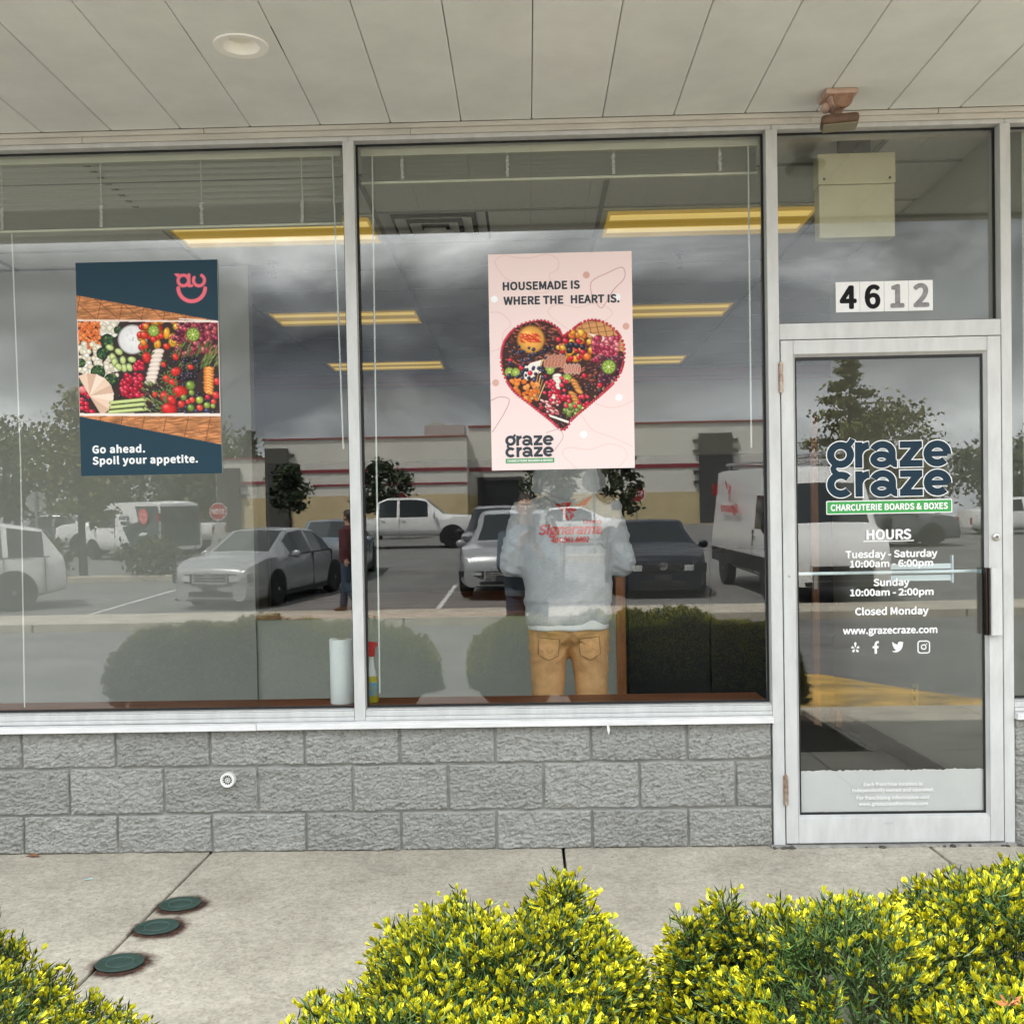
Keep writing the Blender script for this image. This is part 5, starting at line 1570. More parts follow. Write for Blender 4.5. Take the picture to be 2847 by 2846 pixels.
def person(label, loc, rz, arms, legs, top, trousers, shoe, hair, voxel=0.006, hood=False, height=1.0, hands=True, hem_shirt=None, wr=None, top_hem=0.905, tn=('sweater', 'trousers')):
    """Figure facing local +y. arms: [(shoulder, elbow, wrist, hand dir, palm dir, curl)], legs: [(hip, knee, ankle, toe dir)]."""
    t = thing('person', label, 'person', loc, rz)
    b = MB()
    ell(b, [(0, 0, .86, .12, .10), (0, -.01, .93, .165, .115), (0, 0, 1.06, .15, .10), (0, .0, 1.2, .16, .11), (0, 0, 1.36, .185, .115), (0, -.01, 1.46, .17, .09), (0, -.01, 1.52, .09, .065)])
    b.tube([(0, -.01, 1.47), (0, .005, 1.56), (0, .02, 1.63)], [.062, .056, .056], 14)
    # head: skull, jaw, nose, brow, ears, lips
    b.ball((0, .018, 1.715), (.077, .096, .108), 18, 12)
    b.tube([(0, .035, 1.70), (0, .05, 1.65), (0, .065, 1.612)], [.066, .058, .036], 14)
    b.tube([(0, .108, 1.722), (0, .122, 1.695), (0, .130, 1.682)], [.009, .012, .014], 8)
    b.tube([(-.045, .098, 1.738), (0, .108, 1.742), (.045, .098, 1.738)], .011, 8)
    b.tube([(-.022, .108, 1.648), (0, .114, 1.648), (.022, .108, 1.648)], .008, 8)
    for s in (-1, 1):
        b.ball((s * .079, .012, 1.705), (.011, .020, .032), 10, 8)
    for i, (sh, el, wr_, hd, pn, cu) in enumerate(arms):
        b.tube([Vector(sh) * 1.0, sh, el, wr_], [.055, .052, .041, .028], 12)
        b.ball(el, .042, 10, 8)
        if hands:
            inner = Vector((1 if Vector(wr_).x < 0 else -1, 0, .6))
            hand(b, wr_, hd, pn, inner, cu)
    for hp, kn, an, toe in legs:
        b.tube([hp, (Vector(hp) + Vector(kn)) / 2, kn, (Vector(kn) * .6 + Vector(an) * .4), an], [.085, .075, .055, .052, .036], 14)
        tv = Vector(toe)
        b.tube([Vector(an) + Vector((0, 0, -.01)) - tv * .04, Vector(an) + Vector((0, 0, -.045)) + tv * .06, Vector(an) + Vector((0, 0, -.055)) + tv * .15], [.034, .034, .022], 10)
    fused('body', b, skin, t, voxel, 4)
    # hair
    h = MB()
    h.ball((0, .006, 1.735), (.085, .100, .104), 18, 12)
    h.tube([(0, -.05, 1.72), (0, -.06, 1.66), (0, -.05, 1.61)], [.06, .058, .045], 12)
    hv = fused('hair', h, hair, t, 0.009, 3, lambda c: .004 * np.sin(c[:, 0] * 160 + 3 * np.sin(c[:, 2] * 60)))
    # keep the face clear of hair
    bm = bmesh.new(); bm.from_mesh(hv.data)
    bmesh.ops.delete(bm, geom=[v for v in bm.verts if v.co.y > .055 and v.co.z < 1.775 or v.co.y > .02 and v.co.z < 1.70], context='VERTS')
    bm.to_mesh(hv.data); bm.free()
    for s in (-1, 1):
        MB().ball((s * .031, .099, 1.715), .0125, 10, 8).build('eye', mat('eye_white', (0.75, 0.73, 0.70), 0.25), t, smooth=True, local=True)
    # trousers
    p = MB()
    ell(p, [(0, 0, .79, .03, .06), (0, -.004, .83, .13, .112), (0, -.012, .88, .188, .135), (0, -.01, .95, .180, .125), (0, 0, 1.02, .172, .118)])
    for hp, kn, an, toe in legs:
        hp, kn, an = Vector(hp), Vector(kn), Vector(an)
        p.tube([hp + Vector((0, 0, .07)), hp - Vector((0, 0, .06)), hp * .5 + kn * .5, kn, kn * .5 + an * .5, an + Vector((0, 0, .01))], [(.096, .112), (.099, .112), (.084, .094), (.074, .080), (.070, .076), (.066, .074)], 16, flat=(1, 0, 0))
    fused(tn[1], p, trousers, t, 0.009, 5, wr and wr[1])
    for hp, kn, an, toe in legs:
        an, tv = Vector(an), Vector(toe).normalized()
        s_ = MB()
        s_.tube([an - tv * .075 + Vector((0, 0, -.02)), an - tv * .05 + Vector((0, 0, -.022)), an + tv * .04 + Vector((0, 0, -.03)), an + tv * .13 + Vector((0, 0, -.045)), an + tv * .19 + Vector((0, 0, -.055))], [(.03, .03), (.042, .05), (.045, .045), (.048, .032), (.03, .02)], 12, flat=(1, 0, 0))
        s_.tube([an + Vector((0, 0, -.02)), an + Vector((0, 0, .06))], [.05, .047], 12)
        fused('shoe', s_, shoe, t, 0.009, 4)
    # top
    c = MB()
    hm = top_hem
    ell(c, [(0, -.005, hm, .198, .142), (0, -.005, hm + .02, .203, .147), (0, -.005, hm + .085, .203, .146), (0, -.006, hm + .10, .212, .152), (0, -.005, 1.13, .212, .150), (0, -.005, 1.28, .216, .150), (0, -.008, 1.40, .218, .142), (0, -.012, 1.475, .198, .112), (0, -.015, 1.525, .125, .088), (0, -.01, 1.555, .085, .078)], 28)
    for sh, el, wr_, hd, pn, cu in arms:
        sh, el, wr_ = Vector(sh), Vector(el), Vector(wr_)
        d = (el - sh).normalized()
        f = (wr_ - el).normalized()
        c.tube([sh - d * .02, sh + d * .05, sh * .4 + el * .6, el - d * .01, el + f * .03], [.082, .083, .077, .074, .066], 14)
        c.ball(el, .072, 12, 10)
        c.tube([el - f * .01, el + f * .05, wr_ - f * .075, wr_ - f * .06, wr_ - f * .005], [.072, .074, .056, .040, .038], 14)
    if hood:
        # hood pulled up, its lower seam hanging in a soft point between the shoulders
        c.ball((0, .0, 1.715), (.118, .135, .150), 20, 14)
        ell(c, [(0, -.03, 1.50, .10, .105), (0, -.04, 1.54, .150, .112), (0, -.035, 1.60, .158, .125), (0, -.02, 1.66, .140, .128), (0, -.01, 1.74, .115, .125)], 24)
        for s in (-1, 1):
            c.tube([(s * .150, .02, 1.555), (s * .125, -.10, 1.535), (s * .065, -.145, 1.50), (s * .004, -.150, 1.475)], .016, 10)
    g = fused(tn[0], c, top, t, 0.0075, 5, wr and wr[0])
    if hood:        # open the hood round the face
        bm = bmesh.new(); bm.from_mesh(g.data)
        bmesh.ops.delete(bm, geom=[v for v in bm.verts if v.co.y > .055 and ((v.co.x / .088) ** 2 + ((v.co.z - 1.70) / .115) ** 2) < 1], context='VERTS')
        bm.to_mesh(g.data); bm.free()
    if hem_shirt:
        s_ = MB()
        ell(s_, [(0, -.010, hm - .024, .196, .148), (0, -.009, hm - .015, .197, .149), (0, -.006, hm + .03, .190, .138)], 26)
        sh_ = fused('shirt_tail', s_, hem_shirt, t, 0.008, 3, lambda q: .004 * np.sin(q[:, 0] * 46 + 1) * np.clip((hm - q[:, 2]) / .04, 0, 1))
    return t, g

def wr_top(c):
    x, y, z = c[:, 0], c[:, 1], c[:, 2]
    n = vnoise(x * 17 + z * 6, z * 15 - x * 9, 4) - .5
    m = vnoise(x * 34 - z * 20, z * 26 + y * 30, 8) - .5
    arm = np.clip((np.abs(x) - .19) / .04, 0, 1)
    band = np.exp(-((z - 1.005) / .012) ** 2) * (1 - arm)
    return .014 * n + .008 * m + arm * .014 * (vnoise(z * 42 + x * 18, y * 30, 12) - .5) - band * .007
def wr_leg(c):
    x, y, z = c[:, 0], c[:, 1], c[:, 2]
    ax = np.abs(x)
    f = np.exp(-((z - .80) / .05) ** 2)
    return .009 * (vnoise(x * 12 + z * 10, z * 30 + ax * 34, 5) - .5) + .004 * (vnoise(x * 38, z * 50, 15) - .5) - .006 * np.exp(-(x / .010) ** 2) * np.clip((.93 - z) / .05, 0, 1)

heather = mat('heather_grey_fleece', srgb(182, 184, 188), 0.95, var=0.13, vs=120, stretch=(0.35, 1, 1.6), bump=0.35, bs=420, dist=0.001)
khaki = mat('khaki_twill', srgb(220, 170, 117), 0.85, var=0.14, vs=9, bump=0.25, bs=300, dist=0.001)
jeans = mat('blue_jeans', (0.035, 0.055, 0.09), 0.9, var=0.3, vs=14)
boots = mat('brown_leather', (0.10, 0.05, 0.025), 0.6)
maroon = mat('maroon_knit', (0.085, 0.018, 0.022), 0.9, var=0.2, vs=20)
tan_ = mat('tan_jacket', (0.22, 0.11, 0.055), 0.9, var=0.2, vs=20)
brown_hair = mat('dark_brown_hair', (0.035, 0.022, 0.015), 0.6)
dark_shoe = mat('dark_trainer', (0.03, 0.03, 0.032), 0.6)

def leg(x, k=(0.02, .5), a=(0, .085), ax=None, toe=(0, 1, 0), az=.085):
    return ((x * .88, 0, .86), (x, k[0], k[1]), (ax if ax is not None else x, a[0], az), toe)
# the installer inside, back to the glass, working with both hands in front
arms_in = [((-.175, -.01, 1.455), (-.255, .02, 1.20), (-.115, .235, 1.235), (.55, .75, .25), (.2, .3, -.9), .55),
           ((.175, -.01, 1.455), (.260, .02, 1.195), (.125, .235, 1.225), (-.55, .75, .2), (-.2, .3, -.9), .6)]
inst, hood_me = person('person in a grey printed hoodie and khaki trousers, back to the glass', (0.183, 0.62, 0.0), 0.0, arms_in,
                       [leg(-.105, ax=-.115, toe=(-.15, 1, 0)), leg(.112, ax=.118, toe=(.2, 1, 0))], heather, khaki, dark_shoe, brown_hair,
                       voxel=0.0055, hood=True, hem_shirt=mat('white_cotton', (0.72, 0.72, 0.72), 0.9), wr=(wr_top, wr_leg), tn=('hoodie', 'trousers'))
# print on the back of the hoodie: projected on to the cloth
redp = mat('red_hoodie_print', srgb(205, 52, 44), 0.75, var=0.15, vs=60)
bvh = BVHTree.FromPolygons([v.co for v in hood_me.data.vertices], [tuple(p.vertices) for p in hood_me.data.polygons])
def on_back(o, lift=0.003):
    me = o.data
    bm = bmesh.new(); bm.from_mesh(me)
    bmesh.ops.triangulate(bm, faces=bm.faces)
    for _ in range(2):
        bmesh.ops.subdivide_edges(bm, edges=[e for e in bm.edges if e.calc_length() > .012], cuts=1)
    for v in bm.verts:
        h = bvh.ray_cast(Vector((v.co.x, -1.0, v.co.z)), Vector((0, 1, 0)))
        if h[0] is not None: v.co.y = h[0].y - lift + min(0.0, v.co.y) * 0.5
    bm.to_mesh(me); bm.free()
    o.parent = inst
text('back_print', 'Signarama', -.136, 1.335, 0, .043, redp, inst, width=.298, bold=.034, shear=.22, local=True)
text('back_print', 'Limerick', .074, 1.382, 0, .018, redp, inst, width=.088, bold=.03, local=True)
text('back_print', '484.961.8802', -.078, 1.296, 0, .024, redp, inst, width=.178, bold=.034, shear=.18, local=True)
for o in flush_text(): on_back(o)
em = [[(-.048, 1.462), (-.034, 1.464), (-.018, 1.440), (-.006, 1.408), (-.002, 1.394), (-.010, 1.396), (-.020, 1.424), (-.036, 1.450)],
      [(-.028, 1.465), (.006, 1.468), (.002, 1.460), (-.002, 1.450), (.006, 1.446), (.018, 1.442), (.022, 1.436), (.012, 1.430), (.0, 1.432), (.002, 1.426), (.012, 1.424), (.006, 1.420), (-.004, 1.424), (-.012, 1.440)],
      [(.016, 1.460), (.028, 1.458), (.032, 1.466), (.024, 1.470), (.030, 1.474), (.074, 1.492), (.048, 1.454), (.038, 1.450), (.040, 1.458), (.032, 1.452), (.018, 1.454)],
      [(.0, 1.418), (.014, 1.418), (.004, 1.400), (.0, 1.396)]]
mb = MB()
for pl_ in em:
    mb.add([(-.058 + (x + .048) * 1.475, 0, 1.397 + (z - 1.394) * 1.153) for x, z in pl_], [tuple(range(len(pl_)))])
on_back(mb.build('back_emblem', redp, inst, local=True, recalc=False))
# back pockets and the stitched seam of the trousers
tr_o = [c for c in inst.children if c.name.startswith('trousers')][0]
bvh = BVHTree.FromPolygons([v.co for v in tr_o.data.vertices], [tuple(p.vertices) for p in tr_o.data.polygons])
for s in (-1, 1):
    pts = [(s * .045, .842), (s * .142, .852), (s * .146, .770), (s * .100, .742), (s * .052, .762)]
    if s < 0: pts = pts[::-1]
    pk_ = MB().add([(x, 0, z) for x, z in pts], [tuple(range(5))]).build('back_pocket', khaki, inst, local=True, recalc=False)
    on_back(pk_, .004)
    seam = [(x, 0, z) for x, z in pts]
    st_ = []
    for i in range(5):
        a, b_ = Vector(seam[i]), Vector(seam[(i + 1) % 5])
        for q in range(8):
            p_ = a.lerp(b_, q / 8)
            h = bvh.ray_cast(Vector((p_.x, -1, p_.z)), Vector((0, 1, 0)))
            if h[0] is not None: st_.append((p_.x, h[0].y - .005, p_.z))
    st_.append(st_[0])
    MB().tube(st_, .0014, 5).build('pocket_seam', mat('khaki_thread', (0.20, 0.12, 0.06), 0.9), inst, local=True)

# somebody walking past on the island walkway, seen only in the glass
arms_w = [((-.175, 0, 1.455), (-.235, .03, 1.19), (-.215, .15, .98), (0, .5, -.85), (.9, .2, 0), .4),
          ((.175, 0, 1.455), (.235, -.08, 1.20), (.225, -.10, .96), (0, .2, -1), (-.9, .2, 0), .4)]
person('person in a maroon top and jeans walking on the island, reflected beside the mullion', (-3.22, -14.75, 0.0), R(115), arms_w,
       [leg(-.10, k=(.16, .50), a=(.22, .085)), leg(.10, k=(.02, .50), a=(-.26, .13), az=.13)], maroon, jeans, boots, brown_hair, voxel=0.012)
# the photographer, standing behind the lens with the phone held up
arms_p = [((-.175, -.01, 1.455), (-.20, .10, 1.19), (-.045, .375, 1.375), (.25, .35, .9), (.6, .8, -.1), .55),
          ((.175, -.01, 1.455), (.21, .10, 1.20), (.115, .355, 1.30), (-.25, .3, .9), (-.6, .8, -.1), .5)]
ph_ = person('person holding up a phone, reflected faintly in front of the hoodie', (-0.02, -5.17, -0.13), 0.0, arms_p,
             [leg(-.11, ax=-.12), leg(.11, ax=.13)], mat('faded_denim_jacket', (0.12, 0.15, 0.19), 0.9, var=0.3, vs=12), jeans, boots, brown_hair, voxel=0.006)[0]
t = thing('phone', 'black phone held up in the photographer\'s hands', 'phone', (0.035, -4.655, 1.335))
MB().box(-0.005, 0.068, -4.664, -4.655, 1.262, 1.41).build('case', mat('black_phone', (0.01, 0.01, 0.011), 0.2), t, bevel=0.004)
MB().lathe([(0, -.004), (.006, -.004), (.0065, 0), (0, 0)], (0.009, -4.655, 1.395), 'y', 16).build('lens', mat('lens_glass', (0.02, 0.02, 0.03), 0.05), t)
# ---------------------------------------------------------------- yew bushes with yellow new growth
ndl = attr_mat('yew_needles', 0.55, 0.2)
twig = mat('yew_twig', (0.07, 0.035, 0.02), 0.9)
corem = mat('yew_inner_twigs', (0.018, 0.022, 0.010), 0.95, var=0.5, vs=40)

def shoot_template(rs, length, n_needles, tips, sparse=False):
    """One shoot along +z: flat needles set round a stem, and tufts of yellow new needles. Verts, quads, colours."""
    V, F, C = [], [], []
    def blade(p, d, l, w, c, twist, wide=.5):
        s = d.cross(Vector((0, 0, 1)))
        if s.length < 1e-4: s = Vector((1, 0, 0))
        s.normalize()
        s = (s * math.cos(twist) + d.cross(s) * math.sin(twist))
        o = len(V)
        bow = d.cross(s) * l * .10
        V.extend([p - s * w * .3, p + d * l * wide - s * w * .5 + bow, p + d * l, p + d * l * wide + s * w * .5 + bow])
        F.append((o, o + 1, o + 2, o + 3))
        C.extend([c] * 4)
    for i in range(n_needles):
        t = (i + .5) / n_needles
        a = i * 2.4 + rs.uniform(-.3, .3)
        el = rs.uniform(.75, 1.15) - .25 * t
        d = Vector((math.cos(a) * math.sin(el), math.sin(a) * math.sin(el), math.cos(el)))
        g = rs.uniform(.75, 1.3)
        young = rs.random() < .15
        c = (.055 * g, .095 * g, .016 * g) if young else (.027 * g, .060 * g, .012 * g)
        blade(Vector((0, 0, t * length)), d, rs.uniform(.017, .026), rs.uniform(.0026, .0034), c, rs.uniform(-.7, .7))
    # stem
    o = len(V)
    V.extend([Vector((-.0011, 0, -.01)), Vector((.0011, 0, -.01)), Vector((.0007, 0, length)), Vector((-.0007, 0, length))])
    F.append((o, o + 1, o + 2, o + 3)); C.extend([(.06, .05, .02)] * 4)
    for k in range(tips):
        if k == 0:
            base, ax = Vector((0, 0, length)), Vector((rs.uniform(-.25, .25), rs.uniform(-.25, .25), 1)).normalized()
        else:
            a = rs.uniform(0, 6.28)
            base = Vector((0, 0, length * rs.uniform(.35, .95)))
            ax = Vector((math.cos(a) * .8, math.sin(a) * .8, .8)).normalized()
            base = base + ax * rs.uniform(.012, .024)
        sz = rs.uniform(.75, 1.25)
        for i in range(13):
            a = i * 2.4
            el = rs.uniform(.04, .36)
            q = ax.orthogonal().normalized()
            q2_ = ax.cross(q)
            d = (ax * math.cos(el) + (q * math.cos(a) + q2_ * math.sin(a)) * math.sin(el)).normalized()
            g = rs.uniform(.85, 1.12)
            c = ((.58 * g, .52 * g, .018 * g), (.54 * g, .50 * g, .020 * g), (.36 * g, .40 * g, .022 * g))[i % 3]
            blade(base - ax * .002, d, rs.uniform(.0085, .0135) * sz, rs.uniform(.0026, .0036) * sz, c, rs.uniform(-1.5, 1.5), .72)
    return np.array([tuple(v) for v in V], np.float32), np.array(F, np.int32), np.array(C, np.float32)

trs = random.Random(3)
TIPPED = [shoot_template(trs, trs.uniform(.042, .064), 17, trs.choice([2, 3, 4, 5])) for _ in range(10)]
PLAIN = [shoot_template(trs, trs.uniform(.045, .060), 24, 0) for _ in range(5)]

def bush(label, lobes, density, seed, plain=0.22, extra=()):
    """lobes: (cx, cy, cz, rx, ry, rz) rounded masses; shoots sprout from their joint outer surface."""
    rs = np.random.RandomState(seed)
    rr = random.Random(seed)
    cx = sum(l[0] for l in lobes) / len(lobes); cy = sum(l[1] for l in lobes) / len(lobes)
    t = thing('yew_bush', label, 'bush', (cx, cy, 0.0))
    P, N = [], []
    for k, (x, y, z, rx, ry, rz) in enumerate(lobes):
        area = 4 * math.pi * (((rx * ry) ** 1.6 + (rx * rz) ** 1.6 + (ry * rz) ** 1.6) / 3) ** (1 / 1.6)
        n = int(area * density)
        d = rs.normal(size=(n, 3)); d /= np.linalg.norm(d, axis=1)[:, None]
        bump = 1 + .10 * (vnoise(d[:, 0] * 3.5 + k, d[:, 2] * 3.5 + d[:, 1] * 2, seed) - .5) * 2
        jitter = 1 - .16 * rs.random(n) ** 2
        p = d * np.array([rx, ry, rz]) * (bump * jitter)[:, None] + np.array([x, y, z])
        nn = d / np.array([rx, ry, rz]); nn /= np.linalg.norm(nn, axis=1)[:, None]
        keep = p[:, 2] > 0.02
        for j, (a, b_, c, qx, qy, qz) in enumerate(lobes):
            if j == k: continue
            q = ((p[:, 0] - a) / qx) ** 2 + ((p[:, 1] - b_) / qy) ** 2 + ((p[:, 2] - c) / qz) ** 2
            keep &= q > .80
        keep &= (nn[:, 2] > -.35)
        P.append(p[keep]); N.append(nn[keep])
    P, N = np.concatenate(P), np.concatenate(N)
    for ex, ey, ez, ddx, ddy, ddz in extra:      # tall stray leaders
        P = np.concatenate([P, [[ex, ey, ez]]]); N = np.concatenate([N, [[ddx, ddy, ddz]]])
    D = N + np.array([0, 0, .55]) + rs.normal(size=P.shape) * .27
    D /= np.linalg.norm(D, axis=1)[:, None]
    patch = vnoise(P[:, 0] * 5 + seed, P[:, 1] * 5 + P[:, 2] * 4, 77)
    isplain = (rs.random(len(P)) < plain + .40 * (patch < .24)) | (N[:, 2] < -.05)
    AV, AF, AC = [], [], []
    o = 0
    up = np.array([0.31, 0.52, 0.79])
    A = np.cross(D, up); A /= np.linalg.norm(A, axis=1)[:, None]
    B = np.cross(D, A)
    th = rs.random(len(P)) * 6.28
    A2 = A * np.cos(th)[:, None] + B * np.sin(th)[:, None]
    B2 = np.cross(D, A2)
    tint = .8 + .4 * vnoise(P[:, 0] * 9, P[:, 2] * 9 + P[:, 1] * 7, 5)
    pick = rs.randint(0, 1000, len(P))
    for group, pool in ((~isplain, TIPPED), (isplain, PLAIN)):
        for v in range(len(pool)):
            ids = np.where(group & (pick % len(pool) == v))[0]
            if not len(ids): continue
            tv, tf, tc = pool[v]
            s = (.8 + .4 * rs.random(len(ids)))[:, None, None]
            base = P[ids] - D[ids] * .035
            W = base[:, None, :] + s * (tv[None, :, 0:1] * A2[ids][:, None, :] + tv[None, :, 1:2] * B2[ids][:, None, :] + tv[None, :, 2:3] * D[ids][:, None, :])
            m, kk = len(ids), len(tv)
            AV.append(W.reshape(-1, 3))
            AF.append((tf[None] + (o + np.arange(m) * kk)[:, None, None]).reshape(-1, 4))
            AC.append((tc[None] * tint[ids][:, None, None]).reshape(-1, 3))
            o += m * kk
    off = np.array([cx, cy, 0.0])
    fo = np_mesh('foliage', np.concatenate(AV) - off, np.concatenate(AF), ndl, col=np.concatenate(AC), parent=t)
    fo['kind'] = 'stuff'
    # dark tangle of inner twigs that closes the view through the plant
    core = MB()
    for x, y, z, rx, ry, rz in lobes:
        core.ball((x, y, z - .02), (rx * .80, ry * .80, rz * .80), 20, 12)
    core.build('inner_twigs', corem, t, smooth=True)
    br = MB()
    for k in range(26):
        x, y, z, rx, ry, rz = rr.choice(lobes)
        a, e_ = rr.uniform(0, 6.28), rr.uniform(.1, 1.2)
        d = Vector((math.cos(a) * math.cos(e_) * rx, math.sin(a) * math.cos(e_) * ry, math.sin(e_) * rz))
        q = Vector((x, y, z)) + d * 1.0
        br.tube([(cx + (x - cx) * .5, cy, 0.0), Vector((x, y, z)) * .6 + Vector((cx, cy, 0.1)) * .4, q], [.012, .007, .0025], 6)
    br.build('branches', twig, t)
    return t
# left bush, wide and cut by the corner of the frame
bush('wide yew bush at the lower left corner, yellow tipped', [(-1.15, -2.98, .34, .50, .52, .385), (-1.75, -2.85, .37, .62, .60, .41), (-2.35, -2.80, .34, .55, .56, .42)], 1900, 4, plain=.1)
# middle bush, domed, with the peak below the hoodie and a notch at its right
bush('domed yew bush in the middle of the foreground, yellow tipped', [(-0.05, -2.95, .38, .285, .40, .355), (-0.165, -3.12, .36, .285, .36, .33), (-0.04, -3.34, .40, .35, .34, .30), (.045, -2.82, .56, .060, .10, .190), (0.105, -2.92, .50, .050, .12, .200)], 3300, 9, plain=.06)
# right bush, broad and cut by the frame
rb_ = bush('broad yew bush at the lower right, paler twisted shoots at its left end', [(0.47, -2.96, .37, .31, .42, .392), (0.33, -3.24, .40, .26, .32, .27), (0.70, -3.24, .43, .34, .38, .31), (0.75, -2.88, .37, .30, .44, .395), (1.05, -2.84, .38, .40, .50, .41), (1.42, -2.70, .33, .40, .48, .38), (.245, -2.90, .49, .045, .10, .225), (.305, -2.88, .50, .045, .10, .235)], 3000, 14, plain=.08)

ds = MB()
for k in range(14):
    a = k * 2.4
    d = Vector((math.cos(a) * .9, -.5 + math.sin(a) * .6, .5 + .4 * math.sin(a * 1.7))).normalized()
    p = Vector((.578, -3.262, .752)); q = p + d * rng.uniform(.012, .026)
    w = d.orthogonal().normalized() * .0018
    ds.add([p - w, p + d * .012 - w * 1.3, q, p + d * .012 + w * 1.3], [(0, 1, 2, 3)])
ds.build('dead_sprig', mat('dead_needles', (.30, .11, .03), .8), rb_, recalc=False)
# ---------------------------------------------------------------- the car park mirrored in the glass
def place_on_slope(o, x, y, heading):
    """Stand a thing on the sloping lot with its local +x along the heading (degrees)."""
    n = Vector((0, SL if y < -13 else 0, 1)).normalized()
    f = Vector((math.cos(R(heading)), math.sin(R(heading)), 0))
    f = (f - n * f.dot(n)).normalized()
    m = Matrix((f, n.cross(f), n)).transposed().to_4x4()
    o.location = (x, y, gz(y))
    o.rotation_euler = m.to_euler()

tyre_m = mat('tyre_rubber', (0.012, 0.012, 0.012), 0.85)
rim_m = mat('alloy_rim', (0.50, 0.50, 0.51), 0.35, 0.25)
carglass = mat('car_glass', (0.02, 0.026, 0.028), 0.06, spec=0.6)
lampm = mat('headlight', (0.55, 0.57, 0.58), 0.1, 0.3)
redl = mat('tail_light', (0.30, 0.015, 0.015), 0.2)
trimb = mat('black_car_trim', (0.014, 0.014, 0.015), 0.55)
chrome = mat('car_chrome', (0.75, 0.75, 0.76), 0.12, 1.0)
def paint(name, c, metal=0.0): return mat('paint_' + name, c, 0.28, metal, coat=0.6)

WHEEL = {}
def wheel_meshes(r, w):
    key = (r, w)
    if key not in WHEEL:
        t = MB().lathe([(r * .62, -w / 2), (r * .92, -w / 2), (r, -w * .34), (r, w * .34), (r * .92, w / 2), (r * .62, w / 2)], axis='y', n=24)
        d = MB().lathe([(0, w * .30), (r * .63, w * .30), (r * .66, w * .44), (r * .60, w * .47), (r * .56, w * .36), (r * .15, w * .36), (r * .12, w * .5), (0, w * .5)], axis='y', n=24)
        for k in range(5):
            M_ = Matrix.Rotation(k * 2 * math.pi / 5, 4, 'Y')
            d.box(-r * .06, r * .06, w * .34, w * .46, r * .1, r * .60, M=M_)
        s = MB().lathe([(0, w * .31), (r * .6, w * .31), (r * .6, w * .33), (0, w * .33)], axis='y', n=20)
        out = []
        for mb, nm, m in ((t, 'tyre', tyre_m), (d, 'rim', rim_m)):
            o = mb.build(nm, m, smooth=True)
            out.append(o.data)
            bpy.data.objects.remove(o)
        WHEEL[key] = out
    return WHEEL[key]

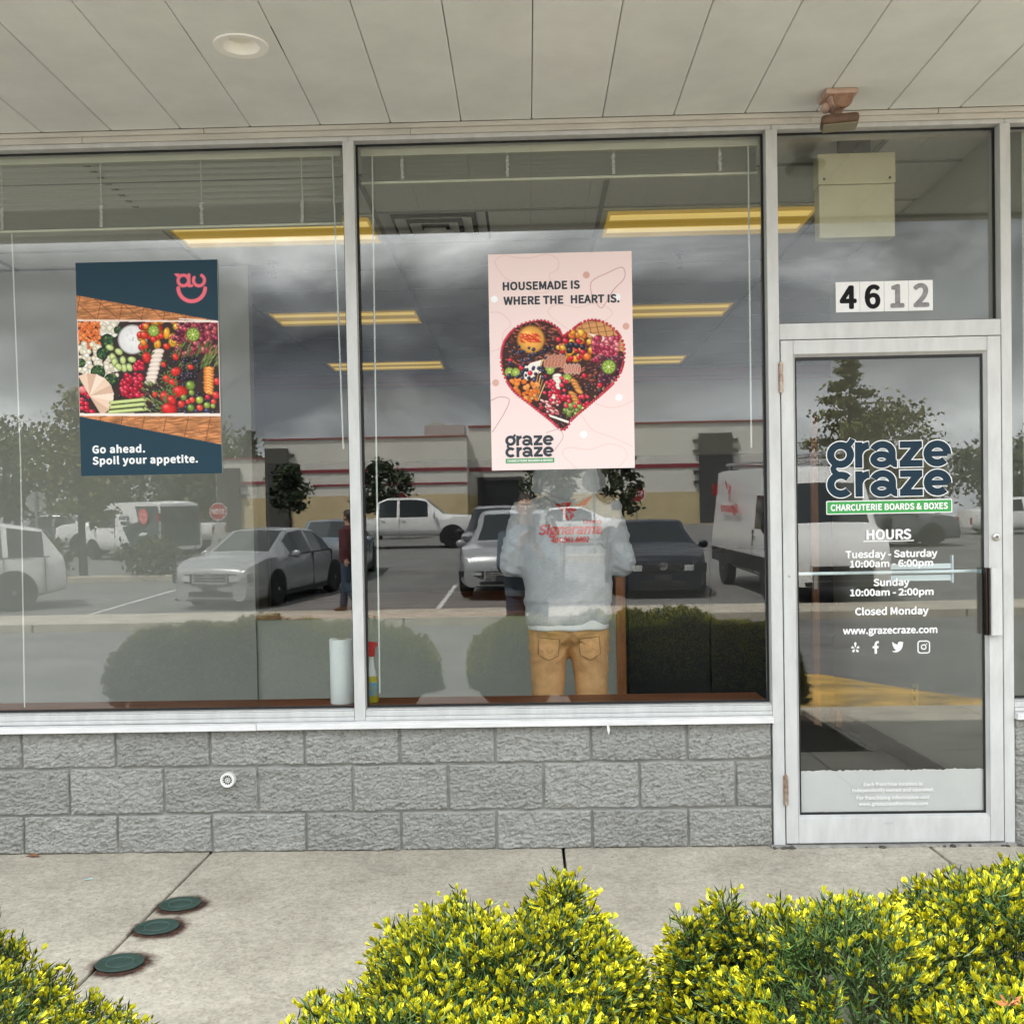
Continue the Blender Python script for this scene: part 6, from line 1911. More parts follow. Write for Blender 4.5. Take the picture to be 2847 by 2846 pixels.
def vehicle(name, label, cat, x, y, heading, prof, low, W, belt, wr, col, wheels, wr_r, glass, dark_sides=None, front='sedan', windshield=None, rearglass=None, bumper_dark=False, hoodflat=.80, group=None, nose=.80, tail=.86, gtop=None, chrome_grille=True):
    """prof: upper outline (x, z) from tail to nose; low: lower edge (x, z); belt: shoulder height; wr: roof half width;
    glass: [(xa, xb)] side windows along the cab; windshield/rearglass: x range on the top surface."""
    t = thing(name, label, cat, group=group)
    px = [p[0] for p in prof]; pz = [p[1] for p in prof]
    xs = sorted(set([p[0] for p in prof] + [q for g in glass for q in g] + list(windshield or ()) + list(rearglass or ()) + list(np.linspace(px[0], px[-1], 26))))
    L2 = (px[-1] - px[0]) / 2
    mid = (px[-1] + px[0]) / 2
    rows = []
    for xx in xs:
        zt = float(np.interp(xx, px, pz)); zb = float(np.interp(xx, [p[0] for p in low], [p[1] for p in low]))
        u = (xx - mid) / L2
        ed = max(0, abs(u) - .62) / .38
        k = 1 - (1 - (nose if u > 0 else tail)) * ed ** 2.2
        w = W / 2 * k
        bl = min(belt, zt - .015)
        h = bl - zb
        wt = w * hoodflat if zt <= belt + .05 else (w * hoodflat + (wr * k - w * hoodflat) * min(1, (zt - belt - .05) / .35))
        wt = min(wt, w * .97)
        fr_m = .93 if gtop is None else min(.97, max(.05, (gtop - bl) / max(.02, zt - .018 - bl)))
        rows.append([(0, zb), (w * .88, zb), (w * .985, zb + .10 * h + .02), (w, zb + .42 * h), (w * .985, zb + .80 * h), (w * .955, bl), (w * .955 + (wt - w * .955) * fr_m, bl + (zt - .018 - bl) * fr_m), (wt, zt - .018), (wt * .86, zt), (0, zt + .018)])
    nrow = len(rows[0])
    def P(i, j, s): return (xs[i], s * rows[i][j][0], rows[i][j][1])
    body, wind, side = MB(), MB(), []
    V = []
    for i in range(len(xs)):
        V += [P(i, j, 1) for j in range(nrow)] + [P(i, j, -1) for j in range(nrow)]
    Fb, Fw, Fs = [], [], {}
    for i in range(len(xs) - 1):
        xm = (xs[i] + xs[i + 1]) / 2
        for j in range(nrow - 1):
            for s in (0, 1):
                o = s * nrow
                a = i * 2 * nrow + o + j; b_ = (i + 1) * 2 * nrow + o + j
                f = (a, b_, b_ + 1, a + 1) if s == 0 else (a, a + 1, b_ + 1, b_)
                zt = min(rows[i][9][1], rows[i + 1][9][1])
                gi = [q for q, g in enumerate(glass) if g[0] <= xm <= g[1]]
                if j == 5 and gi and zt > belt + .08:
                    Fs.setdefault((gi[0], s), []).append(f)
                elif j == 8 and ((windshield and windshield[0] < xm < windshield[1]) or (rearglass and rearglass[0] < xm < rearglass[1])):
                    Fw.append((f, 'windscreen' if windshield and windshield[0] < xm < windshield[1] else 'rear_window'))
                else:
                    Fb.append(f)
    for i, rev in ((0, True), (len(xs) - 1, False)):
        ring = [i * 2 * nrow + j for j in range(nrow)] + [i * 2 * nrow + nrow + j for j in range(nrow - 1, -1, -1)]
        Fb.append(tuple(ring[::-1]) if not rev else tuple(ring))
    def sub(nm, fl, m, lift=0.0):
        used = sorted({v for f in fl for v in f})
        mp = {v: q for q, v in enumerate(used)}
        o = MB().add([V[v] for v in used], [tuple(mp[v] for v in f) for f in fl]).build(nm, m, t, smooth=True, local=True, recalc=(nm == 'body'), angle=62)
        if nm == 'body':
            bm = bmesh.new(); bm.from_mesh(o.data); bmesh.ops.remove_doubles(bm, verts=bm.verts, dist=.0005); bmesh.ops.recalc_face_normals(bm, faces=bm.faces); bm.to_mesh(o.data); bm.free()
        return o
    sub('body', Fb, col)
    for (g, s), fl in Fs.items(): sub('side_window', fl, carglass)
    for nm in ('windscreen', 'rear_window'):
        fl = [f for f, q in Fw if q == nm]
        if fl: sub(nm, fl, carglass)
    # wheels in dark arches
    tm, rm = wheel_meshes(wr_r, .22)
    for wx in wheels:
        u = (wx - mid) / L2
        ed = max(0, abs(u) - .62) / .38
        w = W / 2 * (1 - (1 - (nose if u > 0 else tail)) * ed ** 2.2)
        for s in (1, -1):
            am = MB()
            pts = [(wx + wr_r * 1.17 * math.cos(a), wr_r + wr_r * 1.17 * math.sin(a)) for a in np.linspace(-.45, math.pi + .45, 22)]
            am.prism(pts, 'xz', s * (w - .16), s * (w + .004))
            am.build('wheel_arch', trimb, t, local=True)
            wo = bpy.data.objects.new('wheel', tm); COL.objects.link(wo); wo.parent = t
            wo.location = (wx, s * (w - .095), wr_r)
            ro = bpy.data.objects.new('rim', rm); COL.objects.link(ro); ro.parent = wo
            if s < 0: wo.rotation_euler = (0, 0, math.pi)
    xf = px[-1]
    wf = W / 2 * nose
    zl = low[-1][1]
    zn = pz[-1]
    # mirrors
    if windshield:
        xm_ = windshield[0] + .42 * (windshield[1] - windshield[0]) if front != 'van' else windshield[1] - .15
        for s in (1, -1):
            mb = MB()
            hh = .16 if front in ('van', 'truck') else .085
            mb.ball((xm_ + .05, s * (W / 2 + .10), belt + .02 + (hh - .085)), (.06, .10, hh), 12, 8)
            mb.tube([(xm_ + .03, s * (W / 2 * .93), belt - .02), (xm_ + .04, s * (W / 2 + .03), belt - .01)], .022, 8)
            mb.build('mirror', trimb if front == 'van' or bumper_dark else col, t, smooth=True, local=True)
    # nose: headlights, grille, plate, lower intake
    def curved(nm, y0, y1, z0, z1, m, dx=0.0, thick=.05, bulge=.0):
        mb = MB()
        ys_ = np.linspace(y0, y1, 7)
        vs, fs = [], []
        for yy in ys_:
            q = min(1, abs(yy) / (W / 2))
            xx = xf + dx - .30 * max(0, q - .35) ** 1.6
            vs += [(xx - thick, yy, z0), (xx, yy, z0 + .01), (xx, yy, z1 - .01), (xx - thick, yy, z1)]
        for i in range(6):
            for j in range(3):
                fs.append((i * 4 + j, (i + 1) * 4 + j, (i + 1) * 4 + j + 1, i * 4 + j + 1))
        mb.add(vs, fs)
        return mb.build(nm, m, t, local=True, smooth=True)
    h = zn - zl
    if front == 'van':
        for s in (1, -1): curved('headlight', s * wf * .62, s * wf * 1.06, zl + h * .52, zl + h * .86, lampm, .03)
        curved('grille', -wf * .62, wf * .62, zl + h * .22, zl + h * .82, trimb, .03)
        curved('bumper', -wf * 1.08, wf * 1.08, zl, zl + h * .20, trimb, .05)
    elif front == 'truck':
        for s in (1, -1): curved('headlight', s * wf * .66, s * wf * 1.08, zl + h * .62, zl + h * .92, lampm, .03)
        curved('grille', -wf * .62, wf * .62, zl + h * .48, zl + h * .94, trimb if bumper_dark else chrome, .03)
        curved('bumper', -wf * 1.1, wf * 1.1, zl + .02, zl + h * .34, chrome, .06)
    else:
        for s in (1, -1):
            curved('headlight', s * wf * .52, s * wf * 1.17, zl + h * .60, zl + h * .95, trimb, .035)
            curved('headlight_lens', s * wf * .56, s * wf * .98, zl + h * .66, zl + h * .90, lampm, .043)
        big = front == 'suv'
        if chrome_grille: curved('grille_surround', -wf * .50, wf * .50, zl + h * (.48 if big else .60), zl + h * .99, chrome, .028)
        curved('grille', -wf * .45, wf * .45, zl + h * (.52 if big else .65), zl + h * .94, trimb, .037)
        gm = MB()
        for k in range(3 if big else 2):
            z = zl + h * ((.60 if big else .72) + .10 * k)
            gm.box(xf + .03, xf + .05, -wf * .44, wf * .44, z, z + .018)
        gm.build('grille_bar', chrome if chrome_grille else trimb, t, local=True)
        curved('lower_intake', -wf * .62, wf * .62, zl + h * .14, zl + h * .34, trimb, .03)
        curved('bumper_lip', -wf * 1.12, wf * 1.12, zl - .01, zl + h * .08, trimb, .03)
        curved('bumper_seam', -wf * 1.14, wf * 1.14, zl + h * .545, zl + h * .565, trimb, .024)
        for s in (1, -1): curved('fog_light', s * wf * .74, s * wf * .98, zl + h * .18, zl + h * .32, trimb, .03)
        MB().box(xf + .035, xf + .05, -.16, .16, zl + h * .34, zl + h * .34 + .11).build('plate', mat('dark_plate', (0.04, 0.04, 0.045), 0.4), t, local=True)
    xr = px[0]
    wt_ = W / 2 * tail
    for s in (1, -1):
        MB().box(xr - .015, xr + .10, s * wt_ * .74, s * wt_ * .985, pz[0] - .34, pz[0] - .08).build('tail_light', redl, t, local=True, bevel=.01)
    # door lines and handles
    dm_ = MB()
    for g in glass:
        dm_.box(g[0] - .012, g[0] - .004, -W / 2 - .003, W / 2 + .003, low[len(low) // 2][1] + .12, belt - .02)
    dm_.build('door_seam', trimb, t, local=True)
    if front in ('sedan', 'suv'):
        bt_ = MB()
        for s in (1, -1): bt_.box(glass[0][0] - .1, glass[-1][1] + .12, s * (W / 2 * .955 - .002), s * (W / 2 * .955 + .012), belt - .012, belt + .010)
        bt_.build('belt_trim', chrome if front == 'suv' else trimb, t, local=True)
        sl_ = MB()
        for s in (1, -1): sl_.box(wheels[0] + wr_r * 1.2, wheels[1] - wr_r * 1.2, s * (W / 2 * .9), s * (W / 2 * .99), low[1][1] - .02, low[1][1] + .07)
        sl_.build('sill', trimb, t, local=True)
    hm = MB()
    for g in glass[:3]:
        for s in (1, -1): hm.box(g[0] + .06, g[0] + .22, s * (W / 2 - .006), s * (W / 2 + .022), belt - .12, belt - .09)
    hm.build('door_handle', col, t, local=True)
    place_on_slope(t, x, y, heading)
    return t

SEDAN = [(-2.42, .78), (-2.38, .98), (-1.65, 1.06), (-.85, 1.42), (-.2, 1.475), (.35, 1.45), (1.25, 1.03), (1.9, .94), (2.34, .82), (2.43, .73)]
SEDL = [(-2.42, .30), (-1.8, .2), (1.8, .17), (2.43, .18)]
SUV = [(-2.40, .85), (-2.36, 1.05), (-2.0, 1.58), (-1.2, 1.72), (0.0, 1.74), (.55, 1.68), (1.38, 1.12), (2.15, 1.02), (2.40, .85), (2.48, .62)]
SUVL = [(-2.40, .38), (-1.8, .26), (1.8, .26), (2.48, .28)]
PICK = [(-2.95, 1.10), (-2.93, 1.14), (-1.12, 1.14), (-1.05, 1.20), (-.95, 1.78), (-.6, 1.92), (.5, 1.92), (.85, 1.86), (1.55, 1.28), (2.65, 1.20), (2.88, 1.10), (2.95, .75)]
PICKL = [(-2.95, .55), (2.95, .45)]
VAN = [(-2.95, 2.30), (-2.88, 2.48), (-2.4, 2.52), (1.0, 2.52), (1.45, 2.40), (2.25, 1.42), (2.75, 1.22), (2.95, 1.0), (2.99, .8)]
VANL = [(-2.95, .45), (2.99, .35)]
TCON = [(-2.28, 1.70), (-2.22, 1.93), (-1.8, 2.0), (.45, 1.98), (.75, 1.90), (1.45, 1.18), (2.0, 1.02), (2.25, .85), (2.30, .62)]
TCONL = [(-2.28, .38), (2.30, .30)]
GS = [(-1.25, -.38), (-.28, .72)]
def sedan(name, label, x, y, hd, col, **k):
    return vehicle(name, label, 'car', x, y, hd, SEDAN, SEDL, 1.84, .96, .62, col, (-1.40, 1.42), .335, GS, windshield=(.38, 1.20), rearglass=(-1.60, -.88), **k)
def suv(name, label, x, y, hd, col, **k):
    return vehicle(name, label, 'suv', x, y, hd, SUV, SUVL, 1.95, 1.05, .70, col, (-1.42, 1.45), .37, [(-2.0, -1.35), (-1.25, -.32), (-.22, .85)], front='suv', windshield=(.58, 1.34), rearglass=(-2.34, -2.02), **k)
def pickup(name, label, x, y, hd, col, **k):
    return vehicle(name, label, 'pickup truck', x, y, hd, PICK, PICKL, 2.03, 1.20, .74, col, (-1.85, 1.88), .42, [(-.90, -.22), (-.12, .95)], front='truck', windshield=(.88, 1.52), rearglass=(-1.04, -.97), nose=.9, tail=.97, **k)

silver = paint('silver', (0.34, 0.35, 0.36), .3)
whitep = paint('white', (0.78, 0.78, 0.77))
navy = mat('paint_navy', (0.006, 0.010, 0.020), 0.35, spec=.3)
greyp = paint('grey', (0.16, 0.17, 0.18), .3)
bluegrey = paint('blue_grey', (0.22, 0.28, 0.33), .3)
blackp = paint('black', (0.012, 0.012, 0.013))

c = sedan('parked_car', 'silver sedan facing the shop, reflected below the teal poster', -5.52, -18.25, 103, silver)
bm2 = MB()
ribbon(bm2, [(-.045, .045), (-.03, -.045)], .016, 0); ribbon(bm2, [(.045, .045), (.03, -.045)], .016, -.001); ribbon(bm2, [(-.035, 0), (.035, 0)], .014, -.002)
ribbon(bm2, [(-.065, .06), (.065, .06), (.055, -.06), (-.055, -.06)], .010, -.003, True)
o = bm2.build('badge', chrome, c, local=True, recalc=False); o.rotation_euler = (0, 0, R(90)); o.location = (2.49, 0, .66)
suv('parked_car', 'silver SUV with chrome grille beside the hoodie, reflected from the lot', -.28, -19.2, 95, silver)
c = sedan('parked_car', 'dark navy sedan facing the shop, reflected right of the hoodie', 2.66, -19.05, 91, navy, hoodflat=.84, chrome_grille=False)
bm2 = MB()
ribbon(bm2, arcp(0, 0, .072, .072, 0, 360, 28)[:-1], .014, 0, True)
ribbon(bm2, [(-.05, .048), (-.022, -.06), (0, -.005), (.022, -.06), (.05, .048)], .013, -.001); ribbon(bm2, [(-.024, .062), (0, .01), (.024, .062)], .013, -.002)
o = bm2.build('badge', chrome, c, local=True, recalc=False); o.rotation_euler = (0, 0, R(90)); o.location = (2.50, 0, .65)
v = vehicle('cargo_van', 'white high-roof cargo van with roof ladder rack and red lettering', 'van', 5.45, -17.95, 87, VAN, VANL, 2.06, 1.32, .88, whitep, (-1.75, 1.70), .36, [(.72, 1.85)], front='van', windshield=(1.62, 2.22), hoodflat=.86, nose=.86, tail=.99, gtop=1.98)
MB().box(-2.9, 2.3, -1.036, -1.028, .50, .80).box(-2.9, 2.3, 1.028, 1.036, .50, .80).build('side_cladding', trimb, v, local=True)
for s in (1, -1): MB().tube([(-2.4, s * .78, 2.64), (.9, s * .78, 2.64)], .03, 8).build('roof_rail', steel, v, local=True)
for xx in (-2.2, -.7, .7): MB().tube([(xx, -.78, 2.50), (xx, -.78, 2.66), (xx, .78, 2.66), (xx, .78, 2.50)], .025, 8).build('rack_bar', steel, v, local=True)
lad = thing('ladder', 'aluminium ladder lying on the roof rack of the white cargo van', 'ladder', (5.9, -18.2, gz(-18.2)))
lb = MB()
for s in (0, .42): lb.tube([(5.85 + s, -20.6, 2.98), (5.85 + s, -17.2, 2.84)], .03, 8)
for k in range(11): lb.tube([(5.85, -20.4 + k * .31, 2.972 - k * .0128), (6.27, -20.4 + k * .31, 2.972 - k * .0128)], .018, 6)
lb.build('rails', steel, lad)
# red sign lettering on the van flank that faces the mirror
text('flank_lettering', 'Signarama', 0, 0, 0, .17, redp, v, width=1.55, bold=.03, shear=.2, local=True, align='CENTER')
ft = flush_text()[0]
ft.location = (-1.1, 1.05, 1.62); ft.rotation_euler = (0, 0, R(180))
mb = MB()
for pl_ in em: mb.add([(x * 5.2, 0, (z - 1.44) * 5.2) for x, z in pl_], [tuple(range(len(pl_)))])
o = mb.build('flank_emblem', redp, v, local=True, recalc=False); o.location = (-1.1, 1.05, 2.05); o.rotation_euler = (0, 0, R(180))

# the shop's own small van: white front, dark green rear, round pink face
v = vehicle('delivery_van', 'small white and dark green delivery van with pink smile emblem', 'van', -13.55, -33.0, 215, TCON, TCONL, 1.80, 1.12, .78, whitep, (-1.45, 1.46), .34, [(.15, 1.2)], front='van', windshield=(.78, 1.42), hoodflat=.86, nose=.86, tail=.98, gtop=1.74)
dg = mat('dark_green_wrap', (0.018, 0.045, 0.040), 0.3, coat=.5)
for s in (1, -1):
    q = [(-2.26, .55), (-2.26, 1.66), (-2.15, 1.86), (-.95, 1.86), (-1.25, 1.35), (-.35, 1.15), (-.75, .55)]
    MB().add([(a, s * (.912 if z < 1.4 else .84 + (1.66 - z) * .2), z) for a, z in q], [tuple(range(7))]).build('wrap', dg, v, local=True, recalc=False)
    fm = mat('pink_emblem', srgb(224, 92, 96), 0.4)
    mb = MB(); ribbon(mb, arcp(0, 0, .13, .13, 0, 360, 26)[:-1], .26, 0, True)
    o = mb.build('emblem', fm, v, local=True, recalc=False); o.location = (-1.55, s * .93, 1.52)
    mb = MB(); ribbon(mb, arcp(0, .02, .15, .14, 200, 340, 16), .03, 0); ribbon(mb, arcp(-.08, .08, .035, .035, 0, 360, 12)[:-1], .02, 0, True); ribbon(mb, arcp(.08, .08, .035, .035, 0, 360, 12)[:-1], .02, 0, True)
    o = mb.build('emblem_face', white, v, local=True, recalc=False); o.location = (-1.55, s * .935, 1.50)
    o.rotation_euler = (0, 0, math.pi if s > 0 else 0)
    text('wrap_lettering', 'graze', 0, 0, 0, .13, teal, v, width=.55, bold=.04, local=True, align='CENTER')
    text('wrap_lettering', 'craze', 0, 0, 0, .13, teal, v, width=.55, bold=.04, local=True, align='CENTER')
    a_, b_ = flush_text()
    for o, z in ((a_, 1.42), (b_, 1.24)):
        o.location = (-.55 + (.05 if z > 1.3 else 0), s * .935, z); o.rotation_euler = (0, 0, math.pi if s > 0 else 0)
MB().box(-2.305, -2.275, -.78, .78, .5, 1.84).build('rear_doors', dg, v, local=True, bevel=.01)
MB().box(-2.312, -2.304, -.70, -.06, 1.2, 1.7).box(-2.312, -2.304, .06, .70, 1.2, 1.7).build('rear_glass', carglass, v, local=True)
pickup('pickup_truck', 'white pickup behind the delivery van at the far left', -14.6, -36.2, 180, whitep)
sedan('parked_car', 'dim grey sedan far behind the white SUV at the left edge', -20.5, -42, 180, greyp)
suv('parked_car', 'white SUV cut by the left edge, reflected in the teal poster window', -11.75, -16.4, 150, whitep)
sedan('parked_car', 'blue-grey car half hidden behind the silver sedan', -5.15, -24.0, 88, bluegrey)
pickup('pickup_truck', 'white pickup facing right, reflected beside the mullion', -4.75, -37.5, 0, whitep)
suv('parked_car', 'black SUV behind the silver SUV, reflected beside the hoodie', -0.75, -25.5, 92, blackp)
sedan('parked_car', 'white sedan reflected across the chest of the hoodie', 1.7, -37.5, 0, whitep)
suv('parked_car', 'dark grey SUV reflected behind the opening hours', 12.0, -33.0, 0, greyp)
sedan('parked_car', 'small white car reflected in the window at the right edge', 20.1, -40.0, 0, whitep)

# ---- trees
leafm = attr_mat('tree_leaves', 0.6, 0.3)
barkm = mat('grey_bark', (0.06, 0.05, 0.042), 0.95, var=0.3, vs=12)
def tree(label, x, y, h, r, trunk_h, seed, n=2600, leaf=.17, cone=False, col=(.050, .072, .022), group=None, name='tree', cat='tree'):
    rr = random.Random(seed); rs = np.random.RandomState(seed)
    z0 = gz(y)
    t = thing(name, label, cat, (x, y, z0), group=group)
    b = MB()
    tr_ = .018 * h + .03
    lean = rr.uniform(-.02, .02) * h
    b.tube([(0, 0, -.1), (lean * .3, 0, h * .35), (lean, 0, h * .9)], [tr_, tr_ * .65, tr_ * .12], 10)
    tips = []
    for k in range(15 if not cone else 30):
        f = trunk_h / h + (1 - trunk_h / h) * (k + .5) / (15 if not cone else 30)
        z = h * f * .95
        a = k * 2.4 + rr.uniform(-.4, .4)
        prof = (1 - f) * 1.1 if cone else math.sin(math.pi * min(1, max(.08, (f - trunk_h / h) / (1 - trunk_h / h) * .92 + .10))) ** .6
        l = r * prof * rr.uniform(.65, 1.12)
        e_ = Vector((math.cos(a) * l, math.sin(a) * l, z + (l * .35 if not cone else -l * .12)))
        b.tube([(lean * f, 0, z), (e_ + Vector((lean * f, 0, z))) / 2 + Vector((0, 0, .05 * l)), e_], [tr_ * (1 - f) * .5 + .012, .02 + tr_ * .1, .008], 6)
        cr = .40 * r if not cone else r * (.10 + .30 * (1 - f))
        tips += [(e_, cr * rr.uniform(.6, 1.05)), (e_ * .6 + Vector((0, 0, z * .4)), cr * rr.uniform(.6, 1.0))]
    b.build('trunk', barkm, t, local=True)
    m = n // len(tips)
    C = np.concatenate([np.array(tuple(c)) + rs.normal(size=(m, 3)) * s * np.array([.52, .52, .40 if not cone else .26]) for c, s in tips])
    C = C[(C[:, 2] > trunk_h * .75)]
    A = rs.normal(size=C.shape); A /= np.linalg.norm(A, axis=1)[:, None]
    B = np.cross(A, rs.normal(size=C.shape)); B /= np.linalg.norm(B, axis=1)[:, None]
    s = leaf * (.6 + .8 * rs.random(len(C)))[:, None]
    V = np.stack([C - A * s * .6, C + B * s * .38, C + A * s * .6, C - B * s * .38], 1).reshape(-1, 3)
    F = np.arange(len(V)).reshape(-1, 4)
    g = (.55 + .9 * vnoise(C[:, 0] * 1.3 + seed, C[:, 2] * 1.3 + C[:, 1], 3))[:, None] * (.8 + .4 * rs.random((len(C), 1)))
    cc = np.repeat(np.array(col)[None] * g, 4, axis=0)
    np_mesh('crown', V, F, leafm, col=cc, parent=t)
    return t
YG_ = (.13, .135, .042)
tree('slender yellow-green tree reflected left of the teal poster', -11.85, -24.0, 5.1, 1.15, 1.5, 31, 2600, .13, col=YG_)
tree('dark conifer reflected right of the teal poster', -19.6, -72, 7.4, 2.3, .6, 32, 5000, .24, cone=True, col=(.04, .06, .028))
tree('small tree in front of the dark pilaster of the long building', -12.0, -50, 3.7, 1.05, 1.3, 33, 1500, .2, col=(.03, .045, .02))
tree('small dark tree reflected right of the mullion', -6.75, -45, 3.6, 1.15, 1.1, 34, 1800, .19, col=(.03, .045, .02))
tree('round small tree reflected on the hood of the hoodie', 1.05, -42, 3.9, 1.2, 1.2, 35, 1900, .18, col=(.04, .055, .026))
tree('thin small tree reflected right of the hoodie', 4.15, -43, 3.7, .8, 1.1, 36, 1200, .18, col=(.05, .06, .028))
tree('tall pyramidal yellow-green tree reflected in the door glass', 21.3, -68, 12.0, 4.2, 1.0, 37, 7000, .24, cone=True, col=(.145, .15, .05))
tree('broad tree behind the pyramidal tree in the door glass', 25.5, -74, 8.0, 4.0, 1.2, 38, 4000, .3, col=YG_)
tree('bushy tree far right beyond the cargo van', 14.5, -70, 5.6, 2.6, .8, 39, 2600, .28, col=YG_)
for k, (x, y, h, r) in enumerate(((-33, -76, 7.5, 4.2), (-28.5, -70, 6.0, 3.4), (-25.0, -80, 7.8, 4.2), (-38.5, -72, 6.6, 4), (-21.5, -66, 4.6, 3.0), (-43, -84, 9, 5))):
    tree(('tall broad hazy tree behind the stop sign at the far left', 'rounded hazy tree just right of the far left stop sign', 'tall hazy tree left of the slender yellow-green tree', 'hazy tree outermost but one in the far left row', 'low hazy tree right of the slender yellow-green tree', 'tallest hazy tree, outermost in the far left row')[k], x, y, h, r, 1.0, 60 + k, 3000, .34, col=(.085, .10, .045), group='trees along the far left of the lot')
for k, (x, y, h, r) in enumerate(((33, -90, 6, 4), (38.5, -86, 5.5, 4), (45, -95, 7, 5))):
    tree(('low hazy tree nearest the lamp post in the far right row', 'low hazy tree in the middle of the far right row', 'low hazy tree outermost in the far right row')[k], x, y, h, r, .8, 80 + k, 2400, .36, col=(.085, .095, .05), group='trees along the far right of the lot')
# low shrubs on the lot island
for k, (x, w) in enumerate(((-12.9, .8), (-9.9, .75), (-15.2, .7))):
    tree(('low shrub at the front wheel of the delivery van', 'low shrub hiding the rear corner of the delivery van', 'low shrub beside the white SUV, left end of the lot island')[k], x, -23.8, 1.0, w, .05, 90 + k, 1400, .11, col=(.055, .068, .02), group='shrubs on the lot island', name='shrub', cat='shrub')

# ---- signs, poles and wires
signred = mat('stop_red', (0.36, 0.02, 0.025), 0.45)
signback = mat('sign_back_metal', (0.34, 0.35, 0.34), 0.5, 0.4)
postm = mat('galvanised_post', (0.22, 0.22, 0.21), 0.6, 0.3)
def stop_sign(label, x, y, zc, r, face_front):
    t = thing('stop_sign', label, 'sign', (x, y, gz(y)))
    oc = [(x + r * math.cos(R(22.5 + 45 * k)), zc + r * math.sin(R(22.5 + 45 * k))) for k in range(8)]
    yf = y + (.045 if face_front else -.045)
    MB().prism(oc, 'xz', yf - .003, yf + .003).build('octagon', signback, t)
    if face_front:
        oc2 = [(x + r * .93 * math.cos(R(22.5 + 45 * k)), zc + r * .93 * math.sin(R(22.5 + 45 * k))) for k in range(8)]
        MB().prism(oc, 'xz', yf + .0032, yf + .0045).build('white_rim', white, t)
        MB().prism(oc2, 'xz', yf + .0047, yf + .006).build('red_face', signred, t)
        text('sign_lettering', 'STOP', 0, 0, 0, r * .52, white, t, width=r * 1.45, bold=.02, align='CENTER', local=True)
        o = flush_text()[0]
        o.location = (0, yf + .008 - y, zc - gz(y) - r * .26); o.rotation_euler = (0, 0, math.pi)
    MB().box(x - .03, x + .03, y - .03, y + .03, gz(y) - .1, zc + r * .9).build('post', postm, t)
    return t
stop_sign('grey back of a stop sign on a post, at the right shoulder of the hoodie', 2.02, -28.5, 2.93, .38, False)
stop_sign('back of a stop sign reflected at the far left edge', -18.1, -35, 2.86, .40, False)
stop_sign('red stop sign reflected between the pink poster and the navy sedan', 4.95, -45.0, 3.08, .40, True)
stop_sign('red stop sign reflected right of the small dark tree', -5.85, -45, 3.02, .38, True)
stop_sign('distant red stop sign above the delivery van roof', -12.2, -38, 2.45, .36, True)
# round concrete kerb with gravel at the foot of one sign
t = thing('kerb_ring', 'round concrete kerb ring around the stop sign post', 'kerb ring', (2.0, -28.5, gz(-28.5)))
MB().lathe([(.95, -.2), (1.1, -.2), (1.1, .16), (.95, .16)], (2.0, -28.5, gz(-28.5)), 'z', 32).build('ring', kerbm, t)
MB().lathe([(0, .0), (.94, .0), (.94, .1), (0, .1)], (2.0, -28.5, gz(-28.5)), 'z', 32).build('gravel_fill', mat('dark_gravel', (.06, .06, .055), .95, bump=1, bs=90), t)
t = thing('lamp_post', 'tall T-shaped parking lot lamp post beside the pyramidal tree', 'lamp post', (25.3, -75, gz(-75)))
MB().tube([(25.3, -75, gz(-75) - .1), (25.3, -75, 10.35)], [.11, .08], 10).build('pole', postm, t)
for s in (-1, 1): MB().box(25.3 + s * .25 - .02, 25.3 + s * 1.0, -75.2, -74.8, 10.28, 10.42).build('lamp_head', postm, t, recalc=True)
MB().box(25.05, 25.55, -75.04, -74.96, 10.3, 10.38).build('cross_arm', postm, t)
polm = mat('wood_pole', (.08, .065, .05), .95)
for x, y, lb_ in ((-46, -92, 'wooden utility pole far left, carrying wires'), (-9, -104, 'wooden utility pole behind the long building, carrying wires')):
    t = thing('utility_pole', lb_, 'utility pole', (x, y, gz(y)))
    MB().tube([(x, y, gz(y) - .2), (x, y, 9.6)], [.17, .11], 10).build('pole', polm, t)
    MB().box(x - 1.1, x + 1.1, y - .06, y + .06, 9.0, 9.12).box(x - .9, x + .9, y - .06, y + .06, 8.1, 8.2).build('cross_arm', polm, t)
wire = mat('black_wire', (.015, .015, .015), .7)
for k, (za, zb, dx) in enumerate(((9.15, 9.15, -1.0), (9.15, 9.15, 1.0), (8.25, 8.2, -.8), (8.25, 8.2, .8), (7.3, 7.2, 0), (6.9, 6.7, 0), (6.5, 6.3, 0))):
    p = []
    for q in range(25):
        f = q / 24
        p.append((-46 + dx + 37 * f, -92 - 12 * f, za + (zb - za) * f - 1.1 * 4 * f * (1 - f) * .5))
    p = [(-120, -70, za - .4)] + p
    tag(MB().tube(p, .035, 5).build('overhead_wire', wire), 'thin black wire %s, strung between the utility poles' % ('on the outer end of the upper arm', 'on the inner end of the upper arm', 'on the outer end of the lower arm', 'on the inner end of the lower arm', 'just below both cross arms', 'second lowest of the bundle', 'lowest of the bundle')[k], 'wire', 'overhead wires')

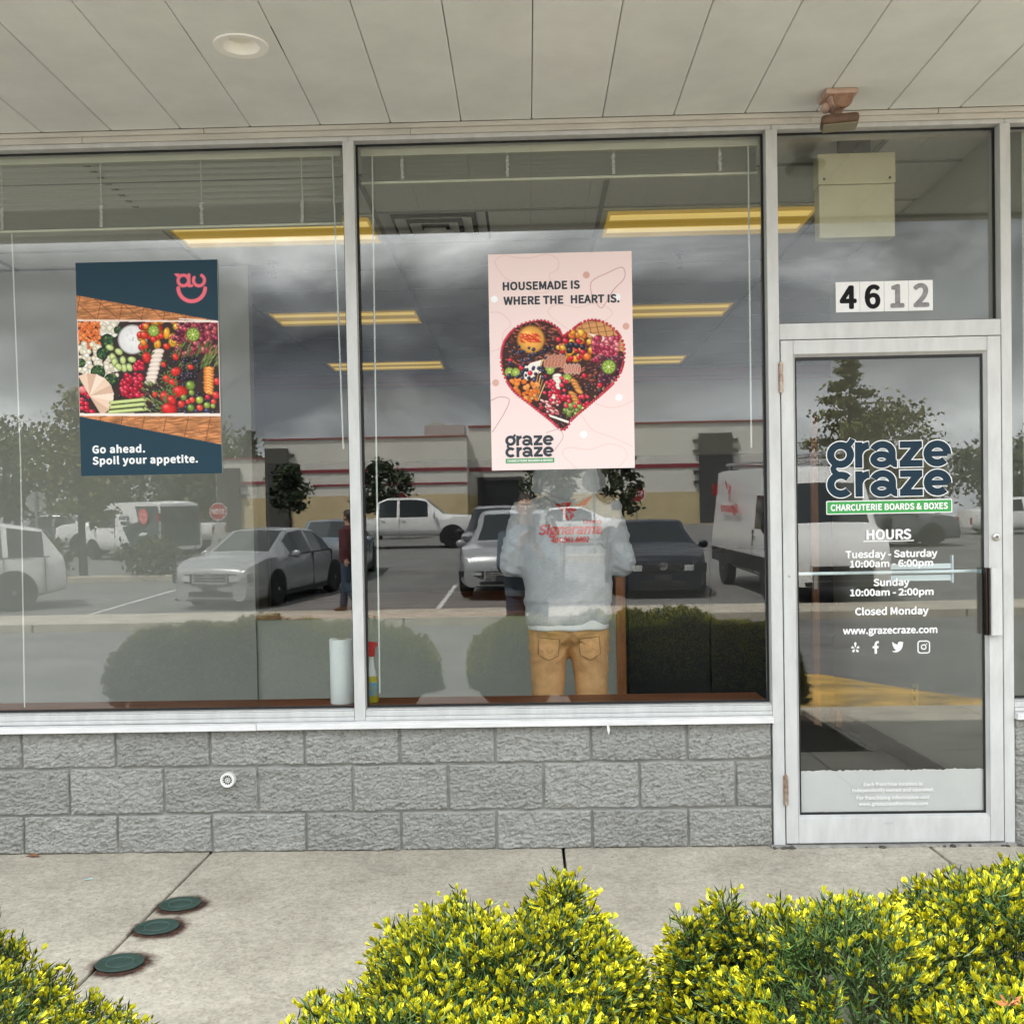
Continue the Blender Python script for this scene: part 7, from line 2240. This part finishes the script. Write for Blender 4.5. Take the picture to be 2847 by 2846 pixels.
# ---- the long building across the lot
bt = thing('long_building', 'long white and tan building with red stripes and dark pilasters', 'building', (-2, -60, gz(-60)))
wstuc = mat('white_stucco', srgb(214, 212, 204), 0.9, var=0.08, vs=.4)
tanst = mat('tan_block', srgb(198, 182, 144), 0.9, var=0.14, vs=1.2, bump=0.5, bs=6, dist=.02)
dpil = mat('dark_pilaster', srgb(74, 74, 72), 0.9, var=0.15, vs=1)
bred = mat('red_stripe', srgb(138, 56, 64), 0.6)
G0 = gz(-62) - .3
def bpart(nm, m, *boxes):
    b = MB()
    for q in boxes: b.box(*q)
    return b.build(nm, m, bt)
bpart('wall', wstuc, (-14.9, -3.4, -70, -57.0, 3.7, 6.92))
bpart('wall_base', tanst, (-14.9, -3.4, -70, -56.98, G0, 3.698))
bpart('wall', wstuc, (-3.399, 14.0, -72, -59.0, 3.65, 7.62))
bpart('wall_base', tanst, (-3.399, 14.0, -72, -58.98, G0, 3.648))
bpart('wall', wstuc, (-18.0, -14.901, -70, -58.0, 3.7, 5.95))
bpart('wall_base', tanst, (-18.0, -14.901, -70, -57.98, G0, 3.698))
bpart('coping', bred, (-15.0, -3.39, -70, -56.9, 6.921, 7.0)); bpart('coping', bred, (-3.389, 14.1, -72, -58.9, 7.621, 7.72)); bpart('coping', bred, (-18.1, -15.01, -70, -57.9, 5.951, 6.03))
bpart('stripe', bred, (-14.9, -3.4, -56.97, -56.94, 5.02, 5.20)); bpart('stripe', bred, (-3.399, 14.0, -58.97, -58.94, 5.05, 5.28)); bpart('stripe', bred, (-18, -14.91, -57.97, -57.94, 4.5, 4.66))
bpart('stripe', bred, (-12.2, -3.4, -56.97, -56.94, 4.25, 4.36))
def pilaster(x0, x1, z1, yf, side):
    bx_ = [(x0, x1, yf - .3, yf + .14, G0, z1)]
    k = 0
    z = z1 - .5
    while z > 3.6:
        if abs(z - 5.1) > .25:
            if side >= 0: bx_.append((x1 + .001, x1 + .34, yf - .2, yf + .12, z, z + .17))
            if side <= 0: bx_.append((x0 - .34, x0 - .001, yf - .2, yf + .12, z, z + .17))
        z -= .60
    bpart('pilaster', dpil, *bx_)
pilaster(-14.85, -13.55, 6.45, -56.9, 1); pilaster(-17.9, -16.6, 5.45, -57.9, 1); pilaster(10.0, 11.9, 7.0, -58.9, 0)
ent = mat('dark_entrance', (.02, .02, .022), .3)
bpart('entrance', ent, (-2.7, -.5, -58.97, -58.9, G0 + .2, 4.5)); bpart('entrance_frame', dpil, (-2.9, -2.71, -58.97, -58.8, G0, 4.7), (-.49, -.3, -58.97, -58.8, G0, 4.7), (-2.709, -.491, -58.97, -58.8, 4.501, 4.7))
bpart('rooftop_unit', mat('rooftop_metal', (.42, .42, .40), .5, var=.1), (-6.4, -3.9, -66, -63.5, 7.0, 8.25), (-6.1, -5.3, -65.5, -64, 8.251, 8.5))
# low store far left
lt_ = thing('low_building', 'low brown-roofed building far left behind the delivery van', 'building', (-24, -78, gz(-78)))
MB().box(-29, -20, -86, -78, G0, 4.0).build('wall', mat('taupe_wall', (.16, .15, .13), .9), lt_)
MB().prism([(-29.5, 4.001), (-19.5, 4.001), (-21, 4.9), (-28, 4.9)], 'xz', -86.4, -77.6).build('roof', mat('brown_roof', (.07, .05, .04), .9), lt_)
MB().box(-27.5, -25.8, -77.98, -77.94, 2.3, 3.5).build('window', carglass, lt_); MB().box(-23.5, -21.8, -77.98, -77.94, 2.3, 3.5).build('window', carglass, lt_)
tag(MB().box(-14.8, 14, -56.2, -54.9, gz(-55) - .2, gz(-55) + .14).build('storefront_walk', kerbm), kind='structure')
